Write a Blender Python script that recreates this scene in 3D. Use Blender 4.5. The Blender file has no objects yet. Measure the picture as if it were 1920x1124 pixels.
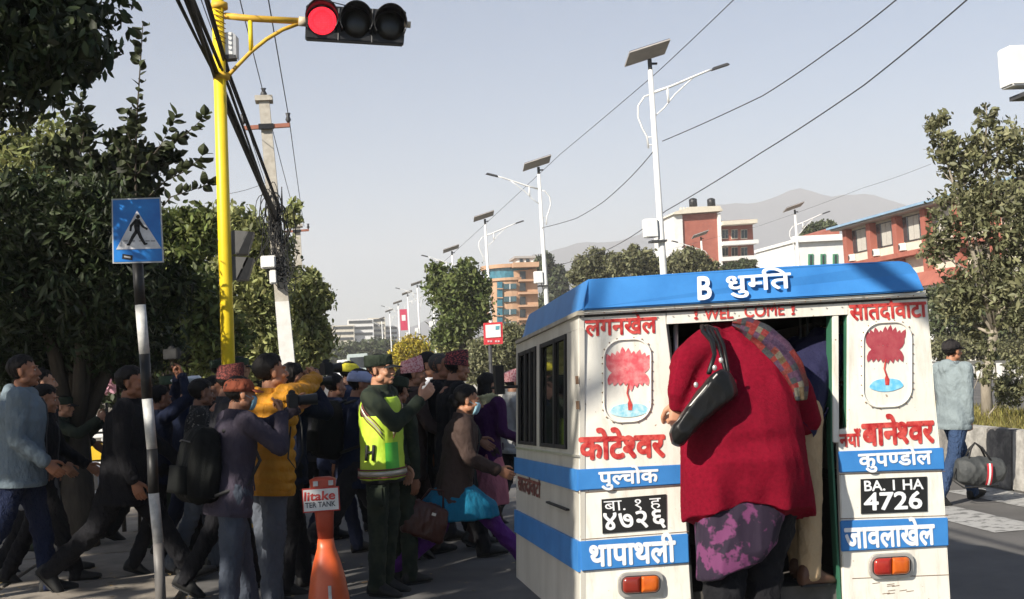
import bpy, bmesh, math, random
import numpy as np
from mathutils import Vector, Matrix, Euler
R = math.radians
random.seed(7); rng = np.random.default_rng(11)
SC = bpy.context.scene
COL = SC.collection
# ---------------------------------------------------------------- camera
F = 2300.0; CX, CY = 960.0, 562.0; EYE = 1.63; ROLL = 0.060
_d = Vector(((622-CX)/F, (CY-690)/F, -1.0))
_n = Vector((-ROLL, 1.0, 0.0)); _n.z = _n.x*_d.x + _n.y*_d.y
_d.normalize(); _n.normalize(); _x = _d.cross(_n).normalized()
ROT = Matrix((_x, _d, _n))            # rows: world axes seen by the camera  => cam -> world
cam = bpy.data.cameras.new('camera'); camo = bpy.data.objects.new('camera', cam); COL.objects.link(camo)
cam.sensor_width = 36.0; cam.lens = F/1920*36; cam.clip_end = 20000; cam.clip_start = 0.05
camo.matrix_world = Matrix.Translation((0, 0, EYE)) @ ROT.to_4x4()
SC.camera = camo
def ray(px, py): return ROT @ Vector(((px-CX)/F, (CY-py)/F, -1.0))
def at(px, py, Y):
    d = ray(px, py); return Vector((0, 0, EYE)) + d*(Y/d.y)
def gnd(px, py, z=0.0):
    d = ray(px, py); return Vector((0, 0, EYE)) + d*((z-EYE)/d.z)
# ---------------------------------------------------------------- sky and sun
SUN_A, SUN_E = R(50), R(33)
SDIR = Vector((-math.sin(SUN_A)*math.cos(SUN_E), -math.cos(SUN_A)*math.cos(SUN_E), math.sin(SUN_E)))
w = bpy.data.worlds.new('World'); SC.world = w; w.use_nodes = True
nt = w.node_tree; bg = nt.nodes['Background']
sky = nt.nodes.new('ShaderNodeTexSky'); sky.sky_type = 'NISHITA'; sky.sun_disc = False
sky.sun_elevation = SUN_E; sky.sun_rotation = math.atan2(SDIR.x, SDIR.y)
sky.air_density = 1.0; sky.dust_density = 2.2; sky.ozone_density = 1.5; sky.altitude = 1300
nt.links.new(sky.outputs[0], bg.inputs[0]); bg.inputs[1].default_value = 0.078
sl = bpy.data.lights.new('sun', 'SUN'); sl.energy = 5.0; sl.angle = R(0.55); sl.color = (1.0, 0.93, 0.82)
so = bpy.data.objects.new('sun', sl); COL.objects.link(so)
so.rotation_euler = SDIR.to_track_quat('Z', 'Y').to_euler()
SC.view_settings.view_transform = 'Standard'; SC.view_settings.look = 'None'
SC.view_settings.exposure = 0.70; SC.view_settings.gamma = 1.0; SC.view_settings.use_curve_mapping = False
SC.cycles.max_bounces = 6; SC.cycles.diffuse_bounces = 3; SC.cycles.volume_bounces = 1; SC.cycles.transparent_max_bounces = 8
# ---------------------------------------------------------------- materials
MATS = {}
def mat(name, col=(.5,.5,.5), rough=.7, var=.12, scale=8., bump=.0, bscale=60., metal=0., spec=.4, col2=None, stretch=None,
        bdist=.01, transl=0., coat=0., detail=5., thr=None, emis=None, emis_s=0, island=0., sheen=0.):
    if name in MATS: return MATS[name]
    m = bpy.data.materials.new(name); m.use_nodes = True; t = m.node_tree; N = t.nodes; L = t.links
    b = N['Principled BSDF']; b.inputs['Roughness'].default_value = rough; b.inputs['Metallic'].default_value = metal
    b.inputs['Specular IOR Level'].default_value = spec
    if coat: b.inputs['Coat Weight'].default_value = coat; b.inputs['Coat Roughness'].default_value = .15
    if sheen: b.inputs['Sheen Weight'].default_value = sheen
    tc = N.new('ShaderNodeTexCoord'); src = tc.outputs['Object']
    if stretch:
        mp = N.new('ShaderNodeMapping'); mp.inputs['Scale'].default_value = stretch; L.new(src, mp.inputs[0]); src = mp.outputs[0]
    nz = N.new('ShaderNodeTexNoise'); nz.inputs['Scale'].default_value = scale; nz.inputs['Detail'].default_value = detail; nz.inputs['Roughness'].default_value = .62
    L.new(src, nz.inputs['Vector'])
    rp = N.new('ShaderNodeValToRGB'); L.new(nz.outputs[0], rp.inputs[0])
    lo, hi = thr or (.3, .7)
    rp.color_ramp.elements[0].position = lo; rp.color_ramp.elements[1].position = hi
    c2 = col2 or tuple(min(1, c*(1+var)) for c in col); c1 = col if col2 else tuple(c*(1-var) for c in col)
    rp.color_ramp.elements[0].color = (*c1, 1); rp.color_ramp.elements[1].color = (*c2, 1)
    out = rp.outputs[0]
    if island:
        g = N.new('ShaderNodeNewGeometry'); h = N.new('ShaderNodeHueSaturation'); L.new(out, h.inputs['Color'])
        mr = N.new('ShaderNodeMapRange'); mr.inputs[3].default_value = 1-island; mr.inputs[4].default_value = 1+island*1.2
        L.new(g.outputs['Random Per Island'], mr.inputs[0]); L.new(mr.outputs[0], h.inputs['Value'])
        mr2 = N.new('ShaderNodeMapRange'); mr2.inputs[3].default_value = .48; mr2.inputs[4].default_value = .515
        ml = N.new('ShaderNodeMath'); ml.operation = 'MULTIPLY'; ml.inputs[1].default_value = 7.31; fr = N.new('ShaderNodeMath'); fr.operation = 'FRACT'
        L.new(g.outputs['Random Per Island'], ml.inputs[0]); L.new(ml.outputs[0], fr.inputs[0]); L.new(fr.outputs[0], mr2.inputs[0]); L.new(mr2.outputs[0], h.inputs['Hue'])
        out = h.outputs[0]
    L.new(out, b.inputs['Base Color'])
    if bump:
        n2 = N.new('ShaderNodeTexNoise'); n2.inputs['Scale'].default_value = bscale; n2.inputs['Detail'].default_value = 4
        L.new(src, n2.inputs['Vector']); bp = N.new('ShaderNodeBump'); bp.inputs['Strength'].default_value = bump; bp.inputs['Distance'].default_value = bdist
        L.new(n2.outputs[0], bp.inputs['Height']); L.new(bp.outputs[0], b.inputs['Normal'])
    if emis:
        b.inputs['Emission Color'].default_value = (*emis, 1); b.inputs['Emission Strength'].default_value = emis_s
    if transl:
        tr = N.new('ShaderNodeBsdfTranslucent'); L.new(out, tr.inputs[0]); mx = N.new('ShaderNodeMixShader'); mx.inputs[0].default_value = transl
        L.new(b.outputs[0], mx.inputs[1]); L.new(tr.outputs[0], mx.inputs[2]); L.new(mx.outputs[0], N['Material Output'].inputs[0])
    MATS[name] = m; return m
def cloth(name, col, rough=.9, var=.16, bump=.5, bscale=22., **k):
    return mat(name, col, rough=rough, var=var, scale=6, bump=min(1,bump*1.7), bscale=bscale*.8, bdist=.035, spec=.15, stretch=(1,1,.6), **k)
def glass(name, col=(.02,.025,.03), rough=.06, spec=.6): return mat(name, col, rough=rough, var=.25, scale=3, spec=spec)
# ---------------------------------------------------------------- object helpers
def tag(o, label=None, cat=None, group=None, kind=None):
    if label: o['label'] = label
    if cat: o['category'] = cat
    if group: o['group'] = group
    if kind: o['kind'] = kind
    return o
def empty(name, loc=(0,0,0), rz=0., label=None, cat=None, group=None):
    o = bpy.data.objects.new(name, None); COL.objects.link(o); o.location = loc; o.rotation_euler = (0, 0, rz); o.empty_display_size = .1
    return tag(o, label, cat, group)
def mesh_arr(name, V, Fc):
    V = np.asarray(V, dtype=np.float32); me = bpy.data.meshes.new(name)
    if isinstance(Fc, np.ndarray) and Fc.ndim == 2:
        nf, k = Fc.shape
        me.vertices.add(len(V)); me.vertices.foreach_set('co', V.ravel())
        me.loops.add(nf*k); me.loops.foreach_set('vertex_index', Fc.astype(np.int32).ravel())
        me.polygons.add(nf); me.polygons.foreach_set('loop_start', np.arange(0, nf*k, k, dtype=np.int32))
        me.polygons.foreach_set('loop_total', np.full(nf, k, dtype=np.int32)); me.update(calc_edges=True)
    else:
        me.from_pydata(V.tolist(), [], Fc); me.update()
    return me
def link(name, me, m=None, parent=None, smooth=False, loc=None):
    o = bpy.data.objects.new(name, me); COL.objects.link(o)
    if m is not None:
        for x in (m if isinstance(m, (list, tuple)) else [m]): me.materials.append(x)
    if parent is not None: o.parent = parent
    if loc is not None: o.location = loc
    if smooth: me.polygons.foreach_set('use_smooth', np.ones(len(me.polygons), dtype=bool))
    return o
class MB:
    """collects shapes; build() links them as one mesh object"""
    def __init__(s): s.v = []; s.f = []
    def add(s, V, Fs):
        n = len(s.v); s.v.extend([tuple(p) for p in V]); s.f.extend([tuple(i+n for i in f) for f in Fs]); return s
    def box(s, c, size, M=None, taper=1.0):
        hx, hy, hz = size[0]/2, size[1]/2, size[2]/2; V = []
        for z, t in ((-hz, 1), (hz, taper)):
            for x, y in ((-hx,-hy),(hx,-hy),(hx,hy),(-hx,hy)):
                p = Vector((x*t, y*t, z)); p = (M @ p if M is not None else p) + Vector(c); V.append(p)
        return s.add(V, [(3,2,1,0),(4,5,6,7),(0,1,5,4),(1,2,6,5),(2,3,7,6),(3,0,4,7)])
    def bbox(s, p0, p1):
        p0 = Vector(p0); p1 = Vector(p1); return s.box((p0+p1)/2, [abs(a) for a in (p1-p0)])
    def rings(s, rings, cap=True):
        n = len(rings[0]); V = [p for r in rings for p in r]; Fs = []
        for i in range(len(rings)-1):
            for j in range(n):
                k = (j+1) % n; Fs.append((i*n+j, i*n+k, (i+1)*n+k, (i+1)*n+j))
        if cap: Fs.append(tuple(range(n-1,-1,-1))); Fs.append(tuple((len(rings)-1)*n+j for j in range(n)))
        return s.add(V, Fs)
    def tube(s, pts, r, n=8, cap=True):
        pts = [Vector(p) for p in pts]; rs = r if isinstance(r, (list, tuple)) else [r]*len(pts); up = None; out = []
        for i, p in enumerate(pts):
            t = (pts[min(i+1, len(pts)-1)] - pts[max(i-1, 0)])
            if t.length < 1e-9: t = Vector((0,0,1))
            t.normalize()
            if up is None: up = Vector((0,0,1)) if abs(t.z) < .9 else Vector((0,1,0))
            a = t.cross(up).normalized(); b = a.cross(t).normalized(); up = b
            out.append([p + (a*math.cos(2*math.pi*k/n) + b*math.sin(2*math.pi*k/n))*rs[i] for k in range(n)])
        return s.rings(out, cap)
    def ell(s, c, r, M=None, nu=12, nv=8):
        c = Vector(c); rg = []
        for i in range(nv+1):
            a = math.pi*(i+.0)/nv; a = min(max(a, .04), math.pi-.04)
            ring = []
            for j in range(nu):
                b = 2*math.pi*j/nu; p = Vector((r[0]*math.sin(a)*math.cos(b), r[1]*math.sin(a)*math.sin(b), -r[2]*math.cos(a)))
                ring.append((M @ p if M is not None else p) + c)
            rg.append(ring)
        return s.rings(rg)
    def cone(s, a, b, ra, rb, n=12, ex=1.0):
        """tapered limb with round ends"""
        a = Vector(a); b = Vector(b); t = (b-a).normalized()
        pts = [a - t*ra*.9*ex, a - t*ra*.55*ex, a, a.lerp(b,.5), b, b + t*rb*.55*ex, b + t*rb*.9*ex]
        return s.tube(pts, [ra*.35, ra*.83, ra, (ra+rb)/2, rb, rb*.83, rb*.35], n)
    def loft(s, secs, n=20):
        """secs: (centre, half width, half depth[, axis_x, axis_y])"""
        rg = []
        for q in secs:
            c, rx, ry = Vector(q[0]), q[1], q[2]; ax = Vector(q[3]) if len(q) > 3 else Vector((1,0,0)); ay = Vector(q[4]) if len(q) > 4 else Vector((0,1,0))
            rg.append([c + ax*(rx*math.copysign(abs(math.cos(2*math.pi*k/n))**.85, math.cos(2*math.pi*k/n))) + ay*(ry*math.copysign(abs(math.sin(2*math.pi*k/n))**.85, math.sin(2*math.pi*k/n))) for k in range(n)])
        return s.rings(rg)
    def poly(s, pts, th):
        """prism: outline pts (3D, planar) pushed by vector th"""
        th = Vector(th); n = len(pts); V = [Vector(p) for p in pts] + [Vector(p)+th for p in pts]
        Fs = [tuple(range(n)), tuple(range(2*n-1, n-1, -1))] + [(i, n+i, n+(i+1)%n, (i+1)%n) for i in range(n)]
        return s.add(V, Fs)
    def arrays(s, name):
        me = bpy.data.meshes.new(name); me.from_pydata([tuple(p) for p in s.v], [], s.f); me.update(); return me
    def build(s, name, m=None, parent=None, smooth=False, bevel=0.):
        me = s.arrays(name)
        bm = bmesh.new(); bm.from_mesh(me); bmesh.ops.recalc_face_normals(bm, faces=bm.faces)
        if bevel: bmesh.ops.bevel(bm, geom=list(bm.edges), offset=bevel, segments=2, affect='EDGES', clamp_overlap=True)
        bm.to_mesh(me); bm.free()
        return link(name, me, m, parent, smooth)
_tmp = bpy.data.objects.new('tmp_remesh', None)
def get_np(me):
    V = np.empty(len(me.vertices)*3, np.float32); me.vertices.foreach_get('co', V)
    n = len(me.polygons); L = np.empty(len(me.loops), np.int32); me.loops.foreach_get('vertex_index', L)
    return V.reshape(-1,3), L.reshape(n, -1)
def remesh(mb, voxel, smooth=2, fac=.5, adapt=0.):
    me = mb.arrays('r'); o = bpy.data.objects.new('r', me); COL.objects.link(o)
    md = o.modifiers.new('r', 'REMESH'); md.mode = 'VOXEL'; md.voxel_size = voxel; md.adaptivity = 0
    if smooth:
        ms = o.modifiers.new('s', 'SMOOTH'); ms.factor = fac; ms.iterations = smooth
    dg = bpy.context.evaluated_depsgraph_get(); dg.update()
    ev = o.evaluated_get(dg); m2 = bpy.data.meshes.new_from_object(ev, depsgraph=dg)
    V, Q = get_np(m2)
    bpy.data.objects.remove(o); bpy.data.meshes.remove(me); bpy.data.meshes.remove(m2)
    return V.copy(), Q.copy()
def normals(V, Q):
    n = np.cross(V[Q[:,2]]-V[Q[:,0]], V[Q[:,3]]-V[Q[:,1]]); N = np.zeros_like(V)
    for k in range(4): np.add.at(N, Q[:,k], n)
    return N/(np.linalg.norm(N, axis=1, keepdims=True)+1e-9)
def folds(V, seed=0, amp=.006, f=26., sz=.45):
    amp = amp*1.45; f = f*2.0
    r = np.random.default_rng(seed); P = V*np.array([1,1,sz]); o = np.zeros(len(V))
    wx = .03*np.sin(P@np.array([11.,7.,9.])+seed) + .02*np.sin(P@np.array([-17.,13.,21.])+2*seed)
    for i in range(5):
        d = r.normal(size=3); d /= np.linalg.norm(d); fr = f*(.5+.5*i)*r.uniform(.8,1.2)
        o += (1-np.abs(np.sin((P@d + wx)*fr*.5 + r.uniform(0,6))))**1.6/(1+.7*i)
    return (o-o.mean())*amp
def dup(o, parent=None):
    c = o.copy(); COL.objects.link(c); c.parent = parent
    if parent is not None and parent.parent is None and 'category' in c: pass
    for ch in list(o.children): dup(ch, c)
    return c
# ---------------------------------------------------------------- haze
def haze_box():
    mb = MB(); mb.bbox((-2600, -60, -31), (2600, 4200, 395)); o = mb.build('haze')
    m = bpy.data.materials.new('haze_air'); m.use_nodes = True; t = m.node_tree; t.nodes.remove(t.nodes['Principled BSDF'])
    v = t.nodes.new('ShaderNodeVolumePrincipled'); v.inputs['Color'].default_value = (.935,.93,.94,1); v.inputs['Density'].default_value = HAZE; v.inputs['Anisotropy'].default_value = 0.0
    t.links.new(v.outputs[0], t.nodes['Material Output'].inputs['Volume']); o.data.materials.append(m)
    tag(o, 'pale grey valley haze hanging over road and distant hills', kind='stuff')
HAZE = 0.00047
haze_box()
# ================================================================ ground and setting
def sheet(name, x0, y0, x1, y1, z, m, sub=None):
    V = [(x0,y0,z),(x1,y0,z),(x1,y1,z),(x0,y1,z)]
    return tag(link(name, mesh_arr(name, V, np.array([[0,1,2,3]])), m), kind='structure')
M_ASPH = mat('asphalt', (.070,.067,.064), rough=.9, col2=(.145,.138,.130), scale=1.1, bump=.6, bscale=180, bdist=.006, detail=8, thr=(.25,.75))
M_DUST = mat('dusty_concrete', (.17,.155,.135), rough=.95, col2=(.30,.275,.24), scale=3.1, bump=.5, bscale=90, detail=8)
M_EARTH = mat('bare_earth', (.10,.085,.06), rough=1, col2=(.16,.14,.10), scale=.6, bump=.6, bscale=14)
M_WHITE_LINE = mat('worn_road_paint', (.09,.09,.085), rough=.9, col2=(.34,.335,.32), scale=9, thr=(.36,.5), detail=9, bump=.3, bscale=150, bdist=.004)
M_CONC = mat('concrete', (.30,.285,.26), rough=.9, col2=(.46,.44,.40), scale=5, bump=.4, bscale=60, detail=8)
sheet('ground', -2500, -50, 2500, 4000, -.02, M_EARTH)
sheet('road', -1.15, -45, 6.65, 1200, 0, M_ASPH)
sheet('far_road', 9.7, -30, 20.5, 1200, 0, M_ASPH)
# pavement on the left, in big cast slabs with joints
pv = empty('pavement'); tag(pv, kind='structure')
y = -6.0; i = 0
pm = [mat('paving_%d' % k, tuple(c*s for c in (.18,.155,.125)), rough=.95, col2=tuple(c*s for c in (.33,.29,.24)), scale=3.1, bump=.5, bscale=90, detail=8) for k, s in enumerate((1,.9,1.08))]
slab = {}
for iy in range(26):
    for ix in range(5):
        x0 = -1.2 - (ix+1)*1.5; y0 = -6 + iy*1.5
        if (y0 > 16 and ix > 2): continue
        k = random.randrange(3)
        if k not in slab:
            b = MB(); b.box((0,0,-.06), (1.475,1.475,.12)); slab[k] = b.build('paving_slab', pm[k], pv, bevel=.008); o = slab[k]
        else:
            o = slab[k].copy(); COL.objects.link(o); o.parent = pv
        o.location = (x0+.75, y0+.75, .03 + random.uniform(-.004,.004))
kb = MB(); 
ks = None
for i in range(26):
    if ks is None:
        b = MB(); b.box((0,0,0), (.1,.97,.14)); ks = b.build('kerb_stone', M_CONC, pv, bevel=.01); o = ks
    else: o = ks.copy(); COL.objects.link(o); o.parent = pv
    o.location = (-1.14, 13.0+i*1.0, .045)
sheet('verge_left', -400, -40, -8.72, 900, 0.0, M_EARTH)
# zebra crossing bars
for i in range(5,8):
    x0 = -0.55 + i*.95
    sheet('crossing_stripe', x0, 9.2, x0+.48, 11.8, .005, M_WHITE_LINE)
sheet('lane_line', 2.75, 16, 2.88, 300, .004, M_WHITE_LINE)
sheet('edge_line', 6.32, 13, 6.42, 300, .004, M_WHITE_LINE)
# median: retaining kerb wall in painted blocks
M_BLK = mat('black_kerb_paint', (.10,.095,.09), rough=.9, col2=(.30,.28,.25), scale=5, thr=(.4,.66), detail=8, bump=.5, bscale=50)
M_WHT = mat('white_kerb_paint', (.20,.19,.17), rough=.9, col2=(.46,.44,.40), scale=5, thr=(.36,.62), detail=8, bump=.5, bscale=50)
med = empty('median_wall', (6.65,0,0)); tag(med, 'low concrete median wall with worn black and white painted blocks', 'wall')
proto = {}
for i in range(60):
    k = i % 2
    if k not in proto:
        b = MB(); b.poly([(0,0,0),(.26,0,0),(.2,0,.6),(.05,0,.6)], (0,.485,0)); o = proto[k] = b.build('kerb_block', (M_BLK, M_WHT)[k], med, bevel=.012)
    else: o = proto[k].copy(); COL.objects.link(o); o.parent = med
    o.location = (0, 9.5+i*.5, 0)
b = MB(); b.poly([(0,0,0),(.26,0,0),(.2,0,.5),(.05,0,.5)], (0,300,0)); o = b.build('wall_run', M_WHT, med); o.location = (0,39.5,0)
b = MB(); b.bbox((6.86,9.5,-.01),(9.6,400,.42)); tag(b.build('median_soil', mat('median_soil', (.13,.11,.06), rough=1, col2=(.22,.2,.09), scale=3, bump=.8, bscale=20)), kind='structure')
b = MB(); b.bbox((9.6,9.5,0),(9.75,400,.45)); tag(b.build('kerb_far', M_CONC), kind='structure')
# far kerb rail in black and white bars
rail = empty('kerb_railing', (20.7,0,0)); tag(rail, 'far roadside railing of slanting white bars beyond the second road', 'railing')
b = MB(); b.box((0,0,.28), (.12,.32,.5)); bar = b.build('bar', mat('white_rail_paint', (.62,.61,.58), rough=.7, scale=4), rail)
bar.location = (0,34,0)
for i in range(1, 44):
    o = bar.copy(); COL.objects.link(o); o.parent = rail; o.location = (0, 34+i*.62, 0)
b = MB(); b.bbox((-.04,33.5,.12),(.04,62,.2)); b.bbox((-.04,33.5,.5),(.04,62,.6)); b.build('rail', mat('dark_rail', (.12,.12,.11), rough=.8), rail)
# hills
def ridge(name, pts, Y, col, label, thick=900):
    V = []; n = len(pts)
    for k, (s, dy) in enumerate(((0.0,-thick*.6),(.55,-thick*.25),(1.0,0),(.6,thick*.3),(0,thick*.55))):
        for i, p in enumerate(pts):
            q = at(p[0], p[1], Y); z = q.z*s*(1+.0) + (rng.normal()*6 if 0 < s < 1 else 0); V.append((q.x, Y+dy*(1+.1*math.sin(i*1.7)), max(z, -18) if s else -20))
    Fs = [(k*n+i, k*n+i+1, (k+1)*n+i+1, (k+1)*n+i) for k in range(4) for i in range(n-1)]
    me = mesh_arr(name, V, np.array(Fs)); return tag(link(name, me, col, smooth=True), label, kind='structure')
def crag(pts, n, a):
    out = []; xs = np.linspace(pts[0][0], pts[-1][0], n); ys = np.interp(xs, [p[0] for p in pts], [p[1] for p in pts])
    for i, x in enumerate(xs): out.append((x, ys[i] + a*(math.sin(x*.05)+.6*math.sin(x*.13+1)+.5*math.sin(x*.29))))
    return out
M_HILL = mat('forested_hill', (.012,.02,.032), rough=1, col2=(.028,.038,.048), scale=.01, bump=.6, bscale=.05, bdist=8)
ridge('mountain_far', crag([(520,655),(700,640),(900,560),(1000,478),(1080,458),(1140,455),(1200,440),(1270,392),(1360,385),(1430,378),(1500,352),(1560,368),(1640,366),(1700,385),(1800,400),(2000,420),(2300,470)], 90, 1.6), 3000, M_HILL, 'hazy blue mountain ridge across the valley')
ridge('hill_near', crag([(960,560),(1040,520),(1120,500),(1300,495),(1500,500),(1700,510),(2100,540)], 60, 1.5), 2000, M_HILL, 'lower hazy ridge before the mountain')
# ================================================================ street furniture
M_WPOLE = mat('white_pole_paint', (.70,.70,.68), rough=.45, var=.06, scale=6)
M_YEL = mat('yellow_pole_paint', (.72,.50,.012), rough=.42, col2=(.80,.60,.03), scale=5, thr=(.2,.8), bump=.1, bscale=30)
M_YELB = mat('weathered_yellow_paint', (.50,.27,.03), rough=.6, col2=(.66,.42,.04), scale=14)
M_BLK2 = mat('black_housing', (.012,.012,.013), rough=.45, var=.3, scale=10)
M_DGREY = mat('dark_grey_metal', (.05,.05,.052), rough=.5, scale=10)
M_PANEL = mat('solar_back', (.36,.34,.32), rough=.6, scale=4)
M_CELL = mat('solar_cells', (.015,.02,.05), rough=.15, scale=4)
M_STEEL = mat('galvanised_steel', (.42,.43,.44), rough=.5, metal=.3, scale=14)
ARMP = [(.06,7.72),(.10,8.12),(.5,8.24),(1.0,8.44),(1.5,8.63),(1.95,8.74)]
def street_lamp(x, y, side, label, h=9.0, box=True, sc=1.0, boxside=-1):
    t = empty('street_lamp', (x, y, 0), 0, label, 'street lamp', 'solar street lamps along the road')
    b = MB(); b.tube([(0,0,.4),(0,0,.44),(0,0,4),(0,0,8.7)], [.11,.11,.09,.062], 12); b.tube([(0,0,.36),(0,0,.42)], [.2,.2], 12); b.build('pole', M_WPOLE, t, True)
    s = side
    b = MB(); b.tube([(s*.04,0,8.12),(s*.5,0,8.26),(s*1.0,0,8.45),(s*1.45,0,8.62),(s*1.62,0,8.67)], [.035,.033,.03,.028,.026], 8)
    b.build('arm', M_WPOLE, t, True)
    b = MB(); b.tube([(s*.05,0,7.52),(s*.3,0,7.72),(s*.6,0,8.05),(s*.9,0,8.3),(s*1.15,0,8.5)], .018, 6); b.tube([(s*.42,0,7.84),(s*.42,0,8.23)], .03, 6)
    b.build('brace', M_WPOLE, t, True)
    b = MB(); b.tube([(-s*.0,0,8.08),(-s*.2,0,8.02),(-s*.38,0,7.78),(-s*.40,0,7.5),(-s*.3,0,7.2),(-s*.2,0,7.0),(-s*.18,0,6.7)], .024, 6)
    b.tube([(0,0,6.98),(-s*.2,0,6.98)], .014, 6); b.tube([(0,0,6.78),(-s*.2,0,6.78)], .014, 6); b.build('scroll', M_WPOLE, t, True)
    b = MB(); M = Matrix.Rotation(R(-s*16), 3, 'Y'); b.box((s*1.85,0,8.74), (.5,.16,.07), M, .8); b.build('lamp_head', M_DGREY, t, bevel=.01)
    b = MB(); b.tube([(0,0,8.7),(0,0,8.98)], .055, 8); b.box((.09,0,8.86), (.2,.05,.05)); b.build('bracket', M_BLK2, t)
    M = Matrix.Rotation(R(-16), 3, 'Y') @ Matrix.Rotation(R(-13), 3, 'X')
    b = MB(); b.box((-.05,0,9.14), (1.12,.8,.035), M)
    p = b.build('solar_panel', M_PANEL, t)
    b = MB(); b.box((-.05,0,9.14), (1.1,.78,.012), Matrix(M)); o = b.build('cells', M_CELL, p); o.location = M @ Vector((0,0,.026))
    if box:
        b = MB(); b.box((boxside*.27,0,4.66), (.34,.28,.47)); o = b.build('battery_box', M_WPOLE, t, bevel=.02)
        b = MB(); b.box((boxside*.1,0,4.32), (.4,.36,.05)); b.build('shelf', M_DGREY, t)
    return t
LL = [(13.2,-1,'nearest solar street lamp, cropped by the top right corner with white battery box'),
      (30,1,'tall white solar street lamp rising behind the bus roof, arm to the right'),
      (47,-1,'white solar street lamp with arm to the left, rising just left of the bus roof'),
      (64,1,'white solar street lamp behind the red notice board, arm to the right'),
      (82,-1,'white solar street lamp poking out of the roadside tree beside the orange building'),
      (99,1,'solar street lamp mostly hidden by the roadside tree'),
      (116,-1,'distant solar street lamp above the yellow bush'),
      (131,1,'distant solar street lamp next to the red banner'),
      (150,-1,'more distant solar street lamp left of the red banner'),
      (172,1,'very distant solar street lamp by the pale hillside buildings'),
      (200,-1,'farthest visible solar street lamp of the row')]
for Y, s, l in LL:
    t = street_lamp(8.4, Y, s, l, box=(Y < 140), boxside=(-1 if 1 else -1))
for (px, D, s, l) in ((1502,66,1,'solar street lamp in front of the white building, arm to the right'),(1322,80,-1,'solar street lamp in front of the brick red block, arm to the left')):
    q = at(px, 560, D); street_lamp(q.x+.0, D, s, l, box=False)
# ---- traffic signal
D = 12.7
P = lambda px, py, d=D: at(px, py, d)
ts = empty('traffic_signal', P(437, 992), 0, 'tall yellow traffic light pole with a red light on its arm', 'traffic light')
def local(t, v): return Vector(v) - Vector(t.location)
b = MB(); p0 = local(ts, P(437,992)); p1 = local(ts, P(406,-60)); b.tube([p0, p0.lerp(p1,.5), p1], [.073,.066,.06], 20); b.build('pole', M_YEL, ts, True)
b = MB(); b.tube([p0, p0+Vector((0,0,.03))], [.2,.2], 16); b.build('base_plate', M_YELB, ts)
b = MB(); b.tube([local(ts,P(421,30)), local(ts,P(470,35)), local(ts,P(562,40))], .034, 10); b.build('arm', M_YELB, ts, True)
b = MB(); b.tube([local(ts,P(*q)) for q in ((421,150),(445,124),(470,98),(500,74),(530,56),(562,44))], .021, 8); b.build('brace', M_YELB, ts, True)
b = MB(); b.tube([local(ts,P(469,38)), local(ts,P(471,96))], .024, 8); b.build('strut', M_YEL, ts, True)
b = MB(); b.tube([local(ts,P(560,40)), local(ts,P(578,42))], .05, 10); b.tube([local(ts,P(758,46)), local(ts,P(770,47))], .035, 8); b.build('bracket', mat('cream_fitting',(.5,.42,.3),rough=.5), ts, True)
for (y0) in (144, 12):
    b = MB(); c0 = local(ts,P(411+y0*.03,y0)); b.tube([c0-Vector((0,0,.03)), c0+Vector((0,0,.03))], .085, 16); b.build('clamp', M_YELB, ts, True)
b = MB()
for k in range(7):
    z = 22+k*9; a = local(ts,P(403,z)); c = local(ts,P(424,z+8)); b.tube([a-Vector((0,.07,0)), (a+c)/2-Vector((0,.085,0)), c-Vector((0,.05,0))], .006, 5)
b.build('cable_wrap', mat('brown_cable',(.25,.13,.02),rough=.7), ts)
# signal head
c = [local(ts,P(*q)) for q in ((572,72),(757,83),(762,20),(574,8))]
hd = MB(); hd.poly(c, (0,.12,0)); head = hd.build('signal_head', M_BLK2, ts, bevel=.012)
M_RED = mat('lit_red_lens', (.8,.02,.04), rough=.3, col2=(.9,.05,.06), scale=60, emis=(1,.035,.06), emis_s=1.0)
def led_dots():
    t = M_RED.node_tree; N = t.nodes; L = t.links; b = N['Principled BSDF']; tc = N.new('ShaderNodeTexCoord'); v = N.new('ShaderNodeTexVoronoi'); v.inputs['Scale'].default_value = 42; v.inputs['Randomness'].default_value = .25
    L.new(tc.outputs['Object'], v.inputs['Vector']); r = N.new('ShaderNodeMapRange'); r.inputs[1].default_value = .25; r.inputs[2].default_value = .65; r.inputs[3].default_value = 1.15; r.inputs[4].default_value = .55
    L.new(v.outputs['Distance'], r.inputs[0]); L.new(r.outputs[0], b.inputs['Emission Strength'])
led_dots()
M_LENS = mat('dark_lens', (.02,.02,.018), rough=.3, var=.4, scale=120)
U = (c[1]-c[0]).normalized(); W = (c[3]-c[0]).normalized()
for k, (px, py) in enumerate(((604,40),(668,45),(731,50))):
    q = local(ts, P(px, py)); r = .148
    b = MB(); n = 28; ring = [q + Vector((0,-.012,0)) + U*(r*math.cos(2*math.pi*j/n)) + W*(r*math.sin(2*math.pi*j/n)) for j in range(n)]
    ring2 = [q + Vector((0,-.035,0)) + U*(.6*r*math.cos(2*math.pi*j/n)) + W*(.6*r*math.sin(2*math.pi*j/n)) for j in range(n)]
    b.rings([ring, ring2]); b.build('lens', M_RED if k == 0 else M_LENS, head, True)
    b = MB(); out = []; 
    for d, rr in ((0,.172),(-.17,.172),(-.17,.164),(0,.164)):
        out.append([q + Vector((0,d - (.10*max(0,math.sin(a)) if d else 0),0)) + U*(rr*math.cos(a)) + W*(rr*math.sin(a)) for a in [R(-35)+R(250)*j/20 for j in range(21)]])
    V = [p for o_ in out for p in o_]; Fs = [(i*21+j, i*21+j+1, ((i+1)%4)*21+j+1, ((i+1)%4)*21+j) for i in range(4) for j in range(20)]
    b.add(V, Fs); b.build('visor', M_BLK2, head, True)
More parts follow.
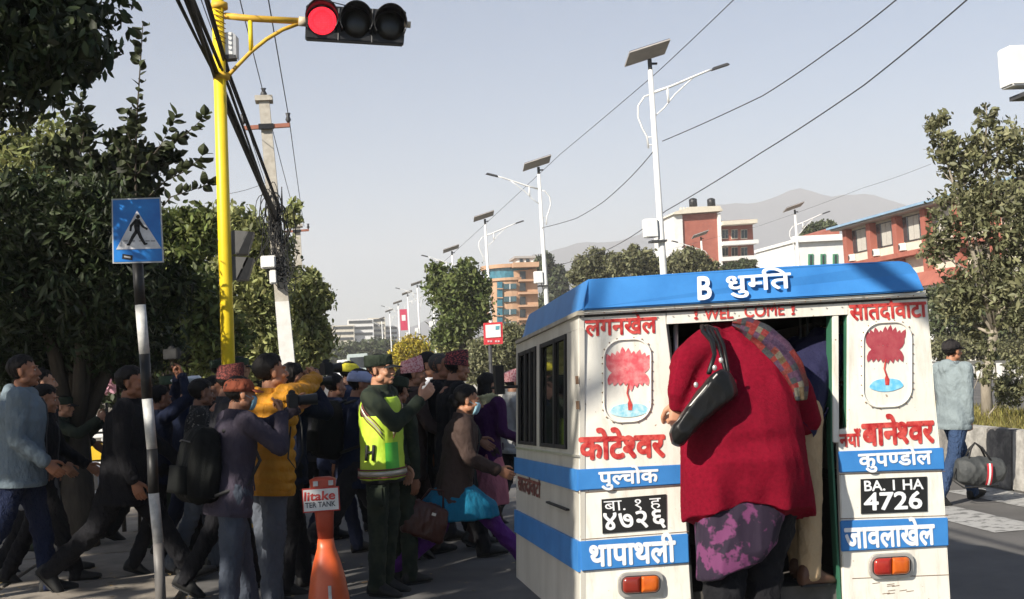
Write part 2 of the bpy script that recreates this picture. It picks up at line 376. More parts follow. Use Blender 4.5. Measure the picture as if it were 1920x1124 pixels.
for px in (636, 699):
    b = MB(); a0 = local(ts,P(px,13+(px-636)*.07)); a1 = local(ts,P(px-2,76+(px-636)*.07)); b.tube([a0-Vector((0,.006,0)), a1-Vector((0,.006,0))], .008, 5); b.build('seam', M_DGREY, head)
# white equipment box on the pole, its lettering too small to read
eb = empty('control_box', P(430,85), 0, 'small white grey-sided box strapped to the yellow pole below its arm', 'box')
b = MB(); b.poly([local(eb,P(*q)) for q in ((418,102),(437,103),(435,60),(417,61))], (0.02,.16,0)); b.build('case', M_WPOLE, eb, bevel=.006)
b = MB(); b.poly([local(eb,P(*q)) for q in ((437.5,104),(443,108),(442,66),(436,61))], (0.02,.14,0)); b.build('side_cover', M_STEEL, eb)
b = MB(); b.poly([local(eb,P(*q)) for q in ((420,111),(443,109),(442,103),(419,103))], (0.0,.14,0)); b.build('base', M_DGREY, eb)
# pedestrian light seen side on
pl = empty('pedestrian_signal', P(445,490), 0, 'two-light pedestrian signal seen side-on, clamped to the yellow pole', 'traffic light')
b = MB(); b.poly([local(pl,P(*q)) for q in ((416,534),(422,546),(432,550),(431,430),(418,429))], (0.0,.26,0)); b.build('housing', mat('charcoal_housing',(.03,.03,.031),rough=.5), pl, bevel=.008)
for y0 in (432, 481):
    b = MB()
    q0 = [local(pl,P(*q)) for q in ((434,y0),(466,y0+2),(446,y0+44),(434,y0+46))]
    b.poly(q0, (0,.015,0)); o = b.build('visor', mat('sunlit_visor_grey',(.10,.098,.095),rough=.6), pl)  # grey tone stands for the sunlit side of the visor
    b = MB(); b.poly([local(pl,P(*q)) for q in ((462,y0+2),(476,y0+3),(464,y0+44),(442,y0+45))], (0,.22,0)); b.build('visor', M_BLK2, pl)  # black tone stands for the visor's shaded part
for y0 in (452, 528):
    b = MB(); b.tube([local(pl,P(408,y0)), local(pl,P(420,y0))], .03, 6); b.build('clamp', M_DGREY, pl)
# ---- crossing sign
D2 = 8.3
sg = empty('crossing_sign', at(303,1165,D2), 0, 'blue pedestrian crossing sign on a black and white banded post', 'sign')
L2 = lambda px, py, dy=0: at(px, py, D2) - Vector(sg.location) + Vector((0,dy,0))
M_PBLK = mat('post_black', (.012,.012,.012), rough=.5, var=.4, scale=20, col2=(.05,.045,.04), thr=(.55,.8))
M_PWHT = mat('post_white', (.30,.30,.29), rough=.55, col2=(.62,.62,.60), scale=12)
seg = [(258,495),(263,572),(271,664),(276,748),(285,842),(288,925),(297,1018),(303,1165)]
for i in range(7):
    b = MB(); b.tube([L2(*seg[i]), L2(*seg[i+1])], .0345, 16); b.build('post_band', (M_PBLK, M_PWHT)[i % 2] if i < 6 else mat('post_grey',(.16,.15,.14),rough=.5), sg, True)
b = MB(); b.tube([L2(259,375,.02), L2(258,497,.02)], .03, 12); b.build('post_top', M_PBLK, sg, True)
cs = [(212,495),(308,493),(302,371),(210,374)]
b = MB(); b.poly([L2(*q, -.02) for q in cs], (0,.012,0)); o = b.build('sign_plate', M_STEEL, sg)
def inset(cs, k):
    cx = sum(q[0] for q in cs)/len(cs); cy = sum(q[1] for q in cs)/len(cs); return [(cx+(q[0]-cx)*k[0], cy+(q[1]-cy)*k[1]) for q in cs]
b = MB(); b.poly([L2(*q, -.024) for q in inset(cs, (.945,.955))], (0,.003,0)); b.build('blue_face', mat('sign_blue',(.012,.13,.45),rough=.35,col2=(.02,.22,.62),scale=5), sg)
b = MB(); b.poly([L2(*q, -.028) for q in ((219,469),(304,467),(258,396))], (0,.003,0)); b.build('white_triangle', mat('sign_white',(.42,.43,.45),rough=.4,col2=(.75,.75,.76),scale=9), sg)
M_FIG = mat('sign_figure', (.01,.01,.012), rough=.5)
b = MB(); S = lambda px, py: L2(px, py, -.031)
b.ell(S(260,408), (.0125,.003,.0135))
def strip(b, pts, ws):
    for i in range(len(pts)-1):
        p, q = Vector((*pts[i],0)), Vector((*pts[i+1],0)); d = (q-p).normalized(); nn = Vector((-d.y,d.x,0)); a, c2 = ws[i], ws[i+1]
        e = .8; p2 = p-d*e; q2 = q+d*e
        b.poly([S(p2.x+nn.x*a,p2.y+nn.y*a), S(q2.x+nn.x*c2,q2.y+nn.y*c2), S(q2.x-nn.x*c2,q2.y-nn.y*c2), S(p2.x-nn.x*a,p2.y-nn.y*a)], (0,.002+.0001*i,0))
strip(b, [(259,413),(258,425),(259,436)], [5,5.5,4.5]); strip(b, [(258,434),(250,446),(243,460)], [3.4,3,2.2]); strip(b, [(260,434),(265,446),(273,459)], [3.4,3,2.2])
strip(b, [(255,416),(247,425),(246,434)], [2.6,2.2,1.8]); strip(b, [(262,416),(269,426),(277,431)], [2.6,2.2,1.8]); strip(b, [(243,460),(240,460)],[1.8,1.5]); strip(b, [(273,459),(277,458)],[1.8,1.5])
b.build('walking_figure', M_FIG, sg)
b = MB()
for x0 in (233,246,262,274,284): b.poly([L2(x0,452,-.0305), L2(x0+8,452,-.0305), L2(x0+8,454,-.0305), L2(x0,454,-.0305)], (0,.0022,0))
b.build('crossing_marks', mat('sign_mark',(.2,.2,.2),rough=.5), sg)
b = MB(); b.poly([L2(*q,-.028) for q in ((231,477),(250,480),(249,489),(230,486))], (0,.003,0)); st = b.build('sticker', M_FIG, sg)
b = MB(); b.poly([L2(*q,-.03) for q in ((234,480.5),(246,482.5),(246,485.5),(234,483.5))], (0,.002,0)); b.build('sticker_print', mat('sticker_print',(.35,.35,.36),rough=.5), st)
# ---- concrete utility poles
M_PSC = mat('pole_concrete', (.33,.30,.25), rough=.9, col2=(.48,.45,.39), scale=9, bump=.4, bscale=50, detail=8)
M_PSCW = mat('pole_whitewash', (.58,.57,.53), rough=.85, col2=(.72,.71,.68), scale=6, bump=.3, bscale=50)
M_RUST = mat('red_oxide_steel', (.30,.12,.08), rough=.8, scale=10)
def utility_pole(bot, top, wb, wt, Dp, label, split=.40, cross=None):
    B = at(*bot, Dp); T = at(*top, Dp); t = empty('utility_pole', (B.x, B.y, 0), 0, label, 'utility pole', 'concrete poles carrying the cables')
    T = T - Vector(t.location); B = B-Vector(t.location); B.z = 0
    def quad(p, w): return [p+Vector((x*w*.5, y*w*.65, 0)) for x, y in ((-1,-1),(1,-1),(1,1),(-1,1))]
    m = B.lerp(T, split); wm = wb+(wt-wb)*split
    b = MB(); b.rings([quad(B, wb), quad(m, wm)]); b.build('painted_shaft', M_PSCW, t)
    b = MB(); b.rings([quad(m, wm*.985), quad(T, wt)]); b.build('shaft', M_PSC, t)
    b = MB(); b.box(T+Vector((0,0,.0)), (wt*1.7, wt*1.9, .09)); b.build('cap', M_PSC, t)
    b = MB(); b.tube([T, T+Vector((0,0,.10)), T+Vector((0,0,.16)), T+Vector((0,0,.2))], [.03,.06,.03,.05], 8); b.build('insulator', M_DGREY, t, True)
    if cross:
        y0 = cross; q0 = B.lerp(T, y0)
        b = MB(); b.box(q0+Vector((0,-wt*.8,0)), (.82,.08,.07), Matrix.Rotation(R(-2),3,'Y')); b.build('crossarm', M_RUST, t)
        b = MB(); b.box(q0+Vector((0,-wt*.85,0)), (.26,.1,.09)); b.build('clamp', M_BLK2, t)
        for sx in (-.39,.39):
            p = q0+Vector((sx,-wt*.8,.05)); b = MB(); b.tube([p, p+Vector((0,0,.06)), p+Vector((0,0,.12)), p+Vector((0,0,.18))], [.015,.05,.03,.045], 8); b.build('insulator', M_DGREY, t, True)
    return t
UP = utility_pole((556,864), (495,187), .28, .18, 22, 'nearer concrete utility pole, whitewashed below, with a tangle of cables', .44, .92)
UP2 = utility_pole((574,785), (556,424), .30, .24, 42, 'farther concrete utility pole rising above the trees behind the cable tangle', .3, .97)
# ---- cables
M_CAB = mat('black_cable', (.018,.018,.018), rough=.75, var=.3)
M_WIRE = mat('thin_wire', (.05,.05,.055), rough=.7)
cb = empty('cable_bundle', (-1,0,4.3), 0, 'thick black bundle of telephone cables sagging along the left kerb', 'cables')
def cable(b, pts, r, sag=0, n=5, seg=14):
    out = []
    for i in range(len(pts)-1):
        p, q = Vector(pts[i]), Vector(pts[i+1])
        for k in range(seg + (i == len(pts)-2)):
            f = k/seg; out.append(p.lerp(q, f) - Vector((0,0,4*sag*f*(1-f))))
    b.tube(out, r, n)
A0 = at(519,415,22); C1 = at(352,0,10.3); C2 = at(411,166,13.3)
for i in range(15):
    a = rng.normal(size=2)*.027; c2 = rng.normal(size=2)*.03
    b = MB(); cable(b, [(C1.x+a[0], -16, C1.z+.2+a[1]), (C1.x+c2[0], C1.y, C1.z+c2[1]), (C2.x+c2[1], C2.y, C2.z+a[0]), (A0.x+a[1]*.8, 21.9, A0.z+.02+a[0]*.7)], .014 if i < 10 else .008, .004)
    b.build('cable', M_CAB, cb).location = (1,0,-4.3)
b = MB()
for dx, dz in ((.07,.13),(.09,.15),(.075,.16)): cable(b, [(C1.x+dx+.03, -16, C1.z+dz+.3), (C1.x+dx+.04, C1.y, C1.z+dz), (C2.x+dx+.03, C2.y, C2.z+dz), (A0.x+dx, 21.9, A0.z+dz)], .012, .0)
cb2 = tag(b.build('overhead_cable', M_CAB), 'slimmer black cable strand running beside the thick bundle', 'cables')
w1 = at(493,172,22); w2 = at(543,230,22); w0 = at(466,245,22)
def wires(lines, label, r=.006, sag=.25):
    b = MB()
    for l in lines: cable(b, l, r, sag)
    return tag(b.build('overhead_wire', M_WIRE), label, 'wire')
v1 = at(558,420,42); v2 = at(570,425,42)
wires([[(w1.x,-14,w1.z+.2), w1, v1]], 'thin power wire reaching the top insulator of the concrete pole', .008, .08)
wires([[(w2.x,-14,w2.z+.2), w2, v2]], 'thin power wire on the end of the red crossarm', .008, .08)
wires([[(w0.x,-14,w0.z+.1), w0, (v1.x-.5,42,v1.z-.2)]], 'thin power wire on the street-side end of the crossarm', .006, .12)
wires([[at(418,365,30), at(505,340,30)]], 'faint service wire leaving the pole to the left', .006, .05)
wires([[at(590,-4,12), at(660,14,12.6), at(760,30,14)]], 'short wire stub above the red traffic light', .006, .0)
lampz = lambda px, py, Yd: at(px, py, Yd)
wires([[at(1822,-8,15.6), at(1620,160,19), lampz(1430,285,24), at(1248,396,31)], [at(1248,396,31), at(1190,440,36), at(1140,468,42), at(1040,500,48)]], 'sagging black wire crossing low over the bus to the lamp posts', .012, .02)
wires([[at(1690,-8,17.5), at(1560,92,20.5), at(1430,180,24), at(1242,265,31)], [at(1226,283,31), at(1180,335,35), at(1130,380,39), at(1080,410,43), at(1014,428,47)]], 'upper sagging black wire swooping between the lamp posts', .012, .02)
wires([[at(1384,-8,22), at(1230,138,31), at(1050,290,45), at(905,425,64), at(800,520,90)]], 'thin straight wire descending across the middle of the sky', .010, .01)
wires([[at(1745,308,60), at(1620,352,70), at(1420,425,90), at(1050,520,150)]], 'faint far wire in front of the mountain', .010, .05)
# tangle on the pole
b = MB()
r2 = np.random.default_rng(5)
def loopy(c, R0, R1, n):
    for i in range(n):
        rx, rz = R0*r2.uniform(.4,1), R1*r2.uniform(.4,1); ph = r2.uniform(0,6.28); cc = c + Vector((r2.normal()*.09, -.22+r2.normal()*.06, r2.normal()*.16)); tl = r2.uniform(-.5,.5)
        b.tube([cc + Vector((rx*math.cos(a+ph), .07*math.sin(2*a+ph), rz*math.sin(a+ph)+tl*rx*math.cos(a+ph))) for a in [6.3*j/15 for j in range(16)]], .0085, 4)
loopy(at(513,400,22), .14, .38, 16); loopy(at(527,505,22), .17, .20, 14); loopy(at(521,450,22), .12, .5, 9)
for i in range(16):
    p = at(r2.uniform(497,535), r2.uniform(350,450), 21.7); q = at(r2.uniform(505,545), r2.uniform(480,545), 21.7); m_ = (p+q)/2+Vector((r2.normal()*.14,0,-.15)); b.tube([p, m_, q], .008, 4)
for i in range(10):
    p = at(r2.uniform(510,540), r2.uniform(400,500), 21.8); q = at(566+r2.uniform(-6,6), 520+r2.uniform(-15,35), 41.5); b.tube([p.lerp(q,k/6)-Vector((0,0,.5*(k/6)*(1-k/6)*4*r2.uniform(.4,.6))) for k in range(7)], .012, 4)
tag(b.build('cable_tangle', M_CAB), 'messy coils of black cable lashed round the concrete pole', 'cables')
for (px, py, wd, ht, l) in ((503,492,.26,.22,'pale junction box on the concrete pole under the cable coils'),(512,520,.12,.24,'small white meter box hanging below the junction box')):
    t = empty('junction_box', at(px,py,21.7), 0, l, 'box'); b = MB(); b.box((0,0,0),(wd,.14,ht)); b.build('case', M_PSCW, t, bevel=.015); b = MB(); b.box((0,-.075,0),(wd*.8,.012,ht*.8)); b.build('lid', M_WPOLE, t)
# white marker post and small things by the far left kerb
t = empty('marker_post', gnd(614,722), 0, 'white post beside the road under the leftmost tree edge', 'post'); b = MB(); b.tube([(0,0,0),(0,0,2.9)], .12, 8); b.build('shaft', M_PSCW, t); b = MB(); b.box((0,0,2.93),(.35,.3,.1)); b.build('cap', M_PSC, t)
# ---- traffic cone bollard with advert plate
DC = 7.9
q = at(618,1150,DC); cn = empty('road_bollard', (q.x, q.y, 0), 0, 'orange plastic road bollard carrying a small advert plate', 'bollard')
M_ORG = mat('orange_plastic', (.52,.075,.02), rough=.4, col2=(.68,.13,.035), scale=6, spec=.5)
M_ORGD = mat('faded_red_plastic', (.35,.045,.02), rough=.5, col2=(.45,.07,.03), scale=6)
def rr(z, wx, wy, n=24, p=.6): return [Vector((wx*math.copysign(abs(math.cos(a))**p, math.cos(a)), wy*math.copysign(abs(math.sin(a))**p, math.sin(a)), z)) for a in [2*math.pi*k/n for k in range(n)]]
b = MB(); b.rings([rr(.0,.2,.2),rr(.06,.2,.2),rr(.085,.18,.18)]); b.build('base', M_ORGD, cn, True)
b = MB(); b.rings([rr(.08,.14,.14,p=.9),rr(.2,.127,.127,p=.9),rr(.32,.108,.108,p=.9),rr(.42,.084,.082,p=.9),rr(.5,.058,.056,p=.9),rr(.56,.05,.05)]); b.build('body', M_ORG, cn, True)
b = MB(); b.rings([rr(.55,.048,.045),rr(.7,.058,.045),rr(.85,.075,.05),rr(.93,.085,.05),rr(.945,.05,.04)]); b.build('neck', M_ORGD, cn, True)
b = MB(); b.poly([(-.13,-.062,.735),(.1,-.062,.735),(.1,-.062,.885),(-.13,-.062,.885)], (0,.012,0)); b.build('sign_frame', mat('plate_red',(.4,.03,.02),rough=.5), cn)
b = MB(); b.poly([(-.124,-.068,.743),(.092,-.068,.743),(.092,-.068,.877),(-.124,-.068,.877)], (0,.005,0)); plate = b.build('sign_plate', mat('plate_white',(.6,.6,.58),rough=.5), cn)
for sx in (-.045,.05):
    b = MB(); b.box((sx,-.045,.91),(.03,.03,.03)); b.build('fixing', M_PWHT, cn)
b = MB(); b.box((0.01,-.142,.24),(.02,.012,.09)); b.build('reflector', M_PWHT, cn)
# ---- text helper
def text_mesh(s, h, bold=0., slant=0.):
    cu = bpy.data.curves.new('t', 'FONT'); cu.body = s; cu.size = 1; cu.resolution_u = 3; cu.shear = slant
    o = bpy.data.objects.new('t', cu); COL.objects.link(o); bpy.context.view_layer.update()
    me = bpy.data.meshes.new_from_object(o.evaluated_get(bpy.context.evaluated_depsgraph_get())); bpy.data.objects.remove(o)
    V = np.empty(len(me.vertices)*3, np.float32); me.vertices.foreach_get('co', V); V = V.reshape(-1,3); Fs = [tuple(p.vertices) for p in me.polygons]; bpy.data.meshes.remove(me)
    return V, Fs
def cut(V, Fs, x1):
    bm = bmesh.new(); vs = [bm.verts.new(v) for v in V]
    for f in Fs:
        try: bm.faces.new([vs[i] for i in f])
        except ValueError: pass
    bmesh.ops.bisect_plane(bm, geom=bm.verts[:]+bm.edges[:]+bm.faces[:], plane_co=(x1,0,0), plane_no=(1,0,0), clear_outer=True)
    bm.verts.index_update(); V2 = np.array([v.co[:] for v in bm.verts]); F2 = [tuple(v.index for v in f.verts) for f in bm.faces]; bm.free(); return V2, F2
def word(segs):
    """segs: plain strings, or ('x', keep) for a half letter keeping that share of its width; returns outline mesh"""
    VV = []; FF = []; x = 0.
    for s in segs:
        if isinstance(s, tuple): V, Fs = text_mesh(s[0], 1); w_ = V[:,0].max()-V[:,0].min(); V, Fs = cut(V, Fs, V[:,0].min()+w_*s[1])
        else: V, Fs = text_mesh(s, 1)
        V = V.copy(); V[:,0] += x - V[:,0].min(); n = sum(len(v) for v in VV); FF += [tuple(i+n for i in f) for f in Fs]; VV.append(V); x = V[:,0].max() - .012
    return np.concatenate(VV), FF
def paint(name, segs, bl, br, tl, m, parent, off, bold=.02, lift=.0, rough_=0.0):
    """lettering laid over the parallelogram bl-br-tl (3D points); off = outward normal"""
    V, Fs = word(segs if isinstance(segs, list) else [segs])
    x0, x1, y0, y1 = V[:,0].min(), V[:,0].max(), V[:,1].min(), V[:,1].max()
    bl, br, tl, off = Vector(bl), Vector(br), Vector(tl), Vector(off)
    b = MB(); H = y1-y0
    offs = [(0,0)] + ([(bold*math.cos(a), bold*math.sin(a)) for a in [math.pi/4*k for k in range(8)]] if bold else [])
    for k, (dx, dy) in enumerate(offs):
        u = (V[:,0]+dx-x0)/(x1-x0); v = (V[:,1]+dy-y0)/H
        pts = [bl + (br-bl)*float(a) + (tl-bl)*float(c) + off*(.0012+.00012*k+lift) for a, c in zip(u, v)]
        b.add(pts, Fs)
    me = b.arrays(name); return link(name, me, m, parent)
M_TRED = mat('brushed_red_paint', (.36,.012,.015), rough=.6, col2=(.62,.10,.08), scale=26, thr=(.38,.68))
M_TWHT = mat('brushed_white_paint', (.62,.64,.66), rough=.6, col2=(.8,.8,.8), scale=22)
M_TBLK = mat('printed_grey', (.06,.06,.07), rough=.6)
paint('lettering', 'litake', (-.118,-.068,.808), (.07,-.068,.808), (-.114,-.068,.862), M_TRED, plate, (0,-1,0), .03)
paint('lettering', 'TER TANK', (-.114,-.068,.765), (.072,-.068,.765), (-.114,-.068,.797), M_TBLK, plate, (0,-1,0), .02)
# ---- barricades beyond the crowd on the left
M_BYEL = mat('barricade_yellow', (.62,.40,.02), rough=.5, scale=5); 
def barricade(px, py, Dp, label, w_=.62, h_=1.15, rz=0):
    q = at(px, py, Dp); t = empty('barricade', (q.x, q.y, .03), rz, label, 'barricade')
    b = MB(); 
    for sx in (-w_/2, w_/2): b.tube([(sx,0,0),(sx,0,h_)], .03, 6)
    b.build('frame', M_STEEL, t)
    for k, (z0, m) in enumerate(((.15,M_BYEL),(.4,M_WPOLE),(.52,M_BYEL),(.78,M_WPOLE),(.9,M_WPOLE))):
        b = MB(); b.box((0,0,z0+.1),(w_*.94,.05,(.22,.1,.24,.1,.24)[k])); b.build('panel', m, t, bevel=.01)
    for sx in (-w_/2, w_/2):
        b = MB(); b.box((sx,0,.03),(.06,.5,.06)); b.build('foot', M_STEEL, t)
barricade(205, 880, 17.5, 'yellow and white police barricade standing on the pavement behind the crowd')
barricade(176, 880, 18.4, 'second yellow barricade partly behind the first', .3, .95, .5)
q = at(172,885,16.8); t = empty('concrete_barrier', (q.x,q.y,.03), .3, 'grey and white plastic barrier block at the foot of the barricades', 'barrier')
b = MB(); b.poly([(-.22,-.16,0),(.22,-.16,0),(.1,-.16,.55),(-.1,-.16,.55)], (0,.32,0)); b.build('block', mat('barrier_grey',(.35,.37,.42),rough=.6,scale=8), t, bevel=.02); b = MB(); b.box((0,-.17,.3),(.1,.012,.2)); b.build('panel', M_DGREY, t)
# ---- red notice board on post in the median
DB = 39.0
q = at(927,720,DB); t = empty('notice_board', (q.x,q.y,.42), 0, 'red framed white notice board on a thin post in the median', 'sign')
B3 = lambda px, py, dy=0: at(px,py,DB)-Vector(t.location)+Vector((0,dy,0))
b = MB(); b.poly([B3(*p) for p in ((908,647),(943,645),(942,604),(907,606))], (0,.12,0)); bd = b.build('board', mat('board_red',(.55,.04,.05),rough=.5), t)
b = MB(); b.poly([B3(*p,-.02) for p in ((911,634),(939,632),(938,608),(910,610))], (0,.015,0)); b.build('white_panel', M_WPOLE, bd)
b = MB(); b.poly([B3(*p,-.03) for p in ((929,619),(936,618),(936,611),(929,612))], (0,.015,0)); b.build('emblem', mat('teal_print',(.1,.3,.36),rough=.5), bd)
b = MB()
for x0 in (914,919,928,933): b.poly([B3(*p,-.015) for p in ((x0,642),(x0+3.6,642),(x0+3.6,638.5),(x0,638.7))], (0,.01,0))
b.build('print', mat('pale_print',(.6,.4,.4),rough=.5), bd)
b = MB(); b.tube([B3(919,648,.06), B3(922,720,.06)], .06, 8); b.build('post', M_DGREY, t)
t = empty('banner', at(757,600,128), 0, 'narrow red banner hanging from a distant lamp post', 'banner'); b = MB(); b.box((0,0,0),(.75,.05,2.2)); b.build('cloth_panel', mat('banner_red',(.5,.05,.1),rough=.7,scale=3), t); b = MB(); b.box((0,-.04,.2),(.4,.02,.6)); b.build('print', M_WPOLE, t)
# ================================================================ buildings
M_BRICK = mat('brick_red_render', (.28,.085,.06), rough=.85, col2=(.38,.13,.09), scale=1.2, bump=.2, bscale=8)
M_CREAM = mat('cream_render', (.55,.50,.40), rough=.85, col2=(.68,.63,.52), scale=1.5)
M_WALLW = mat('white_render', (.66,.65,.62), rough=.85, col2=(.76,.75,.73), scale=1.5)
M_ORNG = mat('orange_render', (.42,.25,.15), rough=.85, col2=(.52,.33,.21), scale=.8)
M_PANE = glass('window_glass', (.03,.035,.04)); M_BPANE = glass('blue_tinted_glass', (.04,.16,.22)); M_TPANE = glass('teal_glass', (.05,.10,.12))
M_CURT = mat('pale_curtain', (.45,.43,.38), rough=.9)
def quadbox(name, D, c4, th, m, parent, dy=0., bev=0):
    b = MB(); L = Vector(parent.location) if parent is not None and parent.parent is None else Vector(parent.parent.location)
    P4 = [at(px,py,D)-L+Vector((0,dy,0)) for px, py in c4]
    if ('wall' in name or name == 'white_strip') and name != 'glass_wall':
        zs = sorted(p.z for p in P4)
        for p in P4:
            if p.z <= zs[1]: p.z = 0
    b.poly(P4, (0,th,0)); return b.build(name, m, parent, bevel=bev)
def rect(x0,y0,x1,y1,sl=-.06): return [(x0,y1+sl*0),(x1,y1+sl*(x1-x0)),(x1,y0+sl*(x1-x0)),(x0,y0)]
def window(D, t, x0,y0,x1,y1, glassm=M_PANE, panes=2, framem=M_WALLW, dy=-.06):
    f = quadbox('window', D, rect(x0,y0,x1,y1), .3, framem, t, dy)
    w_ = (x1-x0)/panes
    for k in range(panes): quadbox('pane', D, rect(x0+k*w_+w_*.08, y0+(y1-y0)*.08-.06*k*w_, x0+(k+1)*w_-w_*.08, y1-(y1-y0)*.08-.06*k*w_), .05, glassm, f, dy-.05)
# brick red block
D = 140
t = empty('brick_red_building', at(1340,500,D)*1, 0, 'brick red block with white edges and balconies behind the bus roof', 'building'); t.location.z = 0
quadbox('tower_wall', D, [(1278,520),(1344,516),(1344,399),(1278,403)], 9, M_BRICK, t)
quadbox('white_strip', D, [(1264,520),(1278,519),(1278,403),(1262,404)], 9.2, M_WALLW, t, -.25)
quadbox('white_strip', D, [(1344,516),(1350,516),(1349,401),(1344,401)], 9.2, M_WALLW, t, -.4)
quadbox('roof', D, [(1258,404),(1352,397),(1346,388),(1290,390),(1262,399)], 9.6, M_CREAM, t, -.8)
quadbox('wing_wall', D, [(1350,516),(1415,512),(1414,415),(1350,419)], 8, M_BRICK, t, .6)
for y0, m, x1 in ((417,M_CREAM,1414),(455,M_WALLW,1416),(484,M_WALLW,1416)):
    quadbox('balcony', D, rect(1350,y0,x1,y0+7.5), 1.6, m, t, -1.2)
quadbox('parapet', D, rect(1355,413,1411,417), 7.5, M_BRICK, t, .9)
for y0 in (430,463,492):
    for x0 in (1356,1374,1392): window(D, t, x0, y0, x0+12, y0+18, M_PANE, 2, M_CREAM, .5)
for k in range(6): quadbox('roof_vent', D, rect(1285+k*6,385-.3*k,1287+k*6,390-.3*k), .4, M_CREAM, t, 2)
b = MB(); L0 = Vector(t.location)
for px_ in (1300, 1334): q_ = at(px_, 388, D+4)-L0; b = MB(); b.tube([q_, q_+Vector((0,0,.9)), q_+Vector((0,0,1.05))], [.5,.5,.2], 12); b.build('water_tank', M_BLK2, t, True)
# orange curved building
D = 150
t = empty('orange_building', at(965,600,D), 0, 'rounded orange building with blue glass top floor', 'building'); t.location.z = 0
quadbox('block_wall', D, [(958,625),(1012,621),(1010,503),(957,507)], 8, M_ORNG, t, 1.2)
cxp = at(950,560,D)-Vector(t.location)
def zc(py, px=950): return at(px,py,D).z
def drum(name, y0, y1, r, m):
    b = MB(); z1, z0 = zc(y0), zc(y1); c_ = cxp; n = 28
    b.rings([[Vector((c_.x+.8+r*math.cos(2*math.pi*k/n), 4+r*math.sin(2*math.pi*k/n), z)) for k in range(n)] for z in (z0, z1)]); return b.build(name, m, t, False)
drum('drum_wall', 522, 630, 3.05, M_ORNG); drum('glass_band', 501, 521, 2.85, M_BPANE); drum('floor_slab', 520, 525, 3.3, M_ORNG); drum('roof_slab', 494, 501, 3.35, M_ORNG)
quadbox('balcony_slab', D, rect(962,493,1010,502,-.03), 6, M_ORNG, t, -.3); quadbox('penthouse', D, rect(972,483,1002,493,-.02), 4, M_WALLW, t, .8)
quadbox('penthouse_roof', D, rect(966,480,1006,484,-.02), 5, M_PANEL, t, .5)
for x0 in (976,988): quadbox('window', D, rect(x0,485,x0+6,492,-.02), .2, M_PANE, t, .65)
for y0 in (532,556,580,603):
    f = quadbox('window', D, rect(946,y0,970,y0+10,-.04), .3, M_TPANE, t, 0.75-.0)
    quadbox('mullion', D, rect(957,y0,958.4,y0+10,-.04), .2, M_WALLW, f, .7)
for y0 in (508,530,556,580): quadbox('balcony_opening', D, rect(977,y0,988,y0+15,-.03), .3, M_PANE, t, 1.0)
for y0 in (524,548,572,597): quadbox('balcony_slab', D, rect(974,y0,1010,y0+4,-.03), 1.2, M_ORNG, t, .2)
quadbox('glass_wall', D, rect(934,528,944,606,0), .3, M_BPANE, t, .9)
for k in range(4): quadbox('floor_band', D, rect(933,540+k*17,945,542+k*17,0), .3, M_ORNG, t, .7)
# white building and gable
D = 95
t = empty('white_building', at(1540,500,D), 0, 'low white classical building with green shutters and red roof', 'building'); t.location.z = 0
quadbox('wall', D, [(1488,530),(1600,525),(1600,448),(1488,452)], 9, M_WALLW, t)
quadbox('cornice', D, [(1485,456),(1602,450),(1602,445),(1485,450)], 9.4, M_WALLW, t, -.4); quadbox('parapet', D, [(1490,450),(1600,444),(1600,438),(1490,443)], .6, M_WALLW, t, .1)
b = MB(); L = Vector(t.location); b.poly([at(p[0],p[1],D)-L+Vector((0,3,0)) for p in ((1538,444),(1602,441),(1602,420),(1590,418))], (0,7,0)); b.build('roof', M_BRICK, t)
for x0 in (1515,1538,1561,1586):
    f = quadbox('window', D, rect(x0,477,x0+9,500,-.06), .2, mat('green_shutter',(.06,.22,.12),rough=.6), t, -.1); quadbox('pane', D, rect(x0+3,479,x0+6,500,-.06), .1, M_PANE, f, -.15)
# red-pillared institutional building, facade parallel to the road
X0 = (at(1603,560,74.3)).x
t = empty('pillared_building', (X0, 74.3, 0), 0, 'cream two-storey block with brick red pillars and blue roof at right', 'building')
M_BROOF = mat('blue_sheet_roof', (.20,.32,.45), rough=.5, col2=(.28,.42,.56), scale=2)
zt = 8.55
b = MB(); b.bbox((0,-42,0),(12,0,zt)); b.build('wall', M_CREAM, t)
b = MB(); b.poly([(-1.1,1.2,zt+.05),(-1.1,1.2,zt+.18),(6,1.2,zt+1.5),(13,1.2,zt+.18),(13,1.2,zt+.05)], (0,-44.4,0)); b.build('roof', M_BROOF, t)
b = MB(); b.bbox((-.9,-43,zt-.06),(.05,1.0,zt+.04)); b.build('eave_board', M_PANEL, t)
for zz, hh, m, dx in ((6.1-.1,.28,M_BRICK,-.75),(2.7,.28,M_BRICK,-.75)):
    b = MB(); b.bbox((dx,-42,zz),(-.004,.3,zz+hh)); b.build('floor_band', m, t)
pil = None
for k in range(13):
    if pil is None: b = MB(); b.bbox((-.42,-.28,0),(-.002,.28,zt-.08)); pil = b.build('pillar', M_BRICK, t); o = pil
    else: o = pil.copy(); COL.objects.link(o); o.parent = t
    o.location = (0,-k*3.5,0)
wf = None
for st, z0 in ((0,6.95),(1,3.5)):
    for k in range(12):
        if wf is None:
            b = MB(); b.bbox((-.06,-1.35,-.05),(-.003,1.35,1.4)); wf = b.build('window', M_DGREY, t)
            pn = []
            for j in range(4): b = MB(); b.bbox((-.09,-1.28+j*.65,0),(-.055,-1.28+j*.65+.58,1.33)); pn.append(b.build('pane', M_CURT if j in (1,2) else M_PANE, wf))
            o = wf
        else:
            o = wf.copy(); COL.objects.link(o); o.parent = t
            for p in pn: c_ = p.copy(); COL.objects.link(c_); c_.parent = o
        o.location = (0,-1.75-k*3.5,z0)
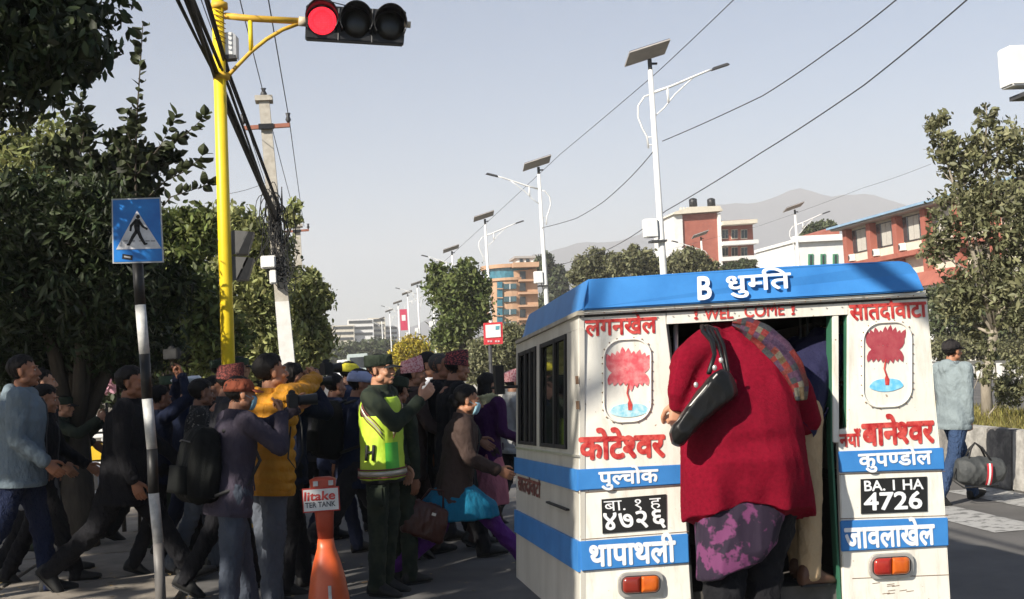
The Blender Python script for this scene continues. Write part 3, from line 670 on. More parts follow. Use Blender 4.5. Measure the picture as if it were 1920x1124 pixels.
for k in range(3):
    b = MB(); b.bbox((-.36,-.62-k*3.5,6.42),(-.02,.02-k*3.5-.02,6.85)); u = b.build('air_conditioner', M_WPOLE, t, bevel=.02)
    b = MB(); b.ell((-.37,-.3-k*3.5,6.63),(.012,.17,.17)); b.build('fan_grille', M_DGREY, u)
# flat roofs and house bits seen through the right-hand trees
D = 60
t = empty('red_roofed_house', at(1790,600,D), 0, 'small white house with red roof half hidden by the roadside trees', 'building'); t.location.z = 0
quadbox('wall', D, rect(1765,530,1850,620,-.05), 6, M_WALLW, t); quadbox('roof', D, [(1755,533),(1860,528),(1840,500),(1780,502)], 6.6, M_BRICK, t, -.3)
for x0 in (1780,1812): window(D, t, x0, 545, x0+18, 575, M_PANE, 2, M_CREAM, -.1)
# pale hillside town at the end of the road
D = 420; rt = np.random.default_rng(3)
tw = [(622,611,664,642,M_CREAM),(652,600,700,634,M_WALLW),(690,597,722,636,M_CREAM),(676,604,694,612,M_BRICK),(706,612,746,640,M_WALLW),(640,620,690,650,M_WALLW),(628,632,668,655,M_CREAM)]
tl = ['leftmost cream block of the hazy town at the road end','white block with open floors in the hazy town','cream block with pink parapet in the hazy town','small red-roofed block in the middle of the hazy town','rightmost white block of the hazy town','wide white terrace low in the hazy town','lowest cream terrace of the hazy town']
for i, (x0,y0,x1,y1,m) in enumerate(tw):
    t = empty('town_block', at((x0+x1)/2,y1,D+i*3), 0, tl[i], 'building', 'pale hillside town blocks'); t.location.z = 0
    L = Vector(t.location); b = MB(); p = [at(x,y,D+i*3)-L for x,y in rect(x0,y0,x1,y1,-.03)]; p[0].z = p[1].z = 0; b.poly(p, (0,12,0)); b.build('wall', m, t)
    nf = max(2, int((y1-y0)/9))
    for k in range(nf):
        yy = y0+2+k*(y1-y0)/nf; quadbox('window_band', D+i*3, rect(x0+2,yy,x1-2,yy+(y1-y0)/nf*.45,-.03), .3, M_PANE, t, -.25)
# ---- vehicles far down the road
def far_vehicle(px, Dp, wd, ht, ln, m, label, cat, name, bus=False):
    q = at(px, 690, Dp); t = empty(name, (q.x, Dp, 0), 0, label, cat)
    b = MB()
    if bus: b.rings([[(-wd/2,0,.35),(wd/2,0,.35),(wd/2,ln,.35),(-wd/2,ln,.35)],[(-wd/2,0,ht*.6),(wd/2,0,ht*.6),(wd/2,ln,ht*.6),(-wd/2,ln,ht*.6)],[(-wd*.47,.05,ht*.97),(wd*.47,.05,ht*.97),(wd*.47,ln,ht*.97),(-wd*.47,ln,ht*.97)]])
    else: b.rings([[(-wd/2,0,.3),(wd/2,0,.3),(wd/2,ln,.3),(-wd/2,ln,.3)],[(-wd/2,.05,ht*.55),(wd/2,.05,ht*.55),(wd/2,ln,ht*.5),(-wd/2,ln,ht*.5)],[(-wd*.42,.9,ht*.95),(wd*.42,.9,ht*.95),(wd*.42,ln*.7,ht*.95),(-wd*.42,ln*.7,ht*.95)]])
    b.build('body', m, t, bevel=.05)
    b = MB(); z0, z1 = (ht*.5, ht*.86) if bus else (ht*.58, ht*.9)
    b.poly([(-wd*.43,-.02+(0 if bus else .2),z0),(wd*.43,-.02+(0 if bus else .2),z0),(wd*.38,(0 if bus else .75),z1),(-wd*.38,(0 if bus else .75),z1)], (0,.02,0)); b.build('windscreen', M_PANE, t)
    for sx in (-wd*.38, wd*.38):
        b = MB(); b.box((sx,-.03,.62),(.22,.05,.16)); b.build('headlight', M_TWHT, t)
        for yy in (ln*.18, ln*.8):
            b = MB(); b.tube([(sx-.1,yy,.33),(sx+.1,yy,.33)], .33, 12); b.build('wheel', M_BLK2, t)
far_vehicle(672, 118, 2.0, 2.9, 7, mat('pale_bus_paint',(.42,.48,.46),rough=.4), 'pale green minibus coming down the far end of the road', 'bus', 'minibus', True)
far_vehicle(650, 135, 2.1, 2.5, 5, M_WALLW, 'white van behind the pale minibus far down the road', 'van', 'van', True)
far_vehicle(636, 105, 1.7, 1.5, 4, M_WPOLE, 'white car far down the road beside the tree edge', 'car', 'car')
far_vehicle(690, 150, 1.8, 1.6, 4, mat('red_car_paint',(.4,.04,.03),rough=.35), 'red car far down the road right of the minibus', 'car', 'car')
# ================================================================ vegetation
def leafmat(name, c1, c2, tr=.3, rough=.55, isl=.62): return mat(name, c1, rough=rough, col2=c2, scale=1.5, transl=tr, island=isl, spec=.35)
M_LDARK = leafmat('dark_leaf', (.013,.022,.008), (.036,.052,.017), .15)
M_LMID = leafmat('mid_green_leaf', (.06,.085,.022), (.15,.18,.055), .35)
M_LOLIVE = leafmat('dusty_olive_leaf', (.085,.09,.045), (.20,.20,.10), .25)
M_LLIT = leafmat('yellow_green_leaf', (.14,.165,.055), (.34,.35,.14), .4)
M_LYEL = leafmat('yellow_shrub_leaf', (.24,.19,.02), (.40,.33,.035), .25)
M_LGREY = leafmat('far_leaf', (.04,.055,.025), (.085,.10,.045), .2)
M_BARK = mat('bark', (.035,.028,.021), rough=.95, col2=(.08,.066,.05), scale=7, bump=.8, bscale=25, stretch=(1,1,.25))
M_BARKL = mat('pale_bark', (.20,.17,.13), rough=.9, col2=(.33,.29,.23), scale=9, bump=.6, bscale=30, stretch=(1,1,.3))
def leaves_mesh(P, size, lw=.42, droop=.3, r=None, var=.35, face=None):
    """P: n x 3 centres -> folded leaf quads"""
    r = r or rng; n = len(P); d = r.normal(size=(n,3)); d[:,2] -= droop*1.6; d /= np.linalg.norm(d, axis=1, keepdims=True)
    s = r.normal(size=(n,3)); s -= (s*d).sum(1, keepdims=True)*d; s /= np.linalg.norm(s, axis=1, keepdims=True)
    nn = np.cross(d, s); L = size*(1+var*r.normal(size=(n,1))).clip(.45, 1.9); W = L*lw
    V = np.empty((n,6,3)); V[:,0] = P - d*L*.5; V[:,1] = P - d*L*.12 + s*W*.5 + nn*W*.16; V[:,2] = P + d*L*.25 + s*W*.38 + nn*W*.12; V[:,3] = P + d*L*.52; V[:,4] = P + d*L*.25 - s*W*.38 + nn*W*.12; V[:,5] = P - d*L*.12 - s*W*.5 + nn*W*.16
    base = np.arange(n)[:,None]*6; Q = np.concatenate([base+np.array([0,1,2,3]), base+np.array([0,3,4,5])]); return V.reshape(-1,3), Q
def blob_points(blobs, n, r=None, clump=14, tight=.16, shell=.55):
    """blobs: (centre, radii, weight); points come in clumps, biased to the outside"""
    r = r or rng; wts = np.array([b[2] for b in blobs]); wts = wts/wts.sum(); out = []
    nc = max(1, n//clump)
    idx = r.choice(len(blobs), size=nc, p=wts)
    u = r.normal(size=(nc,3)); u /= np.linalg.norm(u, axis=1, keepdims=True); rad = r.uniform(size=(nc,1))**(1/3); rad = rad*(1-shell)+shell*r.uniform(.55,1.06,size=(nc,1))
    C = np.array([blobs[i][0] for i in idx]); Rr = np.array([blobs[i][1] for i in idx]); c = C + u*rad*Rr
    rs = Rr.mean(axis=1)*tight
    k = np.repeat(np.arange(nc), clump); return c[k] + r.normal(size=(len(k),3))*rs[k][:,None]*np.array([1,1,.8])
def B(px, py, rx, ry, D, dz=None, w=None):
    c = at(px, py, D); s = D/F; rr_ = (rx*s, (dz if dz is not None else (rx+ry)/2*s), ry*s); return (tuple(c), rr_, w if w is not None else rx*ry*1.0)
def tree(name, label, base, blobs, n, size, m, trunk_r=.12, bark=None, lw=.42, droop=.3, group=None, clump=14, tight=.16, shell=.55, keep=None, cat='tree', lean=None, limbs=True, crown='crown'):
    t = empty(name, base, 0, label, cat, group); base = Vector(base); o3 = np.array(base)
    P = blob_points(blobs, n, clump=clump, tight=tight, shell=shell)
    if keep is not None: P = P[keep(P)]
    V, Q = leaves_mesh(P, size, lw, droop); V = V - o3
    c = link(crown, mesh_arr(crown, V, Q), m, t); c['kind'] = 'stuff'
    if trunk_r:
        cz = sum((Vector(b[0])*b[2] for b in blobs), Vector()) / sum(b[2] for b in blobs) - base
        fork = Vector((cz.x*.5, cz.y*.5, max(cz.z*.45, .3)))
        b = MB(); b.tube([(0,0,-.1), (cz.x*.05,cz.y*.05,fork.z*.4), tuple(fork)], [trunk_r*1.25, trunk_r, trunk_r*.8], 9)
        bk = bark or M_BARK; b.build('trunk', bk, t, True)
        if limbs:
            for bl in blobs:
                e = Vector(bl[0])-base; mid = fork.lerp(e, .5) + Vector((rng.normal()*.1, rng.normal()*.1, .12*abs(e.z-fork.z)))
                rr_ = trunk_r*.42
                b = MB(); b.tube([fork-Vector((0,0,trunk_r)), mid, e, e+Vector((0,0,bl[1][2]*.7))], [rr_, rr_*.7, rr_*.4, rr_*.1], 6)
                for k in range(5):
                    u = Vector(rng.normal(size=3)); u.normalize(); u.z = abs(u.z); s0 = mid.lerp(e, rng.uniform(.2,1)); b.tube([s0, s0+Vector((u.x*bl[1][0]*.5,u.y*bl[1][1]*.5,u.z*bl[1][2]*.4)), s0+Vector((u.x*bl[1][0],u.y*bl[1][1],u.z*bl[1][2]*.85))], [rr_*.35, rr_*.22, rr_*.08], 4)
                b.build('limb', bk, t, True)
    return t
g = lambda px, D, py=None: (at(px, 700, D).x, D, 0.0)
# left-hand trees
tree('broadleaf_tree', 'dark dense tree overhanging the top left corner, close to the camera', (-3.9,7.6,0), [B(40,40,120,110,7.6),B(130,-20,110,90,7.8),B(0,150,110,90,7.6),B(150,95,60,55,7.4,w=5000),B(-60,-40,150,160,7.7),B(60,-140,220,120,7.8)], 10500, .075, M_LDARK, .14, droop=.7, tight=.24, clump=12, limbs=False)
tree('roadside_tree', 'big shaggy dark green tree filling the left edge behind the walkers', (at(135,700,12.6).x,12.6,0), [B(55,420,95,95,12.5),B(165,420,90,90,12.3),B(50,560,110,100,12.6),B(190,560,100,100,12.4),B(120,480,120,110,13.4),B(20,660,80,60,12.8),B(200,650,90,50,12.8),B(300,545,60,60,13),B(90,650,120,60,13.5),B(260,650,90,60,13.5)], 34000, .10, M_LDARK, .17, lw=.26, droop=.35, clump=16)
tree('roadside_tree', 'sunlit feathery green tree top at far left behind the dark one', (at(20,700,15.5).x,15.5,0), [B(70,270,80,45,15.5),B(30,330,90,60,15.5),B(120,345,60,45,15.8),B(20,480,100,100,16),B(200,420,70,70,16)], 6500, .12, M_LLIT, .15, lw=.28, droop=.3, tight=.22)
tree('roadside_tree', 'mid green tree behind the crossing sign', (at(310,700,18).x,18,0), [B(300,470,70,70,18),B(360,440,50,50,18),B(330,570,90,80,18),B(250,640,90,60,18.5),B(380,640,80,60,18)], 16000, .11, M_LMID, .16)
tree('roadside_tree', 'yellow green leafy tree between the yellow pole and the concrete pole', (at(455,700,24).x-.2,24,0), [B(450,445,60,52,24),B(390,430,50,45,24.5),B(490,480,60,60,24.5),B(440,560,90,80,24),B(385,620,70,70,24),B(470,650,80,60,24),B(553,405,18,26,24,w=500)], 20000, .13, M_LLIT, .15, shell=.6, tight=.18)
tree('roadside_tree', 'leafy tree at the right end of the left row, beyond the concrete pole', (at(540,700,27).x,27,0), [B(545,560,55,48,27),B(590,560,32,36,27),B(560,640,55,52,27),B(600,620,20,30,27),B(500,600,55,60,27.5),B(585,520,16,16,27,w=250)], 15000, .13, M_LLIT, .14, shell=.6, tight=.18)
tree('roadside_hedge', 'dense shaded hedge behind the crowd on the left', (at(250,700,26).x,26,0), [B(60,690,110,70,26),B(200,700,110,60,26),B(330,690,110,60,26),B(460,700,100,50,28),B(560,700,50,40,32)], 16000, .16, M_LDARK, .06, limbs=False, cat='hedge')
tree('flowering_shrub', 'shrub with pink flowers showing above the barricades', (at(200,700,22).x,22,0), [B(200,722,22,18,22)], 260, .11, mat('pink_petal',(.45,.22,.28),rough=.6,transl=.3,col2=(.65,.4,.45),scale=9), .03, cat='shrub', clump=5, crown='blossoms', limbs=False)
# silhouetted sapling: every leaf a part
M_BIGLEAF = leafmat('fig_leaf', (.016,.026,.010), (.04,.05,.018), .08)
sap = empty('fig_sapling', (at(262,700,13.2).x, 13.2, 0), 0, 'tall thin sapling with large oval leaves standing against the sky, left of the yellow pole', 'tree')
V, Q = leaves_mesh(np.zeros((1,3)), .09, .56, 0, np.random.default_rng(1), 0)
lm = []
for k in range(5):
    n = 12; pts = []; Fs = []
    for i in range(7):
        f = i/6; wv = .5*math.sin(math.pi*min(1, f**.8*1.0))*.052*(1+.1*k); pts += [(f*.088, -wv, .25*wv+.01*k*f*f*.5), (f*.088, 0, -.012*math.sin(f*3)*k*.5), (f*.088, wv, .25*wv)]
    for i in range(6):
        a = i*3; Fs += [(a,a+1,a+4,a+3),(a+1,a+2,a+5,a+4)]
    me = mesh_arr('leaf', pts, Fs); me.materials.append(M_BIGLEAF); lm.append(me)
nleaf = 0
bw = MB()
rl = np.random.default_rng(21)
def twig(pts, r0, nl, spread=1.0, Dd=13.2):
    global nleaf
    P3 = [at(p[0], p[1], Dd + (p[2] if len(p) > 2 else 0)) - Vector(sap.location) for p in pts]; k = len(P3); bw.tube(P3, [r0*(1-.75*i/(k-1)) for i in range(k)], 5)
    for i in range(nl):
        f = (i+rl.uniform(.1,.9))/nl*(k-1); j = min(int(f), k-2); p = P3[j].lerp(P3[j+1], f-j); d = (P3[j+1]-P3[j]).normalized()
        s = Vector(rl.normal(size=3)); s = (s - d*s.dot(d)).normalized(); dr = (d*rl.uniform(.3,.9) + s*spread + Vector((0,0,-.15))).normalized()
        o = bpy.data.objects.new('leaf', lm[rl.integers(5)]); COL.objects.link(o); o.parent = sap; o.location = p; o.rotation_euler = (dr.to_track_quat('X','Z') @ Euler((rl.uniform(-1.2,1.2),0,0)).to_quaternion()).to_euler(); sc_ = rl.uniform(1.0,1.7); o.scale = (sc_,)*3; nleaf += 1
twig([(262,1100),(262,700),(258,450),(254,330),(256,230),(262,140),(268,45)], .02, 0)
twig([(256,250),(262,140),(268,42)], .006, 24)
twig([(255,320),(254,250),(258,200)], .012, 20)
twig([(256,330),(300,275),(345,255),(392,212)], .010, 34, .8); twig([(300,275),(318,240),(332,216)], .005, 12)
twig([(256,390),(310,340,.2),(350,320),(384,288)], .010, 30, .8); twig([(262,440),(320,370),(380,350),(398,334)], .010, 26)
twig([(255,330),(225,285),(200,250,.1)], .010, 24); twig([(255,300),(240,250),(238,205)], .008, 18)
twig([(250,400),(190,330,.3),(150,250),(138,190)], .012, 40); twig([(190,330),(130,300,.3),(70,285)], .009, 36); twig([(150,290),(160,230),(150,180)], .008, 20)
twig([(240,380,.2),(215,330,.2),(180,290,.2)], .008, 24)
bw.build('branch', M_BARK, sap, True)
tree('fig_sapling_foliage', 'thick dark leaf mass round the lower fork of the fig sapling', (at(220,700,13.6).x,13.6,0), [B(170,330,62,34,13.6),B(250,290,38,36,13.6),B(240,350,55,34,13.6),B(110,290,38,22,13.6),B(150,240,24,28,13.6,w=500),B(310,300,30,18,13.6,w=300)], 1500, .12, M_BIGLEAF, .02, lw=.56, clump=6, tight=.3, shell=.3, cat='foliage')
# median planting
tree('median_tree', 'round green median tree left of the orange building', g(880,52), [B(845,550,38,42,52),B(882,528,28,32,52),B(862,600,42,34,52),B(896,578,24,36,52),B(818,522,14,28,52,w=500),B(872,500,12,14,52,w=200),B(840,630,30,20,52),B(905,540,14,20,52,w=300)], 11000, .2, M_LMID, .14, tight=.27, shell=.35)
tree('median_shrub', 'yellow green rounded bush in the median', g(778,62), [B(775,668,40,36,62),B(750,682,25,25,62)], 7000, .16, M_LYEL, .05, cat='shrub', limbs=False)
tree('median_shrub', 'olive clipped shrub under the red notice board', g(905,46), [B(900,680,36,42,46),B(935,670,34,46,46),B(960,650,26,50,46)], 9000, .15, M_LOLIVE, .05, cat='shrub', limbs=False)
tree('median_shrub', 'bright green shrub below the round median tree', g(850,55), [B(840,640,30,28,55),B(870,655,26,24,55)], 5000, .17, M_LLIT, .05, cat='shrub', limbs=False)
tree('conifer', 'tall dark hazy tree behind the orange building', (at(1032,600,170).x,170,0), [B(1022,500,16,28,170),B(1045,530,20,34,170),B(1005,505,12,18,170),B(1035,570,30,24,170)], 7000, .55, M_LGREY, .3)
for (px, D, bl, l) in ((1115,78,[(1115,495,34,30),(1090,515,22,20),(1140,510,24,20)],'leftmost leafy tree top showing over the bus roof'),
                       (1195,74,[(1185,490,36,28),(1215,500,28,22)],'second leafy tree top over the bus roof, behind the lamp post'),
                       (1290,72,[(1285,492,36,26),(1320,505,24,18)],'leafy tree top below the brick red block'),
                       (1395,100,[(1390,500,24,14),(1370,505,16,12)],'small tree top right of the brick red block'),
                       (1475,110,[(1472,498,14,10)],'low bush top by the white building')):
    tree('roadside_tree', l, (at(px,600,D).x,D,0), [B(a+dx,b_+dy,c_*k,d_*k,D) for a,b_,c_,d_ in bl for dx,dy,k in ((0,4,.85),(c_*.7,-d_*.25,.5),(-c_*.75,d_*.1,.5),(c_*.15,-d_*.7,.35),(c_*1.1,d_*.6,.45))], 6500, .25, M_LOLIVE if D < 90 else M_LGREY, .15, tight=.26, shell=.35)
tree('roadside_tree', 'dark tree behind the white building roof', (at(1540,520,125).x,125,0), [B(1540,432,32,16,125),B(1520,440,18,12,125)], 3000, .45, M_LGREY, .25)
tree('median_tree', 'tall dusty olive street tree at the right edge', (8.75,15.6,.42), [B(1762,255,22,55,15.6),B(1800,300,45,55,15.6),B(1870,270,50,55,15.4),B(1800,400,62,60,15.6),B(1880,400,60,90,15.3),B(1760,470,36,40,15.8),B(1850,520,70,60,15.6),B(1905,560,50,80,15.2),B(1790,560,40,50,15.8),B(1850,215,22,26,15.5,w=500),B(1822,610,40,30,15.9,w=900),B(1960,300,60,90,15.5),B(1960,480,60,110,15.4)], 13500, .085, M_LOLIVE, .07, bark=M_BARKL, shell=.5, tight=.17)
tree('median_shrub', 'thin twiggy shrub in the median in front of the far road', (7.5,14.2,.42), [B(1848,690,12,40,14.2),B(1855,650,16,30,14.2)], 500, .06, M_LOLIVE, .012, bark=M_BARKL, cat='shrub')
tree('median_shrub', 'leafy brown shrub beside the tree trunk at the right edge', (8.2,14.6,.42), [B(1890,735,30,34,14.6),B(1915,700,30,40,14.6)], 1500, .06, M_LOLIVE, .012, bark=M_BARKL, cat='shrub')
tree('far_tree', 'grey green trees beyond the far railing', (at(1800,680,50).x,50,0), [B(1790,600,60,50,50),B(1860,590,60,60,50),B(1920,620,50,70,50),B(1760,560,36,30,52)], 14000, .2, M_LGREY, .15)
tree('far_hedge', 'low sunlit hedge behind the white railing', (at(1850,680,48).x,48,0), [B(1790,655,60,24,48),B(1880,660,60,22,48),B(1960,660,60,22,48)], 9000, .16, M_LOLIVE, .05, cat='hedge', limbs=False)
tree('far_tree', 'dark hazy trees closing the end of the road', (at(680,690,210).x,210,0), [B(650,668,44,26,210),B(700,665,40,26,210),B(725,660,24,22,200),B(600,675,40,26,215)], 6500, .8, M_LGREY, .4)
tree('far_tree', 'mid green trees behind the median on the right of the road end', (at(1000,690,110).x,110,0), [B(990,640,50,30,110),B(930,655,40,22,110),B(1080,610,60,30,110),B(1180,590,60,30,110)], 7000, .4, M_LGREY, .3)
# grass on the median
def grass(name, x0, x1, y0, y1, z, n, h, m, label):
    P = np.stack([rng.uniform(x0,x1,n), rng.uniform(y0,y1,n), np.full(n,z)], 1); a = rng.uniform(0,6.28,n); hh = h*rng.uniform(.4,1.3,n); V = np.empty((n,3,3)); wv = .012
    V[:,0] = P + np.stack([np.cos(a)*wv, np.sin(a)*wv, 0*a],1); V[:,1] = P - np.stack([np.cos(a)*wv, np.sin(a)*wv, 0*a],1); V[:,2] = P + np.stack([rng.normal(size=n)*.05, rng.normal(size=n)*.05, hh],1)
    return tag(link(name, mesh_arr(name, V.reshape(-1,3), np.arange(n*3).reshape(-1,3)), m), label, kind='stuff')
grass('grass', 6.9, 9.5, 10, 40, .42, 42000, .13, leafmat('dry_grass',(.12,.11,.03),(.27,.24,.07),.3), 'dry yellow green grass on the median')
# unseen street trees around the camera shading the crossing, the high one added
S3 = np.array(SDIR)
def keep_fn(P):  # drops leaves so sun gaps fall on chosen people, sign, pole and bus
    k = np.ones(len(P), bool)
    def hit(yp): t = (yp-P[:,1])/(-S3[1]); return P[:,0]-S3[0]*t, P[:,2]-S3[2]*t
    def drop(yp, x0, x1, z0, z1, pr=1.0):
        X, Z = hit(yp); m = (X>x0)&(X<x1)&(Z>z0)&(Z<z1)&(rng.uniform(size=len(P))<pr); k[m] = False
    drop(5.1, .78, 9, -3, 4); drop(5.2, .84, 9, -3, 4); drop(4.6, 1.0, 9, -3, 4); drop(5.6, 1.45, 9, 1.2, 4)
    drop(8.2, -.75, -.12, 1.15, 1.95); drop(8.8, .08, .62, .85, 1.85, .97); drop(8.3, -1.56, -1.08, 2.2, 3.0)
    drop(12.7, -1.5, -.7, 1.9, 9); drop(12.7, -.7, 1.2, 4.5, 9); drop(22, -6, 3, 2.2, 12); drop(16, -8, 3, 3.2, 12)
    drop(10.2, .75, 1.6, 1.45, 2.2, .8)
    drop(9.2, -.2, .2, -.2, .5, .8)
    for yp in (8.6, 9.4, 10.2, 11.0): drop(yp, -2.8, 1.7, 1.40, 1.80, .72)
    drop(8.1, -.95, -.45, .9, 1.7, .5); drop(10.0, -2.9, -2.3, .9, 1.6, .6)
    t = P[:,2]/S3[2]; gx = P[:,0]-S3[0]*t; gy = P[:,1]-S3[1]*t
    k[gx>3.7] = False
    st = np.sin(gx*5.5+2.1*gy)+np.sin(gy*13+gx*1.7)+.6*np.sin(gx*17)
    k[(gy<10.7)&(gx<1.2)&(st>-.3)] = False
    st2 = np.sin(gx*7.5+1.1*gy)+np.sin(gy*9+gx*2.7); k[(gy>=9.6)&(gy<13)&(gx<3)&(st2>1.25)] = False
    return k
def WB(x, y, z, r, w=None): return ((x,y,z),(r,r,r*.8), r*r)
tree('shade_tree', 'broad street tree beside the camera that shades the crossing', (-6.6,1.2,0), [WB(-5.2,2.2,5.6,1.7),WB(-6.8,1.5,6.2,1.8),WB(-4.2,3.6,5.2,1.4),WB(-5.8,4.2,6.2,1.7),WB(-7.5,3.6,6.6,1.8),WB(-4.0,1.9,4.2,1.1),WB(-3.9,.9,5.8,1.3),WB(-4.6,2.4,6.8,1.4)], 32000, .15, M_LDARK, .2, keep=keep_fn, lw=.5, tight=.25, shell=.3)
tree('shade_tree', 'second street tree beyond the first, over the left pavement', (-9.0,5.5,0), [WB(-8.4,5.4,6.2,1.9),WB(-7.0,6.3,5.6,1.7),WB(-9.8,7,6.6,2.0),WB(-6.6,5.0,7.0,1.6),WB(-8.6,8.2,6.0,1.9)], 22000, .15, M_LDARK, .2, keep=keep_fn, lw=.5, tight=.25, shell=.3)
tree('shade_tree', 'unseen high tree added above the frame to block sky light on the crossing', (-3.4,-1.5,0), [WB(-2.6,3.2,6.6,1.5),WB(-1.0,3.6,7.0,1.4),WB(-2.8,5.6,7.2,1.5),WB(-1.0,5.8,7.4,1.4),WB(.6,5.0,7.6,1.3),WB(-3.2,1.0,6.4,1.6),WB(-1.2,7.6,7.8,1.3),WB(-3.4,7.8,7.6,1.4)], 26000, .17, M_LDARK, .2, keep=keep_fn, lw=.5, tight=.3, shell=.3, limbs=False)  # added out of view to cut sky light on the crowd
nl = 900; PL = np.stack([rng.uniform(-5.5,2.5,nl), rng.uniform(8.6,17,nl), np.zeros(nl)], 1); PL[:,2] = np.where(PL[:,0] < -1.15, .05, .012); VL_, QL_ = leaves_mesh(PL, .055, .5, 0); VL_[:,2] = np.repeat(PL[:,2], 6) + np.abs(VL_[:,2]-np.repeat(PL[:,2], 6))*.25
tag(link('fallen_leaves', mesh_arr('fallen_leaves', VL_, QL_), leafmat('dry_leaf', (.12,.08,.03), (.26,.19,.08), .1)), 'dry leaves scattered over the pavement and crossing', kind='stuff')
# ================================================================ the three-wheeled minibus
YV = 5.15
dv = ray(648, 795).normalized()
def side_plane():
    a, b_ = at(1086,592,YV), at(1090,1182,YV); n = (b_-a).cross(dv).normalized(); return a, n
_sa, _sn = side_plane()
if _sn.x > 0: _sn = -_sn
def sp(px, py, off=0.0):
    d = ray(px, py); o = Vector((0,0,EYE)); t = (_sa-o).dot(_sn)/d.dot(_sn); return o + d*t + _sn*off
M_VAN = mat('cream_vehicle_paint', (.64,.61,.53), rough=.5, col2=(.74,.72,.65), scale=2.5, thr=(.25,.6), detail=9, bump=.35, bscale=3.2, bdist=.03)
def dirty_paint():
    m = M_VAN; t = m.node_tree; N = t.nodes; L = t.links; b = N['Principled BSDF']; src = b.inputs['Base Color'].links[0].from_socket
    tc = N.new('ShaderNodeTexCoord'); mp = N.new('ShaderNodeMapping'); mp.inputs['Scale'].default_value = (9,9,1.6); L.new(tc.outputs['Object'], mp.inputs[0])
    n = N.new('ShaderNodeTexNoise'); n.inputs['Scale'].default_value = 2.2; n.inputs['Detail'].default_value = 9; n.inputs['Roughness'].default_value = .7; L.new(mp.outputs[0], n.inputs['Vector'])
    r = N.new('ShaderNodeValToRGB'); r.color_ramp.elements[0].position = .50; r.color_ramp.elements[1].position = .78; L.new(n.outputs[0], r.inputs[0])
    ml = N.new('ShaderNodeMath'); ml.operation = 'MULTIPLY'; ml.inputs[1].default_value = .55; L.new(r.outputs[0], ml.inputs[0])
    mx = N.new('ShaderNodeMixRGB'); mx.inputs[2].default_value = (.30,.24,.16,1)
    n3 = N.new('ShaderNodeTexNoise'); n3.inputs['Scale'].default_value = 38; n3.inputs['Detail'].default_value = 3; L.new(tc.outputs['Object'], n3.inputs['Vector']); r3 = N.new('ShaderNodeMapRange'); r3.inputs[1].default_value = .69; r3.inputs[2].default_value = .73; L.new(n3.outputs[0], r3.inputs[0]); ma = N.new('ShaderNodeMath'); ma.operation = 'MAXIMUM'; L.new(ml.outputs[0], ma.inputs[0]); L.new(r3.outputs[0], ma.inputs[1]); ml = ma; L.new(ml.outputs[0], mx.inputs[0]); L.new(src, mx.inputs[1]); L.new(mx.outputs[0], b.inputs['Base Color'])
dirty_paint()
M_VBLUE = mat('blue_vehicle_paint', (.026,.155,.42), rough=.55, col2=(.045,.22,.54), scale=5, bump=.25, bscale=6, coat=.08, detail=9)
M_VINT = mat('dark_interior', (.018,.02,.019), rough=.9); M_GRUB = mat('green_door_edge', (.03,.12,.07), rough=.6)
M_RUB = mat('black_rubber', (.015,.015,.015), rough=.7); M_VGLASS = mat('vehicle_glass', (.012,.014,.014), rough=.04, spec=.9, var=.1)
M_PLATE = mat('plate_black', (.012,.012,.012), rough=.55); M_CHR = mat('dull_chrome', (.62,.60,.56), rough=.35, metal=.7)
vorg = at(1430,1182,YV); vorg.z = 0
bus = empty('minibus', vorg, 0, 'white and blue three-wheeled minibus with painted lettering, its rear door open', 'minibus')
VL = lambda px, py, o=0.0: at(px, py, YV+o) - vorg
SL = lambda px, py, o=0.0: sp(px, py, o) - vorg
OUT = Vector((0,-1,0))
def vpoly(name, pts, th, m, par=bus, o=0.0, bevel=0.0, smooth=False):
    b = MB(); b.poly([VL(x,y,o) for x,y in pts], (0,th,0)); return b.build(name, m, par, smooth, bevel)
# rear wall panels
vpoly('rear_panel', [(1086,592),(1249,583.5),(1250,608),(1264,720),(1281,870),(1297,1124),(1299,1184),(1090,1192)], .035, M_VAN, bevel=.004)
vpoly('rear_panel', [(1590,564),(1738,555),(1752,740),(1770,930),(1781,1110),(1785,1166),(1584,1176),(1582,1124),(1573,845),(1573,806),(1589,804)], .035, M_VAN, bevel=.004)
vpoly('door_header', [(1250,583.3),(1589.6,564),(1589.6,590),(1250,608)], .035, M_VAN)
vpoly('door_post', [(1561,592),(1573,591),(1573.5,830),(1562,830)], .03, M_VAN, o=.004, bevel=.003)
vpoly('door_edge', [(1557.5,592.5),(1561,592),(1562,832),(1580,1172),(1576,1172),(1558,832)], .05, M_GRUB, o=.012)
vpoly('door_edge', [(1586,591),(1589,590.6),(1588.5,803),(1586,803)], .03, M_GRUB, o=.012)
vpoly('door_seal', [(1249.6,608),(1253,608),(1267,720),(1284,870),(1300,1124),(1302,1184),(1298,1184),(1296.7,1124),(1280.5,870),(1263.5,720)], .05, M_RUB, o=.002)
b = MB(); b.tube([VL(1267,600,.06), VL(1268,860,.06)], .011, 10); b.build('grab_pole', M_CHR, bus, True)
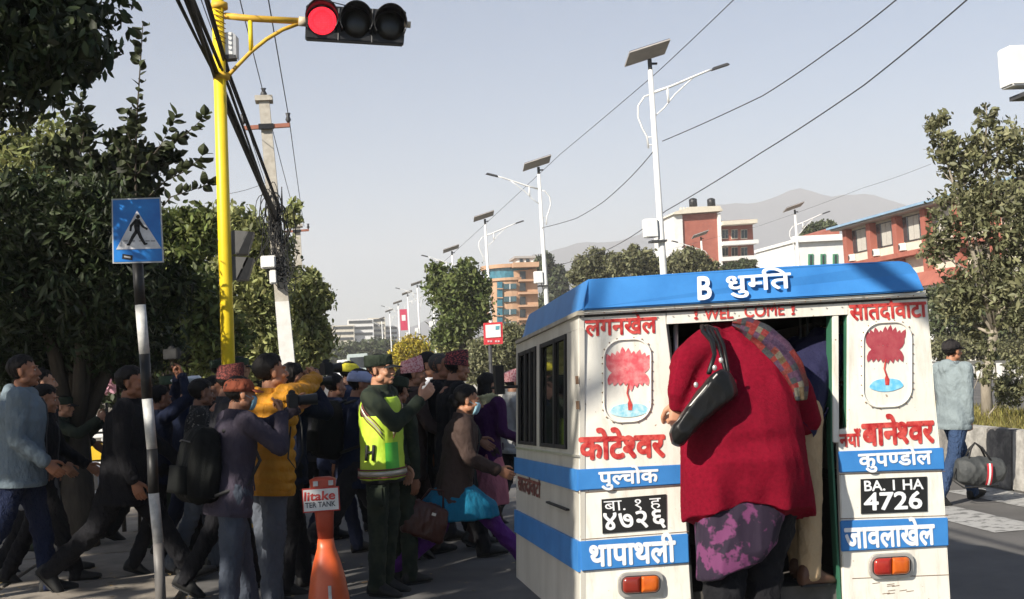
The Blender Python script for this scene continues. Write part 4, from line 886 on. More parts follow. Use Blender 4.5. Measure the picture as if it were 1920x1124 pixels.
# gutter rails and visor
vpoly('gutter', [(1089,583),(1739,547.5),(1741,555),(1087,591)], .05, M_VAN, o=-.03, bevel=.008)
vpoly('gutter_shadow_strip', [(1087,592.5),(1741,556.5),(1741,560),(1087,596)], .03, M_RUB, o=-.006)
b = MB(); f = [(1091,582),(1096,560),(1101,524),(1250,514),(1450,501),(1600,493),(1690,489.5),(1706,494),(1720,512),(1735,545)]
r0 = [VL(x,y,-.03) for x,y in f]; r1 = [VL(x,y + (2 if y > 540 else 0),-.0) + Vector((0,0,0)) for x,y in f]
r0 = [VL(x,y,(-.045 if y > 530 and True else .0)) for x,y in f]
cw = [p + dv*.012 for p in r0]; 
secs = [r0] + [[p + dv*s + Vector((0,0,-.0)) for p in r0] for s in (.6,1.2,1.7)]
def squash(pts, s, k):
    z0 = min(p.z for p in pts); xm = sum(p.x for p in pts)/len(pts); return [Vector((xm+(p.x-xm)*(1-.03*k), p.y, z0+(p.z-z0)*(1-k))) + dv*s for p in pts]
secs += [squash(r0,1.86,.25), squash(r0,1.95,.7)]
b.rings(secs); b.build('roof', M_VBLUE, bus, bevel=.006)
# side gutter, left
b = MB(); g0 = VL(1087,583,-.03); 
b.poly([g0+Vector((-.012,0,0)), g0+Vector((.02,0,0)), VL(1087,591,-.03)+Vector((.02,0,0)), VL(1087,591,-.03)+Vector((-.012,0,0))], dv*1.93); b.build('side_gutter', mat('dull_gutter',(.24,.22,.18),rough=.7,scale=8,col2=(.4,.37,.3)), bus)  # side gutter in a darker tone than the rear one
# side wall with window openings, left
wl = [(1014,1063,(632,834)),(973,1006,(655,829))]
def sidequad(name, pts, m, off=0., th=.02, par=bus, bevel=0.):
    b = MB(); b.poly([SL(x,y,off) for x,y in pts], -_sn*th); return b.build(name, m, par, bevel=bevel)
S_ = lambda x, y0: None
def sy(x, yr): return 795 + (yr-795)*(x-648)/(1088-648)     # a line at rear height yr followed along the side to column x
M_VSIDE = mat('grey_cream_side_paint', (.40,.38,.33), rough=.45, col2=(.56,.54,.48), scale=5, stretch=(1,1,.3), detail=9, bump=.1, bscale=8)  # greyer, darker cream than the rear, streaked vertically
wt, wb = 616, 846
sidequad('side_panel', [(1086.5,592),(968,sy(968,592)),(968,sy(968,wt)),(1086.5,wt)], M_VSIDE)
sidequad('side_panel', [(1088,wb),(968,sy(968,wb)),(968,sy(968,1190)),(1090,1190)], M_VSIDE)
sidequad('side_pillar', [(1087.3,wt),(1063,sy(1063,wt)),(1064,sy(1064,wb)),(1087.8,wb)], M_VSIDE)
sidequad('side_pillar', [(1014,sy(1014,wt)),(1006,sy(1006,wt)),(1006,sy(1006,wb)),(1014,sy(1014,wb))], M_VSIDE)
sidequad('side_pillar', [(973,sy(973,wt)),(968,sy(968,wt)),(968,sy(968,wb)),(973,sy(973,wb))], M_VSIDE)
for x0, x1, mids in ((1014,1063,(1040,)),(973,1006,(986,995))):
    f = sidequad('window_frame', [(x1,sy(x1,wt)),(x0,sy(x0,wt)),(x0,sy(x0,wb)),(x1,sy(x1,wb))], M_RUB, -.012, .006)
    xs = [x0+2] + list(mids) + [x1-3]
    for k in range(len(xs)-1):
        a0, a1 = xs[k]+.7, xs[k+1]-.7
        sidequad('pane', [(a1,sy(a1,wt+8)),(a0,sy(a0,wt+8)),(a0,sy(a0,wb-8)),(a1,sy(a1,wb-8))], M_VGLASS, -.008+.003*k, .004, f)
    for e in ((wt,wt+9),(wb-8,wb)):
        sidequad('window_trim', [(x1,sy(x1,e[0])),(x0,sy(x0,e[0])),(x0,sy(x0,e[1])),(x1,sy(x1,e[1]))], M_RUB, .006, .01, f)
    for xx in [x0+1.2, x1-2]+[m_ for m_ in mids]:
        sidequad('window_trim', [(xx+1.4,sy(xx+1.4,wt)),(xx-1.2,sy(xx-1.2,wt)),(xx-1.2,sy(xx-1.2,wb)),(xx+1.4,sy(xx+1.4,wb))], M_RUB, .0075, .01, f)
# blue stripes
def stripe(tl, tr, br, bl): return vpoly('stripe', [tl,tr,br,bl], .012, M_VBLUE, o=-.014, bevel=.004)
s1 = stripe((1082,881),(1281.5,871.5),(1284,908),(1082.5,921)); s2 = stripe((1087,1016),(1291,1001),(1293,1056),(1090,1072))
s3 = stripe((1572,847),(1770,840),(1772,881),(1574,887)); s4 = stripe((1576,977),(1778,971),(1779.5,1024),(1578,1035))
sidequad('side_stripe', [(1086,881),(968,sy(968,881)),(968,sy(968,921)),(1086,921)], M_VBLUE, .012, .014)
sidequad('side_stripe', [(1089,1016),(968,sy(968,1016)),(968,sy(968,1073)),(1089,1073)], M_VBLUE, .012, .014)
sidequad('side_handle', [(1068,sy(1068,962)),(1030,sy(1030,962)),(1030,sy(1030,966)),(1068,sy(1068,966))], M_RUB, .018, .018)
sidequad('side_moulding', [(1088,884-30),(968,sy(968,854)),(968,sy(968,858)),(1088,858)], M_CHR, .008, .01)
# right wall, front, floor, ceiling, inner lining
R0 = [VL(1738,556), VL(1752,740), VL(1770,930), VL(1784,1166)]
b = MB(); b.rings([[p, p+dv*1.95, p+dv*1.95-Vector((.03,0,0)), p-Vector((.03,0,0))+Vector((0,.036,0))] for p in R0]); b.build('right_side_wall', M_VAN, bus)
b = MB(); q = [VL(1100,590)+dv*1.9, VL(1730,560)+dv*1.9, VL(1770,1165)+dv*1.9, VL(1100,1184)+dv*1.9]; b.poly(q, dv*.05); b.build('front_bulkhead', M_VINT, bus)
b = MB(); q = [VL(1092,1160,.01), VL(1298,1150,.01), VL(1580,1135,.01), VL(1783,1128,.01)]; 
b.poly([VL(1100,1122,.04), VL(1775,1083,.04), VL(1784,1166,.04), VL(1092,1184,.04)], dv*1.85); b.build('floor', mat('worn_floor',(.05,.045,.04),rough=.8,col2=(.12,.11,.1),scale=8), bus)
b = MB(); b.poly([VL(1095,600,.03), VL(1735,562,.03), VL(1735,553,.03), VL(1095,590,.03)], dv*1.86); b.build('ceiling', M_VINT, bus)
for x0, x1 in ((1120,1235),(1640,1740)):
    b = MB(); b.poly([VL(x0,900,.1), VL(x1,895,.1), VL(x1,1110,.1), VL(x0,1110,.1)], dv*1.6); b.build('bench_seat', M_RUB, bus, bevel=.02)
b = MB(); b.poly([VL(1306,1245), VL(1578,1235), VL(1580,1258), VL(1308,1268)], (0,-.10,0)); b.build('step', M_CHR, bus, bevel=.006)
b = MB()
for k in range(3): b.tube([VL(1500+k*14,592,.25), VL(1502+k*14,760,.3)], .006, 5)
b.build('inner_rail', M_DGREY, bus, True)
# cab ahead of the cabin, chassis and wheels
b = MB(); cab = []
for s, k in ((1.97,0),(2.5,.10),(2.95,.30),(3.2,.5)):
    L0, R0_, zt, zb = VL(1100,600)+dv*s, VL(1735,565)+dv*s, 1.72-k*.9, .42
    xm = (L0.x+R0_.x)/2; w_ = (R0_.x-L0.x)/2*(1-k*.55); cab.append([(xm-w_,L0.y,zb),(xm+w_,L0.y,zb),(xm+w_,L0.y,.95),(xm+w_*.9,L0.y,zt),(xm-w_*.9,L0.y,zt),(xm-w_,L0.y,.95)])
b.rings([[Vector(p) for p in r_] for r_ in cab]); b.build('cab', M_VAN, bus, bevel=.02)
for name, x, s in (('wheel',VL(1140,1180).x,.55),('wheel',VL(1735,1170).x,.55),('wheel',(VL(1140,1180).x+VL(1735,1170).x)/2,2.85)):
    b = MB(); c_ = Vector((x, VL(1140,1180).y+s*dv.y, .27)); b.tube([c_+Vector((-.09,0,0)), c_+Vector((-.075,0,0)), c_+Vector((.075,0,0)), c_+Vector((.09,0,0))], [.235,.27,.27,.235], 26); wh = b.build(name, M_RUB, bus, True)
    b = MB(); b.tube([c_+Vector((-.098,0,0)), c_+Vector((.098,0,0))], .13, 16); b.build('rim', M_CHR, wh)
b = MB(); b.bbox(VL(1150,1186)+Vector((0,.1,-.06)), VL(1150,1186)+Vector((1.2,2.6,0))); b.build('chassis', M_RUB, bus)
b = MB(); b.tube([SL(972,sy(972,700),.0)+dv*.0, SL(966,sy(966,700),.12)+dv*.12], .01, 6); b.box(SL(968,sy(968,680),.09)+dv*.1, (.05,.1,.17)); b.build('wing_mirror', M_RUB, bus)
# tail lights
M_AMB = mat('amber_lens', (.42,.07,.008), rough=.18, coat=.5, col2=(.55,.12,.012), scale=30); M_RLENS = mat('red_tail_lens', (.26,.012,.010), rough=.18, coat=.5, col2=(.34,.03,.016), scale=30); M_DRED = mat('dark_red_lens', (.20,.018,.010), rough=.2, coat=.6)
def rrect(x0, y0, x1, y1, r, sl=-.055, n=5):
    out = []
    for cx, cy, a0 in ((x1-r,y0+r,-90),(x1-r,y1-r,0),(x0+r,y1-r,90),(x0+r,y0+r,180)):
        for k in range(n+1): a = R(a0+90*k/n); x = cx+r*math.cos(a); y = cy+r*math.sin(a); out.append((x, y+sl*(x-(x0+x1)/2)))
    return out
for x0, y0, x1, y1, ms in ((1159,1073,1245,1120,(M_DRED,M_AMB,M_AMB,M_RLENS)),(1630,1038,1715,1086,(M_RLENS,M_RLENS,M_RLENS,M_AMB))):
    tl_ = vpoly('tail_light', rrect(x0,y0,x1,y1,16), .018, M_CHR, o=-.018, bevel=.004)
    vpoly('bezel', rrect(x0+6.5,y0+6.5,x1-6.5,y1-6.5,12), .006, M_RUB, tl_, o=-.022)
    for m, xa, xb, la, lb in ((ms[0], x0+8.5, (x0+x1)/2-.5, 9, 1.5), (ms[3] if ms[3] is M_AMB else ms[1], (x0+x1)/2+.5, x1-8.5, 1.5, 9)):
        o_ = []
        for cx, cy, a0, r_ in ((xb-lb,y0+8+lb,-90,lb),(xb-lb,y1-8-lb,0,lb),(xa+la,y1-8-la,90,la),(xa+la,y0+8+la,180,la)):
            for k in range(5): a = R(a0+90*k/4); x = cx+r_*math.cos(a); o_.append((x, cy+r_*math.sin(a)-.055*(x-(x0+x1)/2)))
        c_ = (sum(p[0] for p in o_)/len(o_), sum(p[1] for p in o_)/len(o_)); b = MB()
        b.rings([[VL(c_[0]+(x-c_[0])*k, c_[1]+(y-c_[1])*k, d) for x, y in o_] for k, d in ((1,-.022),(1,-.034),(.9,-.042),(.6,-.046))]); b.build('lens', m, tl_, True)
    for k, m in enumerate(()):
        xa = x0+8.5+k*w_; ym = -.055*(xa-(x0+x1)/2); b = MB()
        b.poly([VL(xa,y0+9+ym,-.036), VL(xa+w_-.6,y0+9+ym-.05*w_,-.036), VL(xa+w_-.6,y1-9+ym-.05*w_,-.036), VL(xa,y1-9+ym,-.036)], (0,.016,0)); b.build('lens', m, tl_, bevel=.003)
# pressed oval panels with rivets
M_RIV = mat('rusty_rivet', (.20,.12,.07), rough=.8)
for x0, y0, x1, y1 in ((1131,635,1222,793),(1617,603,1711,765)):
    o_ = rrect(x0,y0,x1,y1,34,-.05,7); c_ = (x0+x1)/2, (y0+y1)/2
    b = MB(); n = len(o_)
    def ringat(k, off): return [VL(c_[0]+(p[0]-c_[0])*k, c_[1]+(p[1]-c_[1])*(1-(1-k)*.6), off) for p in o_]
    b.rings([ringat(1.0,.004), ringat(1.0,-.007), ringat(.955,-.010), ringat(.925,-.004), ringat(.925,.004)], cap=False); pp = b.build('pressed_rim', M_VAN, bus, True)
    b = MB()
    for k in range(0, n, 2):
        p = o_[k]; b.ell(VL(c_[0]+(p[0]-c_[0])*1.03, c_[1]+(p[1]-c_[1])*1.01, -.004), (.0035,.003,.0035), nu=6, nv=4)
    for k in range(5):
        for sx in (x0-1.5, x1+1.5): b.ell(VL(sx, y0+45+k*18-.05*(sx-c_[0]), -.003), (.0032,.003,.0032), nu=6, nv=4)
    b.build('rivets', M_RIV, pp)
b = MB()
for k in range(22): b.ell(VL(1104+k*29, 588-k*29*.0545, -.034), (.003,.004,.003), nu=6, nv=4)
b.build('gutter_rivets', M_RIV, bus)['kind'] = 'stuff'
for a_, c_ in (((1090,1012),(1291,997)),((1576,973),(1778,967)),((1084,925),(1285,911)),((1574,890),(1772,884)),((1598,1085),(1780,1078)),((1092,1135),(1297,1128))):
    b = MB(); b.tube([VL(a_[0],a_[1],-.001), VL(c_[0],c_[1],-.001)], .0016, 5); b.build('panel_seam', M_RIV, bus)
for x, y in ((1082,713),(1083,760)):
    b = MB(); b.box(VL(x,y,-.005), (.012,.012,.035)); b.build('hinge', M_RIV, bus)
# lotus paintings
def lotus(cx, cy, w_, h_, red, blue, stem):
    rr_ = np.random.default_rng(int(cx)); n = 0
    def petal(x, y, ang, ln, wd, k):
        ca, sa = math.cos(ang), math.sin(ang); o_ = []
        for f, ww in ((0,.25),(.3,.9),(.62,1.0),(.85,.55),(1.0,.0),(.85,-.55),(.62,-1.0),(.3,-.9),(0,-.25)):
            u, v = f*ln, ww*wd/2; o_.append((x+u*ca-v*sa, y-(u*sa+v*ca)))
        b.poly([VL(a,c,-.0012-.00012*k) for a,c in o_], (0,.0006,0))
    b = MB()
    for row, (yy, cnt, sp_, ln) in enumerate(((cy-h_*.06, 9, 1.15, h_*.40),(cy+h_*.02, 7, .95, h_*.34))):
        for k in range(cnt):
            f = k/(cnt-1)*2-1; petal(cx+f*w_*.40, yy+abs(f)*2, math.pi/2-f*.42, ln*(1.05-.14*abs(f)+.06*rr_.normal()), w_*.19, n); n += 1
    for k in range(8):
        f = k/7*2-1; petal(cx+f*w_*.40, cy+h_*.03, -math.pi/2+f*.35+(0.0), h_*.32*(1.0-.1*abs(f)+.08*rr_.normal()), w_*.17, n); n += 1
    b.poly([VL(cx-w_*.40,cy-2,-.004), VL(cx+w_*.40,cy-5,-.004), VL(cx+w_*.38,cy+h_*.1,-.004), VL(cx-w_*.36,cy+h_*.12,-.004)], (0,.0006,0))
    lo = b.build('lotus_flower', red, bus)
    b = MB(); s0 = [(cx+1,cy+h_*.25),(cx-2,cy+h_*.45),(cx+3,cy+h_*.62),(cx+2,cy+h_*.78)]
    for i in range(3): a, c = s0[i], s0[i+1]; b.poly([VL(a[0]-1.5,a[1],-.0046), VL(a[0]+1.5,a[1],-.0046), VL(c[0]+1.5,c[1],-.0046), VL(c[0]-1.5,c[1],-.0046)], (0,.0004+.00005*i,0))
    b.poly([VL(x,y,-.0050) for x, y in ((cx+2,cy+h_*.56),(cx+8,cy+h_*.68),(cx+7,cy+h_*.8),(cx,cy+h_*.8),(cx-1,cy+h_*.66))], (0,.0004,0)); b.build('lotus_stem', stem, bus)
    b = MB(); b.poly([VL(cx+2+w_*.52*math.cos(a)*(1+.05*math.sin(5*a)), cy+h_*.80+h_*.14*math.sin(a)-.05*w_*.5*math.cos(a), -.0032) for a in [6.283*k/26 for k in range(26)]], (0,.0006,0)); b.build('painted_pond', blue, bus)
M_POND = mat('pond_paint', (.22,.52,.64), rough=.6, col2=(.50,.68,.70), scale=40, thr=(.4,.62)); M_POND2 = mat('pond_paint_strong', (.12,.45,.72), rough=.6, col2=(.3,.6,.75), scale=30, thr=(.4,.62))
lotus(1178,696,70,92, mat('lotus_pink',(.62,.09,.11),rough=.6,col2=(.72,.26,.26),scale=28,thr=(.4,.65)), M_POND, M_TRED)
lotus(1660,652,60,88, mat('lotus_maroon',(.30,.03,.05),rough=.6,col2=(.38,.08,.09),scale=28), M_POND2, M_TRED)
# number plates and lettering
def plate(c4): return vpoly('number_plate', c4, .004, M_PLATE, o=-.0055)
pa = plate([(1128,937),(1249,927),(1250,992),(1130,1001)]); pb = plate([(1614,899),(1738,894),(1739,959),(1615,964)])
def lt(segs, bl, br, tl, m, par=bus, off=0., bold=.03): return paint('lettering', segs, VL(*bl), VL(*br), VL(*tl), m, par, OUT, bold, off)
lt('B', (1308,562,-.043),(1332,560,-.043),(1307,521,-.012), M_TWHT, off=.010, bold=.03)
lt(['धु',('म',.66),'ित'], (1362,560,-.043),(1482,552,-.043),(1360,508,-.006), M_TWHT, off=.010, bold=.02)
lt('!', (1302,599),(1307,599),(1302,577), M_TRED, off=.002)
lt('WEL', (1320,600),(1374,597),(1320,579), M_TRED, off=.002, bold=.02); lt('COME', (1396,596),(1470,591),(1395,573), M_TRED, off=.002, bold=.02); lt('!', (1484,591),(1489,590),(1484,571), M_TRED, off=.002)
lt('लगनखेल', (1098,631),(1231,624),(1097,590), M_TRED, off=.002, bold=.03)
lt(['कोटे',('श',.68),'वर'], (1088,862),(1246,856),(1086,806), M_TRED, off=.002, bold=.045)
lt(['पु',('ल',.62),'चोक'], (1123,919),(1233,913),(1121,876), M_TWHT, off=.015, bold=.03)
lt('बा. १ ह', (1133,963),(1240,956),(1131,940), M_TWHT, off=.006, bold=0); lt('४७२६', (1133,997),(1247,989),(1131,963), M_TWHT, off=.006, bold=.02)
lt('थापाथली', (1106,1062),(1265,1052),(1104,1008), M_TWHT, off=.015, bold=.035)
lt('सातदोवाटा', (1594,603),(1737,596),(1591,562), M_TRED, off=.002, bold=.035)
lt('नयाँ', (1575,838),(1614,836),(1573,806), M_TRED, off=.002, bold=.04)
lt(['बाने',('श',.68),'वर'], (1618,836),(1751,829),(1615,781), M_TRED, off=.002, bold=.045)
lt(['कुप',('ण',.66),'डोल'], (1609,886),(1745,879),(1606,842), M_TWHT, off=.015, bold=.03)
lt('BA. 1 HA', (1620,921),(1730,917),(1619,902), M_TWHT, off=.006, bold=.02); lt('4726', (1620,957),(1727,953),(1619,925), M_TWHT, off=.006, bold=.025)
lt('जावलाखेल', (1583,1028),(1750,1020),(1580,976), M_TWHT, off=.015, bold=.035)
paint('lettering', 'सातदोवाटो', SL(972,sy(972,965),0)+_sn*.001, SL(1014,sy(1014,965),0)+_sn*.001, SL(972,sy(972,915),0)+_sn*.001, mat('faded_red',(.16,.05,.04),rough=.7), bus, _sn, .03, .001)
b = MB()
for k in range(9): a = 1640+random.uniform(-10,60); c_ = 1100+random.uniform(-8,14); b.poly([VL(a,c_,-.0015), VL(a+14,c_-2,-.0015), VL(a+14,c_-1,-.0015), VL(a,c_+1,-.0015)], (0,.0006,0))
b.build('scratches', M_RIV, bus)
# ================================================================ people
def skinmat(k): 
    c = ((.36,.165,.09),(.27,.115,.062),(.42,.21,.125),(.20,.09,.052))[k % 4]
    return mat('skin_%d' % (k % 4), tuple(a*.88 for a in c), rough=.5, col2=tuple(min(1,a*1.12) for a in c), scale=20, spec=.4, bump=.12, bscale=260, bdist=.002)
M_HAIR = mat('black_hair', (.006,.005,.005), rough=.6, col2=(.012,.010,.009), spec=.2, scale=60, stretch=(1,1,.25), bump=.6, bscale=160, bdist=.004)
M_EYEW = mat('eye_white', (.5,.47,.44), rough=.3); M_IRIS = mat('dark_iris', (.01,.006,.004), rough=.15); M_LIP = mat('lips', (.26,.09,.07), rough=.45)
M_MASK = mat('surgical_mask', (.22,.42,.52), rough=.9, col2=(.32,.52,.6), scale=12, bump=.3, bscale=40)
VX = Vector((1,0,0))
def build_head():
    b = MB()
    b.ell((0,-.018,.038), (.0755,.096,.084), nu=20, nv=14); b.ell((0,.030,-.022), (.062,.062,.082), nu=18, nv=12)
    b.ell((0,.034,-.072), (.049,.052,.042), nu=16, nv=10); b.ell((0,.074,-.096), (.023,.018,.016)); 
    b.cone((0,.088,.016), (0,.109,-.026), .0085, .0115, 10, .7); b.ell((0,.109,-.031), (.0145,.012,.0105)); b.ell((-.0115,.101,-.036),(.009,.011,.008)); b.ell((.0115,.101,-.036),(.009,.011,.008))
    for s in (-1,1):
        b.ell((s*.030,.081,.027), (.029,.015,.0095)); b.ell((s*.041,.062,-.030), (.024,.025,.022)); b.ell((s*.0305,.076,.004), (.017,.011,.010))
        b.ell((s*.077,-.008,-.006), (.009,.020,.032), Matrix.Rotation(-.25*s,3,'Z')); b.ell((s*.052,.012,-.062),(.020,.036,.028))
    b.ell((0,.0915,-.060), (.024,.0095,.0065)); b.ell((0,.089,-.071), (.020,.0105,.0075)); b.ell((0,.082,-.045),(.022,.012,.012))
    b.cone((0,-.022,-.06), (0,-.045,-.185), .056, .060, 16, .3); b.cone((0,-.045,-.17),(0,-.05,-.235),.062,.10,16,.2)
    return b
HV, HQ = remesh(build_head(), .0055, 2, .5)
LHV, LHQ = remesh(build_head(), .0095, 1, .5)
def build_hand(curl, spread=.0):
    """right hand, wrist at origin, fingers along +Y, palm facing -Z, thumb on -X side"""
    b = MB()
    b.rings([[Vector((rx*math.cos(a)+cx, y, rz*math.sin(a))) for a in [2*math.pi*k/14 for k in range(14)]] for y, rx, rz, cx in ((-.05,.026,.020,0),(0,.028,.019,0),(.03,.036,.018,0),(.065,.042,.017,.0),(.092,.041,.014,.0))])
    for i, (x, ln, r0) in enumerate(((-.031,.070,.0095),(-.0105,.079,.0098),(.0105,.073,.0092),(.031,.057,.0082))):
        p = Vector((x,.088,0)); a = .12; pts = [p - Vector((0,.02,0)), p]
        for k, f in enumerate((.45,.30,.25)):
            a += curl*(.9,1.15,.8)[k]; d = Vector(((x)*spread*6, math.cos(a), -math.sin(a))).normalized(); p = p + d*ln*f; pts.append(p)
        b.tube(pts, [r0*1.05, r0*1.02, r0*.98, r0*.9, r0*.75], 9); b.ell(pts[-1], (r0*.75,)*3, nu=8, nv=6)
    tc = curl*.5; p0 = Vector((-.024,.018,-.004)); p1 = p0+Vector((-.030,.034,-.012-.01*tc)); p2 = p1+Vector((-.010+.012*tc,.032,-.012-.016*tc)); p3 = p2+Vector((.004+.012*tc,.024,-.008-.014*tc))
    b.tube([p0,p1,p2,p3], [.016,.0125,.0105,.0085], 9); b.ell(p3, (.0085,)*3, nu=8, nv=6)
    return remesh(b, .0048, 1, .4)
HAND_R = build_hand(.28); HAND_G = build_hand(1.05)
def frame(y, hint):
    y = Vector(y).normalized(); x = y.cross(Vector(hint)); 
    if x.length < 1e-4: x = y.cross(Vector((0.1,1,.2)))
    x.normalize(); z = x.cross(y); return Matrix((x,y,z)).transposed()      # columns
def apply(V, M, t, s=1.0, mir=False):
    A = np.array(M); v = V*np.array([-1,1,1]) if mir else V; return (v*s) @ A.T + np.array(t)
def ik(S, T, a, b_, pole):
    d = T-S; L = min(d.length, (a+b_)*.995); d.normalize(); T = S+d*L; x = (a*a-b_*b_+L*L)/(2*L); h = math.sqrt(max(a*a-x*x, 0)); p = pole - d*pole.dot(d); p.normalize(); return S+d*x+p*h, T
PM = {}
def join_mesh(name, arrs):
    VV, QQ, n = [], [], 0
    for V, Q in arrs: VV.append(V); QQ.append(Q+n); n += len(V)
    return mesh_arr(name, np.concatenate(VV), np.concatenate(QQ))
def garment(name, mb, vox, m, t, seed, amp=.006, f=30., sm=2, sz=.5):
    V, Q = remesh(mb, vox, sm, .5)
    if amp: V = V + normals(V, Q)*folds(V, seed, amp, f, sz)[:,None]
    return link(name, mesh_arr(name, V, Q), m, t, True)
pseed = [0]
def person(label, px, top, D, yaw=-90, z0=0.0, legs=((25,12),(-18,20)), arms=(('s',20,25),('s',-20,20)), lean=4, side=0, head=(0,0), twist=0,
           top_m=None, bot_m=None, shoe_m=None, skin=0, hair='short', hat=None, hat_m=None, build=1.0, hem=.10, bulk=0., skirt=None, hood=False, collar=None,
           low=False, mask=False, kurta=None, H=None, group='people crossing the road', puffy=False, grip=(False,False), hat2=None, visor_m=None, cat='person', headtop=.115, wrk=1.0, hair_m=None, shoulder=1.0, flare=0.):
    pseed[0] += 1; sd = pseed[0]
    jr = np.random.default_rng(sd*7+1)
    if head == (0,0): head = (jr.uniform(-16,16), jr.uniform(-10,5))
    if group and H is None:
        legs = tuple((a_+jr.normal()*3, max(c_+jr.normal()*3, 1)) for a_, c_ in legs); arms = tuple((A_[0], A_[1]+jr.normal()*7, max(A_[2]+jr.normal()*14, 4), *A_[3:]) if A_[0] == 's' else A_ for A_ in arms); yaw += jr.normal()*4
    hp = at(px, top, D)
    hat_h = {'soldier':.035,'topi':.055,'baseball':.022,'police':.05}.get(hat, .012)
    # solve scale so that the head top lands at hp.z
    def skeleton(s):
        J = {}; drops = []
        for i, (th, kn) in enumerate(legs):
            a = R(th); c = R(th-kn); drops.append(s*(.435*math.cos(a)+.43*math.cos(c)) + .085*s)
        P = Vector((0,0,max(drops))); u = Vector((math.sin(R(side)), math.sin(R(lean)), math.cos(R(lean)))).normalized()
        tw = Matrix.Rotation(R(twist), 3, 'Z'); rx = tw @ VX; rx = (rx - u*rx.dot(u)).normalized(); fy = u.cross(rx).normalized()*1
        J['P'] = P; J['u'] = u; J['rx'] = rx; J['fy'] = fy
        J['neck'] = P+u*.515*s; J['sh'] = [P+u*.475*s - rx*.185*s*build**.5*shoulder, P+u*.475*s + rx*.185*s*build**.5*shoulder]
        hm = Matrix.Rotation(R(head[0]), 3, 'Z') @ Matrix.Rotation(R(head[1]), 3, 'X'); J['hm'] = hm
        hu = (hm @ Vector((0,0,1)))*.6 + u*.4; J['hc'] = J['neck'] + hu.normalized()*.138*s + Vector((0,.02*s,0)); return J
    s = 1.0
    for _ in range(12):
        J = skeleton(s); cur = z0 + J['hc'].z + (.115+hat_h)*s; s *= (hp.z - z0)/max(cur-z0, .1)
    s = min(max(s, .80), 1.12); J = skeleton(s)
    RZ = Matrix.Rotation(R(yaw), 3, 'Z'); off = RZ @ J['hc']; root = Vector((hp.x-off.x, hp.y-off.y, z0))
    t = empty('person', root, R(yaw), label, cat, group)
    P, u, rx, fy = J['P'], J['u'], J['rx'], J['fy']; B_ = build
    skm = skinmat(skin); arrs = []
    vox_c = .017 if low else .013
    # body: torso and limbs
    b = MB(); ax = lambda q, a, c: (q, a, c, rx, fy)
    b.loft([ax(P-u*.09*s,.12*s*B_,.085*s*B_), ax(P,.150*s*B_,.10*s*B_), ax(P+u*.14*s,.125*s*B_,.09*s*B_), ax(P+u*.30*s,.15*s*B_,.105*s*B_), ax(P+u*.43*s,.155*s*B_,.09*s*B_), ax(P+u*.50*s,.07*s,.06*s), ax(P+u*.56*s,.05*s,.05*s)], 16)
    feet = []; knees = []; hips = []
    for i, (th, kn) in enumerate(legs):
        sx = (-1,1)[i]; a = R(th); c = R(th-kn); h = P + Vector((sx*.088*s*B_**.5,0,0)); k = h + Vector((0,math.sin(a),-math.cos(a)))*.435*s; an = k + Vector((0,math.sin(c),-math.cos(c)))*.43*s
        b.cone(h, k, .078*s*B_, .052*s, 12); b.cone(k, an, .050*s, .036*s, 10)
        pitch = max(-60, min(15, (th-kn)*.9 if (th-kn) < 0 else (th-kn)*.6)); pa = R(pitch); fd = Vector((0,math.cos(pa),math.sin(pa))); feet.append((an, fd, pa)); knees.append(k); hips.append(h)
        b.cone(an, an+fd*.08*s-Vector((0,0,.045*s)), .030*s, .02*s, 8)
    els = []; wr = []; hands = []
    for i, A in enumerate(arms):
        sx = (-1,1)[i]; S = J['sh'][i]
        if A[0] == 's':
            a = R(A[1]+lean*.5); ab = R(A[3] if len(A) > 3 else 8); d1 = Vector((sx*math.sin(ab), math.sin(a)*math.cos(ab), -math.cos(a)*math.cos(ab))); E_ = S + d1*.285*s
            c = R(A[1]+A[2]+lean*.5); d2 = Vector((-sx*.06, math.sin(c), -math.cos(c))).normalized(); W_ = E_ + d2*.25*s
        else:
            T = Vector(A[1])*s
            if A[0] == 'h': T = J['hc'] + J['hm'] @ (Vector(A[1])*s)
            elif A[0] == 't': T = S + T
            elif A[0] == 'w': T = RZ.inverted() @ (Vector(A[1]) - root)
            pole = Vector(A[2]) if len(A) > 2 else Vector((sx*.5,-.3,-1)); E_, W_ = ik(S, T, .285*s, .25*s, pole)
        b.cone(S, E_, .047*s, .038*s, 10); b.cone(E_, W_, .037*s, .027*s, 10); els.append(E_); wr.append(W_)
    V, Q = remesh(b, .020 if low else .016, 1); arrs.append((V, Q))
    hv, hq = (LHV, LHQ) if low else (HV, HQ); hs = s*.97
    arrs.append((apply(hv, J['hm'], J['hc'], hs), hq))
    for i in (0,1):
        d = (wr[i]-els[i]).normalized(); g_ = grip[i]; tmpl = HAND_G if g_ else HAND_R
        hint = Vector(arms[i][3]) if (arms[i][0] != 's' and len(arms[i]) > 3) else (Vector((0,0,1)) if False else None)
        if hint is None:
            pn = Vector(((-1,1)[i]*1.0, 0, .0)) if abs(d.x) < .8 else Vector((0,-1,0)); M = frame(d, Vector((0,0,1)).cross(d) if False else d.cross(pn)); 
            x_ = -(Vector((0,1,0)) if d.z < -.5 else Vector((0,0,1))); x_ = (x_ - d*x_.dot(d)).normalized(); x_ = x_ if i == 1 else -x_
            z_ = x_.cross(d); M = Matrix((x_, d, z_)).transposed()
        else: M = frame(d, hint)
        if hint is None and i == 0: M2 = M; V = apply(tmpl[0], M2, wr[i]+d*.01, s*.98, True)
        else: V = apply(tmpl[0], M, wr[i]+d*.01, s*.98, i == 0 and hint is not None)
        q_ = tmpl[1]; 
        if i == 0: q_ = q_[:, ::-1]
        arrs.append((V, q_)); hands.append(wr[i]+d*.085*s)
    link('body', join_mesh('body', arrs), skm, t, True)
